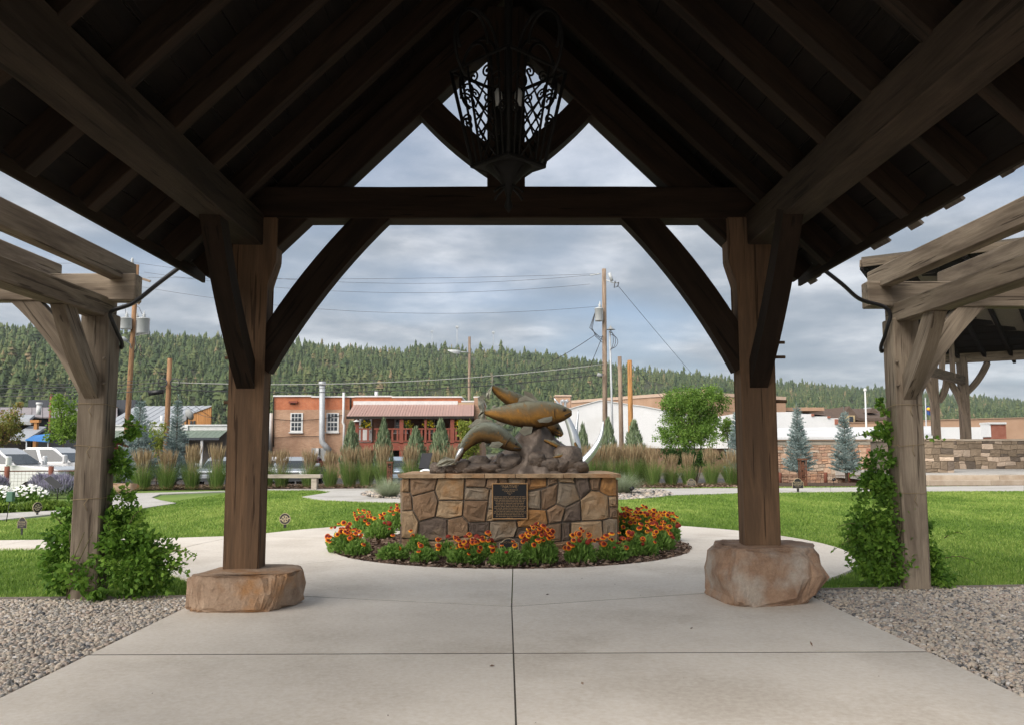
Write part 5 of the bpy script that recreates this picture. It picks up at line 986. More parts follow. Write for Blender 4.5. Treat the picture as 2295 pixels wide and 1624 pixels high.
BF = [(772, 1238, .27, .36, 34, 'blanket flower dense with orange red blooms at the bench side end of the bed'), (802, 1243, .2, .27, 3, 'low blanket flower with a few buds beside the dense blooms at the bench side end'), (850, 1206, .27, .36, 7, 'tall dark leaved blanket flower beside the end of the pedestal on the bench side'), (880, 1252, .24, .25, 1, 'mostly green blanket flower without open blooms in front of the pedestal corner'), (936, 1236, .19, .29, 2, 'small blanket flower with one open bloom against the pedestal'), (951, 1258, .2, .23, 3, 'low blanket flower with two red blooms at the concrete edge'), (1042, 1263, .26, .33, 22, 'blanket flower with a crown of orange blooms between the plaque and the bench side corner'), (1000, 1247, .18, .26, 3, 'small green blanket flower close to the pedestal stones'), (1085, 1248, .2, .3, 8, 'blanket flower with red blooms behind the two front clumps'), (1136, 1265, .25, .27, 6, 'broad green blanket flower with scattered blooms under the plaque'), (1208, 1262, .26, .44, 48, 'tallest blanket flower loaded with orange and red blooms beside the plaque'), (1301, 1260, .23, .36, 18, 'blanket flower with a loose head of red orange blooms before the pedestal'), (1374, 1254, .24, .30, 14, 'rounded blanket flower with blooms along its top by the pedestal corner'), (1436, 1244, .27, .36, 16, 'blanket flower with a few large dark eyed blooms at the stage side end'), (1478, 1232, .24, .36, 18, 'blanket flower with pale seed heads and blooms at the stage side tip'), (1400, 1212, .27, .48, 40, 'tall blanket flower with yellow and orange blooms behind the pedestal corner'), (1445, 1208, .28, .48, 48, 'tall blanket flower massed with yellow orange blooms at the stage side'), (1492, 1212, .25, .42, 34, 'blanket flower with dark red blooms at the outer stage side'), (885, 1188, .24, .4, 12, 'blanket flower peeping out behind the pedestal on the bench side'), (815, 1194, .25, .36, 16, 'blanket flower with scattered orange blooms at the back of the bed')]
for i, (u, v, r, h, nf, lb) in enumerate(BF): blanket(u, v, r, h, nf, lb, i, hot=(u > 1390 and v < 1215) or i == 0)
# ---------------------------------------------------------------- the flower border by the trucks
G_dai = tintmat('daisy_heads', [(0, (.75, .55, .08)), (.2, (.82, .82, .78)), (1, (.86, .86, .84))], .7); G_lav = tintmat('sage_spikes', [(0, (.24, .25, .27)), (.5, (.33, .30, .42)), (1, (.44, .40, .55))], .9, .15); G_pale = leafmat('pale_foliage', (.22, .27, .10), (.36, .40, .18), (.50, .52, .27), .3); G_lowj = leafmat('low_juniper', (.07, .13, .02), (.16, .25, .04), (.28, .38, .07), .2)
def mound_plant(name, label, cat, u, v, wu, hgt, foliage, n, flower=None, nf=0, seed=1, ln=.1, spike=False, dep=.7):
    p = G(u, v, -.01); R_ = wu*p.y/FU/2; t = thing(name, label, cat, p); rg = np.random.default_rng(seed); a = rg.uniform(0, 2*PI, n); q = np.sqrt(rg.uniform(0, 1, n)); top = np.sqrt(np.clip(1-q*q*.85, 0, 1)); z = hgt*top*rg.uniform(.25, 1, n); P = np.stack([R_*q*np.cos(a), R_*dep*q*np.sin(a), z], 1); D = np.stack([np.cos(a)*.6, np.sin(a)*.6, np.ones(n)], 1)+rg.normal(0, .4, (n, 3)); V, F = leaf_arrays(P-D*ln*.4, D, rg.normal(size=(n, 3)), rg.uniform(.6, 1.3, n)*ln, rg.uniform(.12, .22, n)*ln); dataobj('foliage', npmesh('foliage', V, F, np.repeat(rg.uniform(0, 1, n), 4), [foliage]), t, Matrix.Translation(p))
    if flower:
        a = rg.uniform(0, 2*PI, nf); q = np.sqrt(rg.uniform(0, 1, nf)); top = np.sqrt(np.clip(1-q*q*.85, 0, 1)); C = np.stack([R_*q*np.cos(a), R_*dep*q*np.sin(a), hgt*top+rg.uniform(-.02, .07, nf)], 1)
        if spike:
            D = np.stack([np.cos(a)*.5, np.sin(a)*.5, np.ones(nf)*1.2], 1)+rg.normal(0, .25, (nf, 3)); V, F = leaf_arrays(C-D*.1, D, rg.normal(size=(nf, 3)), rg.uniform(.15, .3, nf), rg.uniform(.008, .016, nf)); tt = np.repeat(rg.uniform(0, 1, nf), 4)
        else:
            m_ = 10; an = np.linspace(0, 2*PI, m_, endpoint=False); nrm = np.stack([np.cos(a)*.35*q, -.55+0*a, np.ones(nf)], 1)+rg.normal(0, .2, (nf, 3)); nrm /= np.linalg.norm(nrm, axis=1)[:, None]; e1 = np.cross(nrm, [1, 0, .1]); e1 /= np.linalg.norm(e1, axis=1)[:, None]; e2 = np.cross(nrm, e1); R2 = rg.uniform(.03, .042, nf)
            ring = C[:, None]+R2[:, None, None]*(np.cos(an)[None, :, None]*e1[:, None]+np.sin(an)[None, :, None]*e2[:, None]); V = np.concatenate([(C+nrm*.008)[:, None], ring], 1).reshape(-1, 3); F = np.concatenate([np.stack([np.arange(nf)*(m_+1), np.arange(nf)*(m_+1)+1+j, np.arange(nf)*(m_+1)+1+(j+1) % m_], 1) for j in range(m_)]); tt = np.tile(np.array([0]+[.8]*m_), nf)
        stuff(dataobj('blooms', npmesh('blooms', V, F, tt, [flower]), t, Matrix.Translation(p)))
mound_plant('daisy_clump', 'mound of white daisies beside the grey tilted sign', 'flower', 62, 1128, 92, .46, G_fol, 1500, G_dai, 170, 1, .12); mound_plant('daisy_clump', 'mound of white daisies behind the small green path light', 'flower', 0, 1133, 70, .48, G_fol, 1200, G_dai, 150, 2, .12)
mound_plant('sage_clump', 'purple grey flowering sage bush under the fence post next to the pickup headlight', 'flower', 130, 1114, 84, .62, G_jun, 900, G_lav, 1500, 3, .12, True); mound_plant('sage_clump', 'purple flowering sage bush behind the white daisies', 'flower', 92, 1110, 56, .62, G_jun, 500, G_lav, 900, 4, .12, True); mound_plant('sage_clump', 'pale purple sage bush behind the daisies at the border end', 'flower', -12, 1110, 60, .6, G_jun, 500, G_lav, 700, 5, .12, True)
mound_plant('pale_shrub', 'pale yellow green shrub in front of the wire fence and the pickup', 'shrub', 66, 1100, 100, .55, G_pale, 2400, None, 0, 6, .13)
mound_plant('spreading_juniper', 'low spreading bright green juniper below the white daisies', 'shrub', 105, 1141, 128, .2, G_lowj, 2400, None, 0, 7, .13, dep=.45); mound_plant('spreading_juniper', 'low spreading juniper below the daisies by the green path light', 'shrub', -6, 1145, 80, .2, G_lowj, 1600, None, 0, 8, .13, dep=.45); mound_plant('spreading_juniper', 'low spreading juniper against the flat sandstone boulder', 'shrub', 236, 1110, 44, .3, G_lowj, 1000, None, 0, 9, .13, dep=.6)
bo = dataobj('boulder', rock_mesh('boulder', (1.0, .8, .36), 77, [M_bould], 4, 12, .05, .7, .95, flat_top=.4), None, Matrix.Translation(G(272, 1106, -.03))); tag(bo, 'flat pinkish sandstone boulder beside the garden path and spruce', 'boulder')
# ================================================================ town behind the garden
def brickmat(name, c1, c2, mo, bw=.215, bh=.075, stain=None):
    m, nt, p, o = _mnew(name); tc = nt.nodes.new('ShaderNodeTexCoord'); sx = nt.nodes.new('ShaderNodeSeparateXYZ'); nt.links.new(tc.outputs['Object'], sx.inputs[0]); cb = nt.nodes.new('ShaderNodeCombineXYZ')
    nt.links.new(_math(nt, 'ADD', sx.outputs[0], sx.outputs[1]), cb.inputs[0]); nt.links.new(sx.outputs[2], cb.inputs[1]); b = nt.nodes.new('ShaderNodeTexBrick'); nt.links.new(cb.outputs[0], b.inputs['Vector'])
    for k, v in (('Color1', c1), ('Color2', c2), ('Mortar', mo)): b.inputs[k].default_value = (*v, 1)
    b.inputs['Scale'].default_value = 1; b.inputs['Brick Width'].default_value = bw; b.inputs['Row Height'].default_value = bh; b.inputs['Mortar Size'].default_value = .009
    n_ = _noise(nt, tc.outputs['Object'], .9, 5, .65); col = _mix(nt, _math(nt, 'MULTIPLY', _ramp(nt, n_, [(.42, (0, 0, 0)), (.66, (1, 1, 1))]), .55), b.outputs['Color'], stain or tuple(x*.6 for x in c1)); nt.links.new(col, p.inputs['Base Color']); p.inputs['Roughness'].default_value = .9
    bp = nt.nodes.new('ShaderNodeBump'); bp.inputs['Strength'].default_value = .5; bp.inputs['Distance'].default_value = .01; nt.links.new(b.outputs['Fac'], bp.inputs['Height']); bp.invert = True; nt.links.new(bp.outputs[0], p.inputs['Normal']); return m
B_or = brickmat('orange_brick', (.50, .135, .055), (.60, .19, .08), (.46, .25, .16)); B_tan = brickmat('worn_brick', (.42, .225, .13), (.54, .32, .20), (.42, .33, .26), stain=(.30, .17, .11)); B_red = brickmat('red_brick', (.34, .09, .05), (.42, .13, .075), (.35, .25, .2))
M_white = mat('white_paint', (.70, .71, .72), (.80, .80, .81), .6, rough=.8, c3=(.66, .66, .65), s3=.25); M_trim = mat('white_trim', (.62, .62, .62), (.74, .74, .73), 4, rough=.7); M_tanw = mat('tan_stucco', (.42, .265, .175), (.50, .33, .23), .5, rough=.9, c3=(.38, .24, .16), s3=.2)
M_porch = mat('porch_paint', (.20, .055, .035), (.27, .08, .052), 6, rough=.7); M_metroof = mat('mauve_metal_roof', (.42, .265, .225), (.48, .31, .265), 2, rough=.5, spec=.4, rnd=.05); M_glass = gloss('window_glass', (.03, .035, .045), .08, 0, .6); M_galv = mat('galvanised', (.40, .42, .44), (.50, .52, .54), 5, rough=.5, metal=.2); M_drk = mat('dark_interior', (.02, .016, .014), (.03, .025, .02), 3)
M_greyroof = mat('grey_metal_roof', (.36, .38, .41), (.44, .46, .49), .8, rough=.5, rnd=.05); M_dkroof = mat('charcoal_siding', (.045, .05, .062), (.07, .077, .09), 3, stretch=(6, 6, .4), rough=.6); M_mauve = mat('weathered_membrane', (.26, .235, .25), (.33, .30, .31), .5, rough=.9); M_cedar = mat('cedar_siding', (.40, .185, .06), (.52, .26, .10), 3, stretch=(5, 5, .4), rough=.7, rnd=.1); M_green = mat('green_awning', (.16, .205, .165), (.21, .255, .21), 1.5, rough=.6, rnd=.05); M_brroof = mat('brown_shingle_roof', (.10, .07, .055), (.15, .11, .088), 5, rough=.95); M_blue = gloss('blue_tarp', (.03, .22, .60), .5); M_grey = mat('grey_paint', (.30, .31, .31), (.38, .39, .39), 4)
ZG = -.46
def ubox(name, u0, v0, u1, v1, Y, dep, m, parent, z0=None, bev=0, x0=None, x1=None):
    """box whose front face stands at Y between the picture lines u0,u1 and v0 (top), v1 (bottom)"""
    um = (u0+u1)/2; xa_, xb_ = XU(u0, Y), XU(u1, Y); zt = ZU(v0, Y, um); zb = ZU(v1, Y, um) if z0 is None else z0
    return boxo(name, ((xa_+xb_)/2, Y+dep/2, (zt+zb)/2), (xb_-xa_, dep, zt-zb), m, parent, bev)
def window(parent, u0, v0, u1, v1, Y, cols=3, rows=2, sash=True, m=None):
    f = ubox('window', u0, v0, u1, v1, Y-.06, .10, m or M_trim, parent); x0, x1 = XU(u0, Y), XU(u1, Y); z1, z0 = ZU(v0, Y, u0), ZU(v1, Y, u0); fw = (x1-x0)*.12; hh = (z1-z0)/2
    for k in range(2 if sash else 1):
        za = z0+fw+(hh-fw*.4)*k if sash else z0+fw; zb_ = za+hh-fw*1.3 if sash else z1-fw; boxo('pane', ((x0+x1)/2, Y-.066, (za+zb_)/2), (x1-x0-2*fw, .016, zb_-za), M_glass, f)
        bm = bmesh.new()
        for c in range(1, cols): addbox(bm, (x0+fw+(x1-x0-2*fw)*c/cols, Y-.078, (za+zb_)/2), (.035, .012, zb_-za))
        for r in range(1, rows): addbox(bm, ((x0+x1)/2, Y-.081, za+(zb_-za)*r/rows), (x1-x0-2*fw, .012, .035))
        bmobj('muntins', bm, M_trim, f)
    boxo('sill', ((x0+x1)/2, Y-.1, z0-.05), (x1-x0+.12, .16, .08), M_trim, f); return f
# ---------------------------------------------------------------- brick building with the balcony
BY = 62.0; bb = thing('brick_building', 'orange and brown brick building with a mauve metal porch roof and red balcony', 'building', (XU(840, BY), BY, ZG))
ubox('wall', 611, 917, 1033, 1040, BY, 14, B_tan, bb, ZG); ubox('painted_wall', 611, 888, 1033, 917, BY, 14, B_or, bb); ubox('wall', 1033, 900, 1062, 1040, BY, 14, B_tan, bb, ZG); ubox('end_pier', 1062, 890, 1079, 1040, BY-.2, 14, B_tan, bb, ZG)
for u0, v0, u1, v1 in ((609, 884.6, 695, 888), (695, 886.4, 792, 889.6), (792, 885.6, 876, 888.8), (876, 887, 1035, 890.2), (1033, 896.8, 1062, 900), (1060, 887.4, 1081, 890)): ubox('coping', u0, v0, u1, v1, BY-.12, 14.3, M_trim, bb)
for a in (649, 730): window(bb, a, 924, a+28, 967, BY)
tubeo('flue_pipe', [at(722, 855, BY-.5), at(721, 980, BY-.5), at(722, 990, BY-.5), at(728, 997, BY-.5), at(740, 1010, BY-.4)], [.20, .20, .2, .2, .2], M_galv, bb, 12); tubeo('flue_cap', [at(722, 855, BY-.5), at(722, 863, BY-.5)], .25, M_galv, bb, 12)
tubeo('vent_pipe', [at(770, 877, BY-.3), at(769.5, 932, BY-.3), at(768, 945, BY-.25), at(771, 952, BY-.3), at(769.5, 1005, BY-.3)], .09, M_trim, bb, 8); tubeo('vent_pipe', [at(843, 875, BY+2), at(843, 890, BY+2)], .13, M_trim, bb, 8); tubeo('conduit_pipe', [at(613, 889, BY-.1), at(612, 1000, BY-.1)], .05, M_drk, bb, 6); tubeo('conduit_pipe', [at(785, 890, BY-.08), at(785, 935, BY-.08)], .06, M_drk, bb, 6); tubeo('downspout', [at(605, 925, BY+.4), at(604, 1010, BY+.4)], .22, M_trim, bb, 8)
tubeo('sagging_cable', [at(613, 938, BY-.1), at(660, 942, BY-.12), at(717, 938, BY-.12), at(770, 929, BY-.1)], .02, M_drk, bb, 5); tubeo('sagging_cable', [at(612, 980, BY-.1), at(660, 977, BY-.12), at(717, 977, BY-.12)], .02, M_drk, bb, 5)
ubox('roof_scupper', 644, 898, 664, 902, BY-.2, .3, M_porch, bb); ubox('wall_hole', 648, 902, 660, 905.5, BY-.01, .05, M_drk, bb)
ubox('meter_cabinet', 698, 1003, 716, 1030, BY-.5, .5, M_grey, bb); ubox('meter_cabinet', 718, 1003, 736, 1032, BY-.45, .45, M_grey, bb); ubox('meter_box', 708, 1003, 714, 1015, BY-.62, .1, M_trim, bb)
# porch: roof panels, posts, rails
PB = 58.2; zt = ZU(906, BY, 900); ze = ZU(932.5, PB, 900); xl_t, xl_e, xr = XU(792, BY), XU(775.5, PB), XU(1061, BY-.3)
ubox('roof_flashing', 790, 897.5, 1025, 906.5, BY-.25, .25, M_trim, bb); ubox('roof_flashing', 1025, 901, 1062, 906.5, BY-.22, .2, mat('beige_flashing', (.45, .33, .22), (.5, .38, .26), 3), bb)
nP = 44; xe1 = XU(1061, PB)
for i in range(nP):
    a0 = xl_t+(xr-xl_t)*i/nP; a1 = xl_t+(xr-xl_t)*(i+1)/nP-.012; e0 = xl_e+(xe1-xl_e)*i/nP; e1 = xl_e+(xe1-xl_e)*(i+1)/nP-.012; rise = .012+.02*(i % 2)*0
    prism('roof_panel', [(a0, BY-.02, zt), (a1, BY-.02, zt), (e1, PB, ze), (e0, PB, ze)], (0, 0, 1), .05, M_metroof, bb)
    prism('roof_seam', [(a1-.012, BY-.02, zt+.05), (a1+.02, BY-.02, zt+.05), (e1+.02, PB, ze+.05), (e1-.012, PB, ze+.05)], (0, 0, 1), .035, M_metroof, bb)
boxo('gutter', ((xl_e+xe1)/2, PB-.03, ze-.06), (xe1-xl_e, .16, .17), M_drk, bb); zdk = ZU(990, PB, 900)
boxo('balcony_deck', ((xl_e+.4+xe1)/2, (PB+BY)/2, zdk-.12), (xe1-xl_e-.4, BY-PB-.1, .14), M_porch, bb); boxo('balcony_fascia', ((xl_e+.4+xe1)/2, PB+.06, zdk-.32), (xe1-xl_e-.4, .1, .42), M_porch, bb)
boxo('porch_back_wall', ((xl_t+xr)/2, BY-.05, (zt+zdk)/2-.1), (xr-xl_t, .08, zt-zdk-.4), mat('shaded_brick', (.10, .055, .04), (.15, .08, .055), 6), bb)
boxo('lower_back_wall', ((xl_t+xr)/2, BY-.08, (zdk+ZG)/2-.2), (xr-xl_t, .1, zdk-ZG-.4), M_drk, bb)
for u, wd in ((799, 8), (899, 9), (953, 5), (1013, 9)):
    boxo('porch_post', (XU(u, PB+.1), PB+.14, (ze+zdk)/2-.1), (wd*PB/FU, .18, ze-zdk+.15), M_porch, bb); boxo('deck_post', (XU(u, PB+.1), PB+.16, (zdk+ZG)/2-.25), (.26, .24, zdk-ZG-.5), M_porch, bb)
zr1, zr0 = ZU(960, PB, 900), ZU(987, PB, 900); us_ = [799, 834, 899, 953, 1013, 1060]
for a, b in zip(us_, us_[1:]):
    xa_, xb_ = XU(a, PB)+.1, XU(b, PB)-.1; rl = boxo('railing', ((xa_+xb_)/2, PB+.1, zr1), (xb_-xa_, .11, .09), M_porch, bb); boxo('bottom_rail', ((xa_+xb_)/2, PB+.1, zr0), (xb_-xa_, .08, .08), M_porch, rl); q = int((xb_-xa_)/.30)
    for j in range(q): boxo('baluster', (xa_+(j+.5)*(xb_-xa_)/q, PB+.1, (zr1+zr0)/2), (.13, .04, zr1-zr0-.09), M_porch, rl)
dr = ubox('door', 802, 935, 833, 989.5, BY-.16, .08, M_grey, bb); ubox('door_glass', 808, 938, 827, 955, BY-.175, .02, M_glass, dr); ubox('door_panel', 808, 960, 827, 985, BY-.172, .02, M_trim, dr); tubeo('door_handle', [at(829, 964, BY-.2), at(829, 967, BY-.2)], .04, M_galv, dr, 6)
for a in (883, 958): window(bb, a, 936, a+30, 968, BY-.1, 2, 2, False, M_grey)
lathe('porch_lamp', [(.02, .3), (.05, .26), (.06, .12), (.33, .0), (.30, -.02), (.05, .05)], M_trim, bb, at(799, 944, PB+.05), 14)
G_bask = leafmat('basket_leaf', (.05, .10, .02), (.10, .16, .03), (.45, .36, .02)); 
for u, lb in ((820, 'hanging basket of yellow flowers beside the porch door'), (911, 'hanging basket of yellow flowers right of the main balcony post'), (960, 'hanging basket of yellow flowers by the thin balcony post'), (1026, 'hanging basket of yellow flowers by the utility pole at the porch end')):
    p = at(u, 950, PB+.35); t = thing('hanging_basket', lb.replace(' right of', ' next to'), 'basket', p); tubeo('hook_chain', [p, (p.x, p.y, ze)], .015, M_drk, t, 5); dataobj('flowers', crown_leaves([((0, 0, .0), (.36, .3, .28))], 420, .11, tintmat('yellow_blooms', [(0, (.05, .10, .02)), (.42, (.10, .15, .03)), (.5, (.62, .48, .02)), (1, (.78, .62, .03))], .7, .2), u), t, Matrix.Translation(p)); lathe('pot', [(.10, -.34), (.22, -.14), (.23, -.1)], M_drk, t, p, 10)
# ---------------------------------------------------------------- white gable, tan hall, roof unit
WY = 74.0; t = thing('white_gable_building', 'plain white painted building with a low asymmetric gable behind the poles', 'building', (XU(1380, WY), WY, ZG))
wp_ = [(1240, 1003), (1240, 930), (1262, 920), (1290, 911.5), (1344, 897), (1400, 905), (1440, 910), (1488, 919.5), (1545, 930), (1640, 945), (1640, 1003)]
prism('wall', [at(u, v, WY) for u, v in wp_], (0, 1, 0), 13, M_white, t); 
for (a, b), (c, d) in zip(wp_[1:-1], wp_[2:-1]): 
    p, q = at(a, b, WY), at(c, d, WY); prism('roof_edge', [p+Vector((0, -.1, .0)), q+Vector((0, -.1, .0)), q+Vector((0, -.1, .07)), p+Vector((0, -.1, .07))], (0, 1, 0), 13.2, M_trim, t)
ubox('base_wall', 1243, 1003.5, 1637, 1030, WY+.3, 12, mat('rusty_base', (.20, .12, .08), (.28, .18, .12), 1.5), t, ZG)
t = thing('tan_hall', 'long tan stucco hall with a flat parapet behind the white gable', 'building', (XU(1500, 98), 98, ZG)); cA, cB, cC = at(1545, 884, 98), at(1262, 904, 128), at(1760, 896, 102)
for nm, p, q in (('side_wall', cB, cA), ('front_wall', cA, cC)):
    d = Vector((q.x-p.x, q.y-p.y, 0)); nr = Vector((-d.y, d.x, 0)).normalized(); prism(nm, [Vector((p.x, p.y, ZG)), Vector((q.x, q.y, ZG)), q, p], nr, .6, M_tanw, t)
    prism('parapet_cap', [p+Vector((0, 0, .02))-nr*.12, q+Vector((0, 0, .02))-nr*.12, q+Vector((0, 0, .4))-nr*.12, p+Vector((0, 0, .4))-nr*.12], nr, .9, mat('pale_cap', (.52, .38, .29), (.58, .44, .35), 2), t)
    for k in (1.6, 3.2): prism('joint_line', [p-Vector((0, 0, k))-nr*.03, q-Vector((0, 0, k))-nr*.03, q-Vector((0, 0, k+.12))-nr*.03, p-Vector((0, 0, k+.12))-nr*.03], nr, .05, mat('joint_shadow', (.30, .19, .13), (.34, .22, .15), 2), t)
pk = at(1585, 880, 98.5); boxo('parapet_block', (pk.x, pk.y+.4, pk.z), (1.0, .7, 1.0), M_tanw, t)
boxo('roof_slab', ((cA.x+cC.x)/2+2, 122, min(cA.z, cC.z)-1), (18, 38, .4), M_tanw, t)
t = thing('roof_unit', 'tan boxy chimney with two gooseneck vents beside the white gable', 'chimney', at(1262, 925, 78)); ubox('shaft', 1244, 887, 1281, 930, 78, 1.4, M_tanw, t, 2.6, .12); ubox('cap', 1243, 884, 1282, 888, 77.9, 1.6, mat('pale_cap2', (.50, .36, .28), (.56, .42, .33), 2), t, None, .05)
for u in (1257, 1266): p = at(u, 935, 77.3); tubeo('vent', [p, at(u, 902, 77.3), at(u+1.5, 897, 77.2), at(u+4, 896, 77.1), at(u+6, 900, 77.1)], .12, M_galv, t, 8)
# ---------------------------------------------------------------- low shop, cedar house and dark barn on the truck side
SY = 55.0; t = thing('low_shop', 'low flat roofed shop with white parapet and green metal awning', 'building', (XU(370, SY), SY, ZG)); ubox('wall', 200, 964, 512, 1030, SY, 9, mat('taupe_wall', (.16, .135, .12), (.21, .18, .16), 2), t, ZG); ubox('parapet', 196, 952.5, 514, 964, SY-.3, 9.4, M_trim, t); ubox('parapet_cap', 194, 950.5, 516, 953, SY-.4, 9.6, M_white, t)
xa_, xb_ = XU(200, SY), XU(513, SY); nP = 30; za, zb_ = ZU(965, SY, 350), ZU(981, SY-1.6, 350)
for i in range(nP): q0 = xa_+(xb_-xa_)*i/nP; q1 = xa_+(xb_-xa_)*(i+1)/nP-.02; prism('awning_panel', [(q0, SY-.32, za), (q1, SY-.32, za), (q1, SY-1.9, zb_), (q0, SY-1.9, zb_)], (0, 0, 1), .04, M_green, t)
boxo('awning_gutter', ((xa_+xb_)/2, SY-1.92, zb_-.05), (xb_-xa_, .12, .14), M_dkroof, t)
for u in (300, 372, 452): boxo('awning_post', (XU(u, SY-1.8), SY-1.8, (zb_+ZG)/2), (.14, .14, zb_-ZG), M_trim, t)
ubox('door', 255, 985, 272, 1030, SY-.03, .06, M_porch, t, ZG); window(t, 290, 990, 330, 1012, SY, 2, 1, False); ubox('red_sign', 405-1, 952, 419, 963, SY-.42, .06, M_white, t)
rs = t.children[-1]
CYY = 72.0; t = thing('cedar_house', 'house with a broad grey metal shed roof and orange cedar end wall', 'building', (XU(400, CYY), CYY, ZG)); cw = [at(404, 956, CYY), at(404, 934, CYY), at(430, 926.5, CYY), at(473, 910.5, CYY), at(472, 956, CYY)]
nB = 17
for i in range(nB):   # vertical cedar boards
    f0, f1 = i/nB, (i+1)/nB-.006; x0, x1 = cw[0].x+(cw[4].x-cw[0].x)*f0, cw[0].x+(cw[4].x-cw[0].x)*f1; tz = lambda x: float(np.interp(x, [cw[1].x, cw[2].x, cw[3].x], [cw[1].z, cw[2].z, cw[3].z])); prism('cedar_board', [(x0, CYY, ZG), (x1, CYY, ZG), (x1, CYY, tz(x1)), (x0, CYY, tz(x0))], (0, 1, 0), .2+.03*(i % 2), M_cedar, t)
for u in (424, 431): ubox('window', u, 942, u+4.5, 952, CYY-.06, .1, M_glass, t)
ra, rb_, rc_, rd = at(232, 953, CYY), at(404, 953, CYY), at(473, 910.5, 83), at(303, 911.5, 83); nP = 22
for i in range(nP): f0, f1 = i/nP, (i+1)/nP-.002; prism('roof_panel', [ra.lerp(rb_, f0), ra.lerp(rb_, f1), rd.lerp(rc_, f1), rd.lerp(rc_, f0)], (0, 0, 1), .08+.03*(i % 2), M_greyroof, t)
prism('roof_panel', [rb_, at(404, 934, CYY-.1), at(430, 926, CYY-.1), at(473.5, 910, CYY-.1), rc_], (0, 0, 1), .1, M_greyroof, t)
ubox('house_core', 245, 956, 470, 1010, CYY+1, 8, M_dkroof, t, ZG); tubeo('vent_pipe', [at(362, 953, CYY+2), at(363, 930, CYY+2)], .14, M_trim, t, 8); tubeo('vent_pipe', [at(338, 950, CYY+2), at(338, 944, CYY+2)], .1, M_trim, t, 8)
t = thing('satellite_dish', 'grey satellite dish in front of the orange cedar wall', 'dish', at(419, 950, 70)); p = at(420, 930, 70); lathe('dish', [(.03, 0), (.28, .06), (.5, .2)], M_grey, t, p, 18); t.children[0].matrix_basis = Matrix.Translation(p) @ Matrix.Rotation(-1.1, 4, 'X') @ Matrix.Rotation(.5, 4, 'Y'); tubeo('mast', [at(420, 930, 70.2), at(419, 945, 70.2), at(419, 956, 70.4)], .07, M_drk, t, 6)
DY = 84.0; t = thing('dark_barn', 'dark metal barn with mauve flat roof and black fence band behind the trucks', 'building', (XU(90, DY), DY, ZG)); ubox('upper_band', 58, 895, 300, 914, DY+9, .6, M_dkroof, t, 2); ubox('rear_band', -120, 911, 62, 918, DY+9, .6, M_dkroof, t, 2)
for i in range(16): a, b = -120+i*24, -120+(i+1)*24-1.2; prism('roof_panel', [at(a, 950 if b < 90 else 936, DY-1), at(b, 950 if b < 90 else 936, DY-1), at(b, 914.5, DY+9), at(a, 914.5, DY+9)], (0, 0, 1), .12, M_mauve, t)
ubox('wall', -120, 951, 70, 1010, DY, 8, M_drk, t, ZG); ubox('side_wall', 84, 938, 262, 1010, DY-.5, 8, M_dkroof, t, ZG); prism('lean_to_roof', [at(-60, 946, 76), at(66, 944, 76), at(78, 934, 83), at(-50, 936, 83)], (0, 0, 1), .25, M_greyroof, t); ubox('lean_to_fascia', -60, 944, 67, 951, 75.8, .3, M_grey, t); ubox('lean_to_beam', 64, 940, 84, 946, 75.6, .4, M_cedar, t); ubox('lean_to_post', 73, 944, 80, 1010, 75.7, .35, M_cedar, t, ZG)
prism('stair_roof', [at(20, 985, 70), at(66, 958, 78), at(104, 960, 78), at(60, 988, 70)], (0, 0, 1), .2, M_greyroof, t); tubeo('flue', [at(86, 928, 82), at(88, 906, 82)], .22, M_trim, t, 10); tubeo('flue_cap', [at(88, 906, 82), at(88.4, 901, 82)], .3, M_trim, t, 10); tubeo('mast', [at(118, 960, 80), at(118, 897, 80)], .1, M_galv, t, 6)
t = thing('blue_canopy', 'bright blue tarp canopy behind the white trucks', 'canopy', at(85, 1000, 62)); prism('tarp', [at(56, 986, 60), at(76, 976, 66), at(114, 972, 66), at(110, 990, 60)], (0, 0, 1), .06, M_blue, t); 
for u in (60, 108): tubeo('pole', [at(u, 986, 60.2), (XU(u, 60.2), 60.2, ZG)], .05, M_galv, t, 6)
# ---------------------------------------------------------------- right side: stone walled building, stepped white wall, brown lodge, long tan building
def stone_wall(parent, x0, x1, z0, z1, Y, size, M=None, joint=.03, keys='ttbgo'):
    """random rubble: uneven courses of roughly squared stones, some two courses high"""
    jt = lambda x, z: (x+.22*size*mn.noise((x*2.3, z*2.9, 1.3)), min(z1, max(z0, z+(.20*size*mn.noise((x*1.7, z*2.1, 7.7)) if z0+.01 < z < z1-.01 else 0))))
    zs_ = [z0]
    while zs_[-1] < z1-.12: zs_.append(min(z1, zs_[-1]+size*random.uniform(.5, .95)))
    zs_[-1] = z1
    for za, zb in zip(zs_, zs_[1:]):
        x = x0
        while x < x1-.08:
            xn = min(x1, x+size*random.uniform(.6, 1.5)); 
            if x1-xn < .12: xn = x1
            if zb-za > size*.7 and random.random() < .45:
                zm = za+(zb-za)*random.uniform(.4, .6); cells = [(za, zm), (zm, zb)]
            else: cells = [(za, zb)]
            for q0, q1 in cells:
                c = size*.14; xm = (x+xn)/2; pl_ = [jt(x, q0), jt(xm, q0), jt(xn, q0), jt(xn, (q0+q1)/2), jt(xn, q1), jt(xm, q1), jt(x, q1), jt(x, (q0+q1)/2)]
                stone('stone', pl_, M or Matrix.Translation((0, Y, 0)), SW[random.choice(keys)], parent, proud=random.uniform(.015, .04), depth=.04, joint=joint, rough=.008)
            x = xn
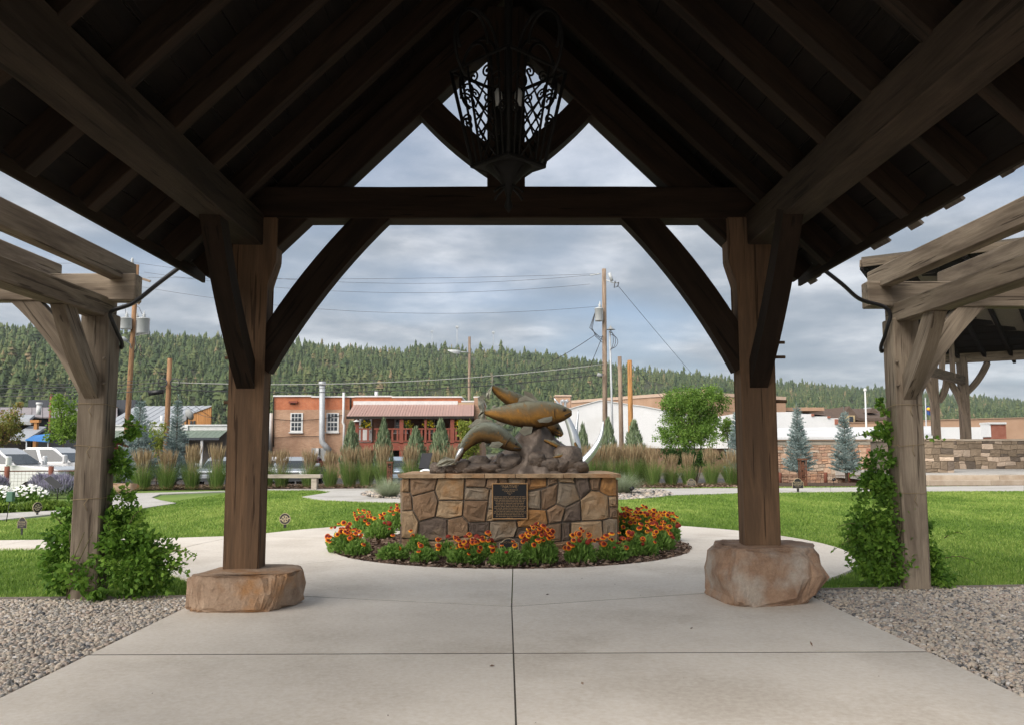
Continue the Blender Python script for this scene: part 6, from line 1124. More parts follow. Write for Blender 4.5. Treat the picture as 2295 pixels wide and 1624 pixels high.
SW = {k: mat('wall_stone_'+k, a, b, 3, rough=.9, bump=.6, bscale=9, rnd=.22, fine=25) for k, (a, b) in dict(t=((.44, .285, .195), (.54, .37, .265)), b=((.38, .225, .155), (.46, .29, .21)), g=((.44, .335, .255), (.54, .43, .335)), o=((.45, .255, .16), (.53, .32, .21)), d=((.12, .095, .075), (.18, .14, .11)), k=((.20, .15, .105), (.28, .215, .155))).items()}
QY = 45.0; t = thing('stone_building', 'low building with a pink tan fieldstone wall and white sloping roof', 'building', (XU(1880, QY), QY, ZG)); zq = ZU(995.5, QY, 1880)
ubox('mortar_wall', 1690, 995, 2080, 1090, QY+.03, .5, M_mort, t, ZG); x0, x1 = XU(1736, QY), XU(2012, QY); stone_wall(t, x0, x1, ZG, zq, QY, .36, None, .02, 'tttgtbo')
ubox('concrete_band', 1690, 986, 2080, 995, QY-.04, .55, mat('band_concrete', (.36, .32, .26), (.44, .40, .33), 3), t); ubox('roof_fascia', 1690, 983.5, 2080, 986, QY-.15, .6, mat('rusty_fascia', (.34, .23, .16), (.42, .30, .22), 3), t)
bp_ = ubox('brick_patch', 1941, 1004, 1962, 1021, QY-.05, .1, B_red, t)
prism('white_roof', [at(1680, 983.5, QY-.2), at(2090, 982.5, QY-.2), at(2090, 957, 60), at(1680, 962, 60)], (0, 0, 1), .1, M_white, t)
t = thing('white_stepped_building', 'white painted building with a stepped red brick edged parapet', 'building', (XU(1850, 66), 66, ZG)); sp_ = [(1660, 1003), (1660, 924), (1742, 922.5), (1788, 921.5), (1789, 926.5), (1822, 926.5), (1823, 932), (1859, 932), (1860, 936), (1878, 936), (1879, 955), (1879, 1003)]
prism('wall', [at(u, v, 66) for u, v in sp_], (0, 1, 0), 8, M_white, t)
for (u0, v0, u1, v1) in ((1821, 926, 1827, 931.5), (1857, 931.5, 1863, 936), (1873, 938, 1880, 950)): ubox('brick_edge', u0, v0, u1, v1, 65.9, .4, B_red, t)
ubox('low_wing', 1879, 956, 2250, 1003, 66.5, 8, M_white, t, ZG)
LY = 120.0; t = thing('brown_roofed_lodge', 'long lodge with a brown shingle roof and a steep gabled dormer', 'building', (XU(1900, LY), LY, ZG)); prism('roof', [at(1772, 942, LY), at(2060, 942, LY), at(2060, 920, LY+8), at(1815, 921, LY+8)], (0, 0, 1), .4, M_brroof, t); prism('gable_roof', [at(1880, 940, LY-1), at(1903, 909, LY-1), at(1928, 940, LY-1)], (0, 1, 0), 9, M_brroof, t); ubox('dormer_wall', 1896, 930, 1918, 944, LY-1.3, .4, mat('cream', (.5, .38, .2), (.55, .43, .25), 2), t); ubox('dormer_window', 1906, 932, 1914, 944, LY-1.5, .3, M_glass, t); prism('hip_roof', [at(1800, 924, LY+4), at(1813, 917, LY+4), at(1835, 917, LY+4), at(1846, 924, LY+4)], (0, 1, 0), 5, M_brroof, t); ubox('roof_vent', 1944, 912.5, 1956, 922, LY+6, 1, M_galv, t); ubox('wall', 1772, 942, 2060, 990, LY+1, 6, M_tanw, t, ZG); prism('gable_roof', [at(1945, 924, LY+2), at(1955, 913, LY+2), at(1968, 924, LY+2)], (0, 1, 0), 6, M_brroof, t)
t = thing('long_tan_building', 'long low tan building with a flat roof beyond the stage', 'building', (XU(2150, 88), 88, ZG)); prism('wall', [at(1890, 1003, 88), at(1890, 946, 88), at(2110, 939, 88), at(2420, 931, 88), at(2420, 1003, 88)], (0, 1, 0), 10, M_tanw, t); prism('parapet_line', [at(1890, 945.6, 87.9), at(2110, 938.6, 87.9), at(2420, 930.6, 87.9), at(2420, 932.4, 87.9), at(2110, 940.4, 87.9), at(1890, 947.4, 87.9)], (0, 1, 0), .3, mat('cap_line', (.36, .24, .17), (.4, .27, .2), 2), t)
t = thing('brick_chimney', 'short red brick chimney with white painted edge above the stage wall', 'chimney', at(2237, 985, 60)); ubox('shaft', 2221, 948, 2256, 992, 60, 1, B_red, t, .5); ubox('cap', 2218, 945, 2258, 949.5, 59.9, 1.2, M_trim, t); ubox('painted_edge', 2217.4, 949.5, 2222, 978, 59.97, 1.06, M_white, t)
# ---------------------------------------------------------------- the stage
SX0, SX1 = XU(2072, 35), XU(2560, 40); stg = thing('stone_stage', 'raised concrete stage with broad steps and brown fieldstone walls', 'stage', (24, 40, 0)); M_step = mat('step_stone', (.40, .325, .25), (.50, .42, .335), 3, rough=.9, c3=(.34, .26, .19), s3=1.0, rnd=.06)
for k, (y0, z1, z0) in enumerate(((34.9, .19, -.05), (35.45, .37, .17))):
    xx = SX0
    while xx < SX1: wd = random.uniform(2.2, 3.4); boxo('step_block', (xx+wd/2, (y0+36.2)/2+.3, (z0+z1)/2), (wd-.012, 36.8-y0, z1-z0), M_step, stg, .015); xx += wd
boxo('deck', ((SX0+SX1)/2, 41.3, .20), (SX1-SX0-.2, 10.6, .39), M_conc2, stg)
zc1 = ZU(987, 38.7, 2060); x0, x1 = XU(1990, 38.7), XU(2137, 38.7); boxo('pier_core', ((x0+x1)/2, 39.7, zc1/2), (x1-x0-.04, 1.9, zc1), M_mort, stg); stone_wall(stg, x0, x1, .0, zc1, 38.72, .40, None, .016, 'kkkgkd'); boxo('pier_cap', ((x0+x1)/2, 39.7, zc1+.05), (x1-x0+.14, 2.1, .1), M_step, stg)
zc2 = ZU(987, 46, 2200); x0b, x1b = XU(2080, 46), XU(2480, 46); boxo('back_wall_core', ((x0b+x1b)/2, 46.3, zc2/2), (x1b-x0b, .5, zc2), M_mort, stg); stone_wall(stg, XU(2130, 46), XU(2330, 46), .39, zc2, 46.02, .46, None, .016, 'kkkgkd'); boxo('wall_cap', ((x0b+x1b)/2, 46.3, zc2+.05), (x1b-x0b, .7, .1), M_step, stg)
W_stage = woodmat('stage_timber', (.13, .098, .072), (.20, .155, .118), (.04, .03, .022))
shl = thing('stage_pavilion', 'tall timber stage roof with braced posts standing on the stone wall', 'pavilion', (24, 46, 2)); 
for u, vt, w_ in ((2098, 700, .36), (2164, 700, .42), (2420, 700, .42)): q = at(u, 985, 46.3); beam('post', (q.x, 46.3, zc2+.1), (q.x, 46.3, ZU(800, 46.3, u)), w_, w_, W_stage, shl, (0, 1, 0))
zb1 = ZU(806, 46.3, 2200); beam('rear_beam', (XU(2095, 46.3), 46.3, zb1), (XU(2500, 46.3), 46.3, zb1+.5), .35, .5, W_stage, shl)
for (a, b, c, d) in ((2164, 880, 2212, 812), (2160, 930, 2128, 856), (2094, 925, 2072, 850), (2102, 900, 2120, 850)): p, q = at(a, b, 46.25), at(c, d, 46.25); curved('brace', p, q, .3, .12, .2, (0, 1, 0), W_stage, shl)
beam('cross_beam', at(2062, 826, 40.5), at(2158, 852, 46.3), .28, .45, W_stage, shl); beam('roof_post', at(2110, 830, 43), at(2116, 700, 43), .22, .22, W_stage, shl); beam('roof_post', at(2135, 845, 44.5), at(2128, 700, 44.5), .2, .2, W_stage, shl)
c1_, c2_, c3_, c4_ = at(1930, 590, 37), at(2620, 505, 37), at(2620, 790, 47), at(2098, 808, 47)
for i in range(14): f0, f1 = i/14, (i+1)/14-.004; prism('roof_board', [c1_.lerp(c4_, f0), c2_.lerp(c3_, f0), c2_.lerp(c3_, f1), c1_.lerp(c4_, f1)], (0, 0, 1), .12, W_board, shl)
for i in range(10): f = i/9; beam('rafter', c1_.lerp(c2_, f)-Vector((0, 0, .16)), c4_.lerp(c3_, f)-Vector((0, 0, .16)), .16, .28, W_board, shl)
prism('roof_covering', [p+Vector((0, 0, .14)) for p in (c1_, c2_, c3_, c4_)], (0, 0, 1), .12, M_shing, shl); beam('fascia', c1_-Vector((0, .05, .02)), c2_-Vector((0, .05, .02)), .08, .34, W_stage, shl); beam('fascia', c1_-Vector((.05, 0, .02)), c4_-Vector((.05, 0, .02)), .08, .34, W_stage, shl)
# ---------------------------------------------------------------- utility poles
W_pole = woodmat('pole_wood', (.30, .165, .085), (.42, .25, .14), (.12, .06, .03)); W_pole2 = woodmat('grey_pole_wood', (.26, .19, .14), (.36, .275, .21), (.12, .08, .055)); W_pole3 = woodmat('orange_pole_wood', (.42, .205, .075), (.54, .28, .11), (.16, .08, .03)); M_tank = mat('transformer_grey', (.46, .48, .49), (.54, .56, .57), 3, rough=.5); M_wire = gloss('wire', (.05, .05, .055), .6); M_lwire = gloss('pale_wire', (.42, .42, .40), .5)
def pole(u, vt, Y, r, m, label, tilt=0):
    x = XU(u, Y, 900); zt = ZU(vt, Y, u); t = thing('utility_pole', label, 'utility pole', (x, Y, ZG)); M, L = frame((x-tilt, Y, ZG), (x, Y, zt)); V, F = tube_arrays([(0, 0, 0), (L*.5, 0, 0), (L, 0, 0)], [r*1.12, r*1.0, r*.88], 12); meshobj('shaft', V, F, m, t, M, True); return t
def tank(t, u, v0, v1, wu, Y): p = at(u, v1, Y); h = ZU(v0, Y, u)-p.z; r = wu*Y/FU/2; lathe('transformer', [(r*.9, 0), (r, .04), (r, h*.9), (r*1.06, h*.91), (r*1.06, h*.95), (r*.7, h), (.02, h*1.01)], M_tank, t, p, 18); lathe('bushing', [(.07, h), (.12, h+.06), (.06, h+.1), (.12, h+.16), (.05, h+.22), (.02, h+.4)], M_tank, t, p+Vector((r*.2, -.1, 0)), 10)
A = pole(294, 594, 54, .155, W_pole, 'tall orange brown utility pole carrying two grey transformers and a street lamp', .25)
tank(A, 282, 712, 738, 24, 53.6); tank(A, 320, 712, 748, 27, 53.6); tank(A, 306, 716, 752, 14, 54.6); beam('crossarm', at(263, 607, 53.8), at(337, 631, 53.8), .12, .14, W_pole2, A); beam('crossarm', at(300, 672, 53.8), at(312, 682, 53.8), .1, .12, W_pole2, A); ubox('bracket', 300, 730, 308, 733, 53.7, .3, M_trim, A); ubox('bracket', 300, 746, 308, 749, 53.7, .3, M_trim, A)
tubeo('lamp_arm', [at(294, 782, 53.9), at(291, 770, 53.7), at(283, 764, 53.5)], .04, M_galv, A, 6); tubeo('lamp_head', [at(284, 764, 53.5), at(276, 759, 53.4), at(262, 757, 53.2)], [.10, .14, .04], M_tank, A, 8); lathe('insulator', [(.03, -.3), (.05, 0), (.11, .1), (.05, .18), (.1, .26), (.03, .4)], M_tank, A, at(296, 592, 54), 10)
tubeo('drop_wires', [at(302, 755, 53.8), at(306, 780, 53.8), at(318, 790, 53.8), at(312, 770, 53.8), at(300, 790, 53.8)], .03, M_wire, A, 5); tubeo('drop_wires', [at(320, 708, 53.7), at(312, 690, 53.8), at(304, 684, 53.8)], .015, M_wire, A, 5); tubeo('drop_wires', [at(283, 706, 53.7), at(280, 690, 53.8), at(274, 682, 53.8)], .015, M_wire, A, 5)
B_ = pole(377, 803, 50, .15, W_pole, 'short brown utility pole wound with black cable loops', .05)
for du in (-13, 15): tubeo('cable_loop', [at(377+du+10*math.cos(k*.4), 857+9*math.sin(k*.4), 49.8-.01*k) for k in range(34)], .035, M_wire, B_, 5)
tubeo('splice_case', [at(334, 880, 49.9), at(366, 877, 49.9)], [.16, .12], M_black, B_, 8)
C = pole(1357, 603, 54, .15, W_pole2, 'tall brown utility pole with one grey transformer and a steel riser', .08); tank(C, 1342, 690, 720, 19, 53.6)
tubeo('riser_pipe', [(XU(1372, 54, 900), 53.8, ZG), at(1366, 742, 53.8)], .065, M_galv, C, 8); lathe('weatherhead', [(.02, .25), (.05, .2), (.16, .05), (.3, 0), (.02, -.02)], M_grey, C, at(1368, 739, 53.7), 12)
for k in range(3): tubeo('riser_loop', [at(1366+(8+5*k)*math.sin(a), 762-(22-3*k)*math.cos(a)+k*2, 53.7) for a in np.linspace(.1, 3.0, 14)], .018, M_wire, C, 5)
for s in ((1322, 617, 1345), (1338, 614, 1345)): tubeo('insulator', [at(s[0], s[1], 53.8), at(s[2], 614, 53.8)], .035, M_tank, C, 6)
tubeo('cutout_switch', [at(1365, 612, 53.7), at(1371, 630, 53.7)], .1, M_tank, C, 8); tubeo('cutout_bracket', [at(1358, 628, 53.8), at(1374, 634, 53.7), at(1386, 634, 53.7)], .035, M_tank, C, 6); tubeo('cutout_switch', [at(1378, 630, 53.6), at(1376, 645, 53.6), at(1384, 642, 53.6), at(1386, 633, 53.6)], .035, M_wire, C, 6)
for k in range(3): tubeo('drop_wires', [at(1333, 700, 53.6), at(1327-k*3, 735, 53.6), at(1334+k*4, 754, 53.6), at(1350, 768-k*6, 53.7)], .02, M_wire, C, 5)
tubeo('splice_case', [at(1338, 838, 53.6), at(1349, 842, 53.6)], .12, M_grey, C, 8)
pole(1389.5, 799, 50, .13, W_pole2, 'plain grey brown stub pole between the riser pole and the orange pole', -.05); E_ = pole(1412, 807, 49, .145, W_pole3, 'plain bright orange stub pole beside the grey stub pole', .0)
F_ = pole(1051.5, 755, 72, .12, W_pole2, 'slim grey brown pole with a street lamp over the brick building', .05); tubeo('lamp_arm', [at(1051, 790, 71.9), at(1028, 788, 71.6)], .04, M_galv, F_, 6); tubeo('lamp_head', [at(1030, 789, 71.6), at(1018, 788, 71.5), at(1003, 785, 71.4)], [.16, .16, .05], M_tank, F_, 8)
pole(114, 882, 78, .12, mat('red_brown_pole', (.20, .085, .05), (.27, .12, .08), 5), 'thin red brown pole in front of the dark barn')
def wire(p, q, sag, r, label, m=None):
    p, q = Vector(p), Vector(q); tag(tubeo('overhead_wire', [p.lerp(q, f)-Vector((0, 0, sag*4*f*(1-f))) for f in np.linspace(0, 1, 22)], r, m or M_wire, None, 5), label, 'wire')
wire(at(-700, 545, 66), at(296, 588, 54), .6, .009, 'top power line running off past the pergola from the tall transformer pole'); wire(at(296, 588, 54), at(1322, 617, 53.8), .9, .009, 'topmost power line between the two transformer poles'); wire(at(330, 622, 53.8), at(1338, 614, 53.8), .2, .009, 'second power line between the two transformer poles'); wire(at(322, 610, 53.8), at(1322, 637, 53.8), .9, .009, 'third power line between the two transformer poles'); wire(at(300, 640, 53.8), at(1338, 687, 53.8), 1.0, .009, 'lowest of the thin power lines between the transformer poles')
for k, (va, vb, vc, r, m_) in enumerate(((846, 856, 816, .024, M_lwire), (868, 872, 838, .026, M_wire), (842, 848, 812, .014, M_wire), (862, 864, 828, .016, M_wire))):
    nm = ('pale telephone cable', 'thick black telephone cable', 'thin upper telephone line', 'thin middle telephone line')[k]
    wire(at(-500, va, 56), at(377, vb, 50), .5, r, nm+' running off past the pergola from the looped pole'); wire(at(377, vb, 50), at(1352, vc, 53.9), .55, r, nm+' between the looped pole and the riser pole', m_)
wire(at(1384, 640, 53.6), at(1700, 1000, 95), .3, .014, 'guy line slanting down from the riser pole to the tan hall'); wire(at(1414, 815, 49), at(1560, 960, 70), .2, .014, 'service wire slanting down from the orange stub pole'); wire(at(1334, 750, 53.6), at(1150, 842, 60), .3, .02, 'service wire from the transformer towards the brick building', M_wire); wire(at(1350, 752, 53.7), at(1268, 905, 78), .6, .02, 'black service wire from the riser pole to the gooseneck vents'); wire(at(312, 790, 53.8), at(500, 950, 70), .4, .018, 'black service wire slanting from the transformer pole to the cedar house'); wire(at(378, 870, 50), at(520, 925, 66), .9, .014, 'sagging service wire from the looped pole behind the pavilion post')
# ---------------------------------------------------------------- masts on the ridge
for u, vt, vb, w_, lb in ((968, 740, 775, .14, 'thinnest radio mast on the wooded ridge'), (1024, 730, 785, .30, 'radio mast with antenna panels above the slim lamp pole'), (1105, 742, 772, .22, 'radio mast with a round drum on the wooded ridge')):
    Yr = 880; t = thing('radio_mast', lb, 'mast', at(u, vb, Yr)); tubeo('shaft', [at(u, vb, Yr)-Vector((0, 0, 6)), at(u, vt, Yr)], w_, M_tank, t, 6)
    for k in range(3): tubeo('antenna', [at(u-2+2*k, vt+6, Yr-1), at(u-2+2*k, vt+1, Yr-1)], w_*1.4, M_tank, t, 6)
t = thing('flagpole', 'white flagpole with a ball finial behind the blue spruces', 'flagpole', (XU(1939, 50), 50, ZG)); tubeo('pole', [(XU(1941.5, 50), 50, ZG), at(1938, 876, 50)], [.07, .045], M_trim, t, 8); bm = bmesh.new(); bmesh.ops.create_uvsphere(bm, u_segments=12, v_segments=8, radius=.1); bmobj('ball', bm, M_trim, t, Matrix.Translation(at(1938, 873, 50)), True)
t = thing('flagpole', 'flagpole flying a blue and red flag beside the stage post', 'flagpole', (XU(2074, 70), 70, ZG)); tubeo('pole', [(XU(2075, 70), 70, ZG), at(2073, 890, 70)], .05, M_galv, t, 8)
for i, (c_, va, vb) in enumerate((((.02, .06, .2), 907, 913), ((.5, .10, .08), 913, 917), ((.02, .06, .2), 917, 926))): prism('flag_stripe', [at(2075, va, 70), at(2081, va+3, 69.9), at(2088, va+5, 70), at(2088, vb+5, 70), at(2081, vb+3, 69.9), at(2075, vb, 70)], (0, 1, 0), .02, gloss('flag%d' % i, c_, .8), t)
tag(tubeo('flag_disc', [at(2080, 915, 69.85), at(2080, 915, 69.8)], .12, gloss('flag_gold', (.7, .45, .03), .8), t, 12), None, None)
# ---------------------------------------------------------------- cars
M_wht = gloss('white_car_paint', (.78, .78, .79), .22, 0, .5, .6); M_sil = gloss('silver_car_paint', (.45, .48, .52), .25, .5, .5, .6); M_blu = gloss('pale_blue_car_paint', (.35, .42, .50), .25, .4, .5, .6); M_cgl = gloss('car_glass', (.03, .036, .042), .03, 0, .7); M_tyre = mat('tyre', (.02, .02, .02), (.03, .03, .03), 20, rough=.9); M_rim = gloss('wheel_rim', (.5, .5, .52), .3, .8); M_lamp = gloss('lamp_glass', (.75, .76, .78), .1, 0, .8); M_amb = gloss('amber_lamp', (.75, .20, .03), .2); M_chr = gloss('chrome', (.6, .6, .62), .15, .9); M_redl = gloss('red_lamp', (.5, .03, .03), .2)
def vehicle(name, label, kind, x, y, rz, paint, z=-.44):
    t = thing(name, label, kind, (x, y, z)); M0 = Matrix.Translation((x, y, z)) @ Matrix.Rotation(rz, 4, 'Z')
    pk = name == 'pickup_truck'; L = 5.8 if pk else 4.5; Wd = 2.0 if pk else 1.8; zs = 1.36 if pk else .98; roof = 1.98 if pk else 1.55; wr = .40 if pk else .32; xw = (L/2-1.02, -L/2+1.15)
    pts = [(-L/2, .45), (-L/2, zs-.02)] + ([(-.75, zs), (-.75, zs)] if pk else []) + [(L/2-1.55 if pk else L/2-1.25, zs+.02), (L/2-.5, zs-.04), (L/2-.12, zs-.14), (L/2, zs-.32), (L/2, .45)]
    low = []
    for c in xw:
        low += [(c+(wr+.09)*math.cos(a), .40+(wr+.13)*math.sin(a)) for a in np.linspace(0, PI, 9)]
    pol = clean_poly(pts, .02)+[(L/2-.1, .34)]+low+[(-L/2+.1, .34)]
    bm = bmesh.new(); A_ = [bm.verts.new((px, -Wd/2, pz)) for px, pz in pol]; B2 = [bm.verts.new((px, Wd/2, pz)) for px, pz in pol]; n_ = len(pol); fa = [bm.faces.new(A_), bm.faces.new(B2[::-1])]
    for i in range(n_): bm.faces.new((A_[i], B2[i], B2[(i+1) % n_], A_[(i+1) % n_]))
    es = [e for e in bm.edges if abs(e.verts[0].co.y) > .1 and e.verts[0].co.y*e.verts[1].co.y > 0 and min(e.verts[0].co.z, e.verts[1].co.z) > .42]; bmesh.ops.bevel(bm, geom=es, offset=.09, segments=3, affect='EDGES'); bmesh.ops.triangulate(bm, faces=[f for f in bm.faces if len(f.verts) > 4])
    body = bmobj('body', bm, paint, t, M0)
    c0, c1 = (-.85, L/2-1.55) if pk else (-L/2+.25, L/2-1.2); r0, r1 = (-.6, L/2-2.35) if pk else (-L/2+.75, L/2-1.95); wt_ = Wd/2-.06; wr_ = Wd/2-.19
    cab = [(c0, -wt_, zs-.03), (c1, -wt_, zs-.03), (c1, wt_, zs-.03), (c0, wt_, zs-.03), (r0, -wr_, roof), (r1, -wr_, roof), (r1, wr_, roof), (r0, wr_, roof)]; bm = bmesh.new(); vs = [bm.verts.new(v) for v in cab]
    for f in ((0, 3, 2, 1), (4, 5, 6, 7), (0, 1, 5, 4), (1, 2, 6, 5), (2, 3, 7, 6), (3, 0, 4, 7)): bm.faces.new([vs[i] for i in f])
    bmesh.ops.bevel(bm, geom=[e for e in bm.edges if max(e.verts[0].co.z, e.verts[1].co.z) > zs+.1], offset=.09, segments=3, affect='EDGES'); cb_ = bmobj('cabin', bm, paint, t, M0)
    V = [Vector(v) for v in cab]
    def pane(q, ins, nm='window', off=.012):
        c = sum(q, Vector())/4; nrm = (q[1]-q[0]).cross(q[3]-q[0]).normalized(); qq = [c+(p-c)*ins+nrm*off-Vector((0, 0, (p-c).z*ins*.14)) for p in q]; return prism(nm, qq, -nrm, .02, M_cgl, cb_, M0)
    pane([V[1], V[2], V[6], V[5]], .86, 'windshield'); pane([V[3], V[0], V[4], V[7]], .8, 'rear_window')
    for (a, b, c, d, sg) in ((0, 1, 5, 4, 1), (2, 3, 7, 6, -1)):
        q = [V[a], V[b], V[c], V[d]]; f = .47 if pk else .5; m0 = q[0].lerp(q[1], f); m1 = q[3].lerp(q[2], f); pane([q[0], m0, m1, q[3]], .84); pane([m0, q[1], q[2], m1], .84)
    for sg in (-1, 1):
        mx = c1-.12; boxo('mirror', (mx, sg*(Wd/2+.17), zs+.16), (.12, .24, .34 if pk else .18), paint, t, .04, 0, M0); boxo('mirror_arm', (mx, sg*(Wd/2+.02), zs+.12), (.06, .2, .05), paint, t, 0, 0, M0); boxo('headlight', (L/2-.14, sg*(Wd/2-.24), zs-.26), (.2, .40, .22), M_lamp, t, .03, 0, M0); boxo('turn_signal', (L/2-.22, sg*(Wd/2-.06), zs-.42), (.2, .12, .1), M_amb, t, .01, 0, M0); boxo('tail_light', (-L/2+.02, sg*(Wd/2-.12), zs-.25), (.06, .16, .34), M_redl, t, .01, 0, M0)
        for f in (.18, .62): boxo('door_handle', (c0+(c1-c0)*f, sg*(Wd/2+.012), zs-.16), (.18, .03, .04), paint, t, .008, 0, M0)
        for c in xw:
            wq = Matrix.Translation((c, sg*(Wd/2-.13), wr)) @ Matrix.Rotation(PI/2, 4, 'X'); wh = lathe('wheel', [(wr*.6, -.12), (wr*.93, -.12), (wr, -.07), (wr, .07), (wr*.93, .12), (wr*.6, .12)], M_tyre, t, (0, 0, 0), 20); wh.matrix_basis = M0 @ wq; WMX[wh.as_pointer()] = M0 @ wq; rm = lathe('rim', [(.02, -.125), (wr*.6, -.10), (wr*.6, .10), (.02, .125)], M_rim, wh, (0, 0, 0), 14); rm.matrix_basis = M0 @ wq
    boxo('grille', (L/2+.005, 0, zs-.30), (.05, Wd-.9, .26), M_chr, t, .02, 0, M0); boxo('bumper', (L/2+.03, 0, .58), (.18, Wd-.04, .22), M_chr if pk else paint, t, .04, 0, M0); boxo('rear_bumper', (-L/2-.02, 0, .55), (.14, Wd-.06, .2), M_chr if pk else paint, t, .04, 0, M0)
    if pk: boxo('bed_floor', (-1.85, 0, zs+.003), (1.9, Wd-.3, .02), M_drk, t, 0, 0, M0)
    return t
vehicle('pickup_truck', 'white pickup truck with a tall tow mirror behind the wire fence', 'truck', XU(165, 31.2)-2.85, 31.2, 0, M_wht); vehicle('pickup_truck', 'second white pickup parked beyond the one with the tow mirror', 'truck', XU(268, 35)-2.9, 35.2, 0, M_wht, -.40)
vehicle('parked_car', 'silver car seen through the gap beside the rusty garden post', 'car', XU(884, 44), 45.8, -PI/2, M_blu); vehicle('parked_car', 'pale car behind the reed grass over the bench end', 'car', XU(655, 44), 46, -PI/2, M_sil); vehicle('parked_car', 'white car behind the reed grass next to the pavilion post', 'car', XU(602, 44), 46.4, -PI/2, M_wht); vehicle('parked_car', 'silver car behind the row of feather grass near the low shop', 'car', XU(470, 44), 46.2, -PI/2, M_sil)
# ---------------------------------------------------------------- fences, bench, signs and small things
M_rust = mat('rusted_steel', (.10, .042, .026), (.17, .075, .045), 9, rough=.9, bump=.3); M_fpost = mat('red_brown_post', (.16, .055, .035), (.23, .085, .055), 8, rough=.8)
def fence(name, label, x0, x1, y0, y1, z0, h, np_):
    t = thing(name, label, 'fence', (x0, y0, z0)); P_ = [Vector((x0+(x1-x0)*i/np_, y0+(y1-y0)*i/np_, z0)) for i in range(np_+1)]
    for p in P_: tubeo('post', [p, p+Vector((0, 0, h+.08))], .085, M_fpost, t, 10)
    for a, b in zip(P_, P_[1:]):
        pn = tubeo('top_rail', [a+Vector((0, 0, h-.08)), b+Vector((0, 0, h-.08))], .02, M_rust, t, 6); tubeo('bottom_rail', [a+Vector((0, 0, .12)), b+Vector((0, 0, .12))], .015, M_rust, t, 6)
        V = []; F = []; nv = max(3, int((b-a).length/.11))
        for i in range(1, nv): q = a.lerp(b, i/nv); v, f = tube_arrays([q+Vector((0, 0, .12)), q+Vector((0, 0, h-.08))], .004, 3, False); F += [tuple(x+len(V) for x in ff) for ff in f]; V += v
        for j in range(1, 8): v, f = tube_arrays([a+Vector((0, 0, .12+j*(h-.2)/8)), b+Vector((0, 0, .12+j*(h-.2)/8))], .004, 3, False); F += [tuple(x+len(V) for x in ff) for ff in f]; V += v
        stuff(meshobj('wire_mesh', [v-a for v in V], F, M_rust, pn, Matrix.Translation(a)))
xf0 = XU(42, 28.6); xf1 = XU(158, 28.8); dx = xf1-xf0; fence('wire_fence', 'wire mesh fence with round red brown posts in front of the pickup', xf0-2*dx, xf1+.4*dx, 28.5, 29.2, -.25, ZU(1049.5, 28.6, 40)+.25, 4)
fence('wire_fence', 'low rusty wire fence below the fieldstone wall', XU(1745, 41.5), XU(2000, 41.5), 41.5, 41.5, -.3, ZU(1061, 41.5, 1900)+.3, 5)
bn = thing('garden_bench', 'plain pale wooden plank bench in front of the feather grasses', 'bench', G(660, 1095)); W_bench = woodmat('pale_bench_wood', (.40, .35, .29), (.52, .46, .39), (.2, .16, .12)); y_ = 32.5; zt = ZU(1062, y_, 660); beam('seat', (XU(560, y_), y_, zt-.065), (XU(722, y_), y_, zt-.065), .42, .13, W_bench, bn)
for u in (707, 575): boxo('leg', (XU(u, y_), y_, (zt-.13)/2), (.20, .34, zt-.13), W_bench, bn, .01)
M_sgn = gloss('sign_black', (.016, .015, .018), .5); M_sgt = gloss('sign_tan', (.45, .36, .24), .6); M_sgd = gloss('sign_grey', (.07, .065, .06), .6)
def lawn_sign(u, v, w, h, label, rz=0, text=True, stake=.1, dark=M_sgn):
    p = G(u, v); t = thing('lawn_sign', label, 'sign', p); M0 = Matrix.Translation(p) @ Matrix.Rotation(rz, 4, 'Z'); prof = [(-w/2, stake), (w/2, stake), (w/2, stake+h*.62), (w*.36, stake+h*.70), (w*.30, stake+h*.84), (w*.14, stake+h*.97), (0, stake+h), (-w*.14, stake+h*.97), (-w*.30, stake+h*.84), (-w*.36, stake+h*.70), (-w/2, stake+h*.62)]
    prism('plate', [(x, 0, z) for x, z in prof], (0, 1, 0), .012, M_sgt, t, M0); pl = prism('face', [(x*.92, -.003, (z-stake)*.94+stake+h*.02) for x, z in prof], (0, 1, 0), .004, dark, t, M0); prism('stake', [(-w*.11, .004, stake), (w*.11, .004, stake), (w*.08, .004, -.05), (-w*.08, .004, -.05)], (0, 1, 0), .01, dark, t, M0)
    if text:
        textmesh('lettering', 'PLEASE', w*.24, M_sgt, pl, M0 @ Matrix.Translation((0, -.005, stake+h*.56)) @ RX)
        for k, (z, ww) in enumerate(((.40, .8), (.31, .74), (.16, .45))): q = dashes(pl, 0, 0, w*ww, h*.055, 0, M_sgt, k); q.matrix_basis = M0 @ Matrix.Translation((0, -.0045, stake+h*z))
    return t
lawn_sign(48, 1196, .16, .19, 'small black PLEASE sign in the lawn beside the vine and side path'); lawn_sign(1549, 1090, .34, .26, 'small PLEASE sign at the edge of the path under the short reed grasses', stake=.06, dark=M_sgd); lawn_sign(1788, 1101, .38, .34, 'black PLEASE sign at the path edge in front of the rusty pylon', stake=.12)
p = G(1896, 1218); lawn_sign(1905, 1222, .2, .22, 'grey back of a lawn sign half hidden by the vine', .9, False, .08, M_sgd)
t = lawn_sign(1140, 1236, .27, .17, 'dark arched stone sign among the flowers below the plaque', 0, False, .02); pl = t.children[1]
textmesh('lettering', 'DO NOT', .042, M_lett, t, Matrix.Translation(G(1140, 1236)+Vector((0, -.006, .135))) @ RX)
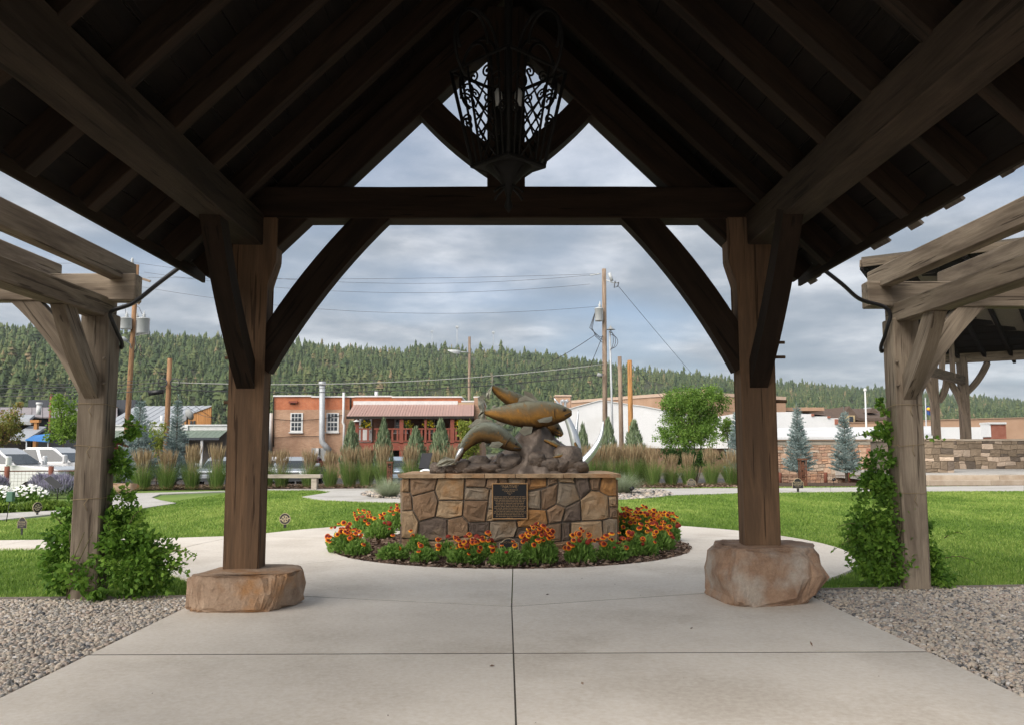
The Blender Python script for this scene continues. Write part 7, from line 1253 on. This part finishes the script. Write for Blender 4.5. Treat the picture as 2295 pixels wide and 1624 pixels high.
def round_sign(u, v, r, label, rz):
    p = G(u, v); t = thing('lawn_emblem', label, 'sign', p); M0 = Matrix.Translation(p+Vector((0, 0, r+.04))) @ Matrix.Rotation(rz, 4, 'Z') @ Matrix.Rotation(PI/2, 4, 'X'); d = lathe('plate', [(r, -.006), (r, .006)], M_sgt, t, (0, 0, 0), 24, False); d.matrix_basis = M0; WMX[d.as_pointer()] = M0
    V = []; F = []; n_ = 24
    for k in range(n_): a = 2*PI*k/n_; V += [(r*.9*math.cos(a), r*.9*math.sin(a), .008), (r*.62*math.cos(a), r*.62*math.sin(a), .008)]
    for k in range(n_):
        if k % 12 not in (0,): F.append((2*k, 2*((k+1) % n_), 2*((k+1) % n_)+1, 2*k+1))
    meshobj('ring_band', V, F, M_sgn, d, M0); V = [(0, 0, .0085)]; F = []
    for k in range(5):
        a = 2*PI*k/5+.3; b = a+.55; i = len(V); V += [(r*.16*math.cos(a), r*.16*math.sin(a), .0085), (r*.5*math.cos(a), r*.5*math.sin(a), .0085), (r*.5*math.cos(b), r*.5*math.sin(b), .0085), (r*.16*math.cos(b), r*.16*math.sin(b), .0085)]; F.append((i, i+1, i+2, i+3))
    meshobj('emblem', V, F, M_sgn, d, M0); boxo('stake', (p.x, p.y+.006, .0), (.05, .01, .12), M_sgn, t)
round_sign(638, 1179, .105, 'round tan and black emblem sign at the lawn edge near the bench', .0); round_sign(83, 1152, .12, 'round tan emblem sign turned edge on beside the garden path', 1.15)
M_gbox = gloss('path_light_green', (.07, .16, .11), .5); p = G(14, 1168); t = thing('path_light', 'small green box light on a thin dark stake by the daisies', 'light', p); tubeo('stake', [p, p+Vector((.05, 0, .42))], .008, M_black, t, 6); boxo('box', (p.x+.06, p.y, .5), (.13, .10, .2), M_gbox, t, .01)
p = G(118, 1122); t = thing('plant_sign', 'tilted grey interpretive panel on a black stand behind the daisies', 'sign', p); prism('panel', [(p.x-.28, p.y, .62), (p.x+.12, p.y-.05, .34), (p.x+.12, p.y+.3, .42), (p.x-.28, p.y+.35, .70)], (0, 0, 1), .015, M_sgd, t); tubeo('leg', [(p.x+.08, p.y+.1, 0), (p.x+.08, p.y+.1, .38)], .018, M_black, t, 6)
def pylon(u0, v0, u1, v1, Y, label, cut):
    xa_, xb_ = XU(u0, Y), XU(u1, Y); zt, zb_ = ZU(v0, Y, u0), max(0, ZU(v1, Y, u0)); t = thing('rusty_pylon', label, 'post', ((xa_+xb_)/2, Y, zb_)); w_ = xb_-xa_
    for sx in (-1, 1):
        for sy in (-1, 1): boxo('corner_strip', ((xa_+xb_)/2+sx*w_*.42, Y+sy*w_*.42, (zt+zb_)/2), (w_*.16, w_*.16, zt-zb_), M_rust, t)
    boxo('core', ((xa_+xb_)/2, Y, (zt+zb_)/2), (w_*.5, w_*.5, zt-zb_-.05), M_drk, t); boxo('cap', ((xa_+xb_)/2, Y, zt+.03), (w_*1.22, w_*1.22, .07), M_rust, t, .01); boxo('plinth', ((xa_+xb_)/2, Y, zb_+(zt-zb_)*.12), (w_*.96, w_*.96, (zt-zb_)*.24), M_rust, t); rn = random.Random(cut)
    for k in range(9): sz = (zt-zb_)*.085; boxo('cut_panel', ((xa_+xb_)/2+rn.uniform(-.16, .16)*w_, Y-w_*.47, zb_+(zt-zb_)*(.28+.075*k)), (w_*rn.uniform(.3, .72), .012, sz*rn.uniform(.4, .95)), M_rust, t)
pylon(1789, 1030, 1803.5, 1087, 34.6, 'rusty steel pylon with cut out patterns in front of the spruce', 3); pylon(868, 1037, 880, 1094, 33.0, 'rusty brown garden post between two feather grasses', 5)
p = G(952, 1098); t = thing('interpretive_sign', 'black tilted reading panel beside the fish sculpture', 'sign', p); Yb = p.y; prism('panel', [at(938, 1050, Yb), at(960, 1050, Yb), at(969, 1016, Yb+.5), at(945, 1017, Yb+.5)], (0, -.3, 1), .04, M_sgn, t); boxo('pedestal_leg', (p.x, Yb+.25, .38), (.3, .12, .76), M_sgn, t, .01)
for (u, v, lb) in ((1665, 1090, 0), (385, 1094, 1), (1415, 1107, 2), (1868, 1084, 3)):
    p = G(u, v); t = thing('spot_light', ('small black garden spotlight by the pavilion post', 'small black garden spotlight between two feather grasses', 'small black spotlight in the pebbles by the pale tuft', 'small black spotlight at the foot of the spruces')[lb], 'light', p); tubeo('stake', [p, p+Vector((0, 0, .16))], .012, M_black, t, 6); tubeo('head', [p+Vector((-.05, .02, .16)), p+Vector((.07, -.02, .22))], [.05, .06], M_black, t, 8)
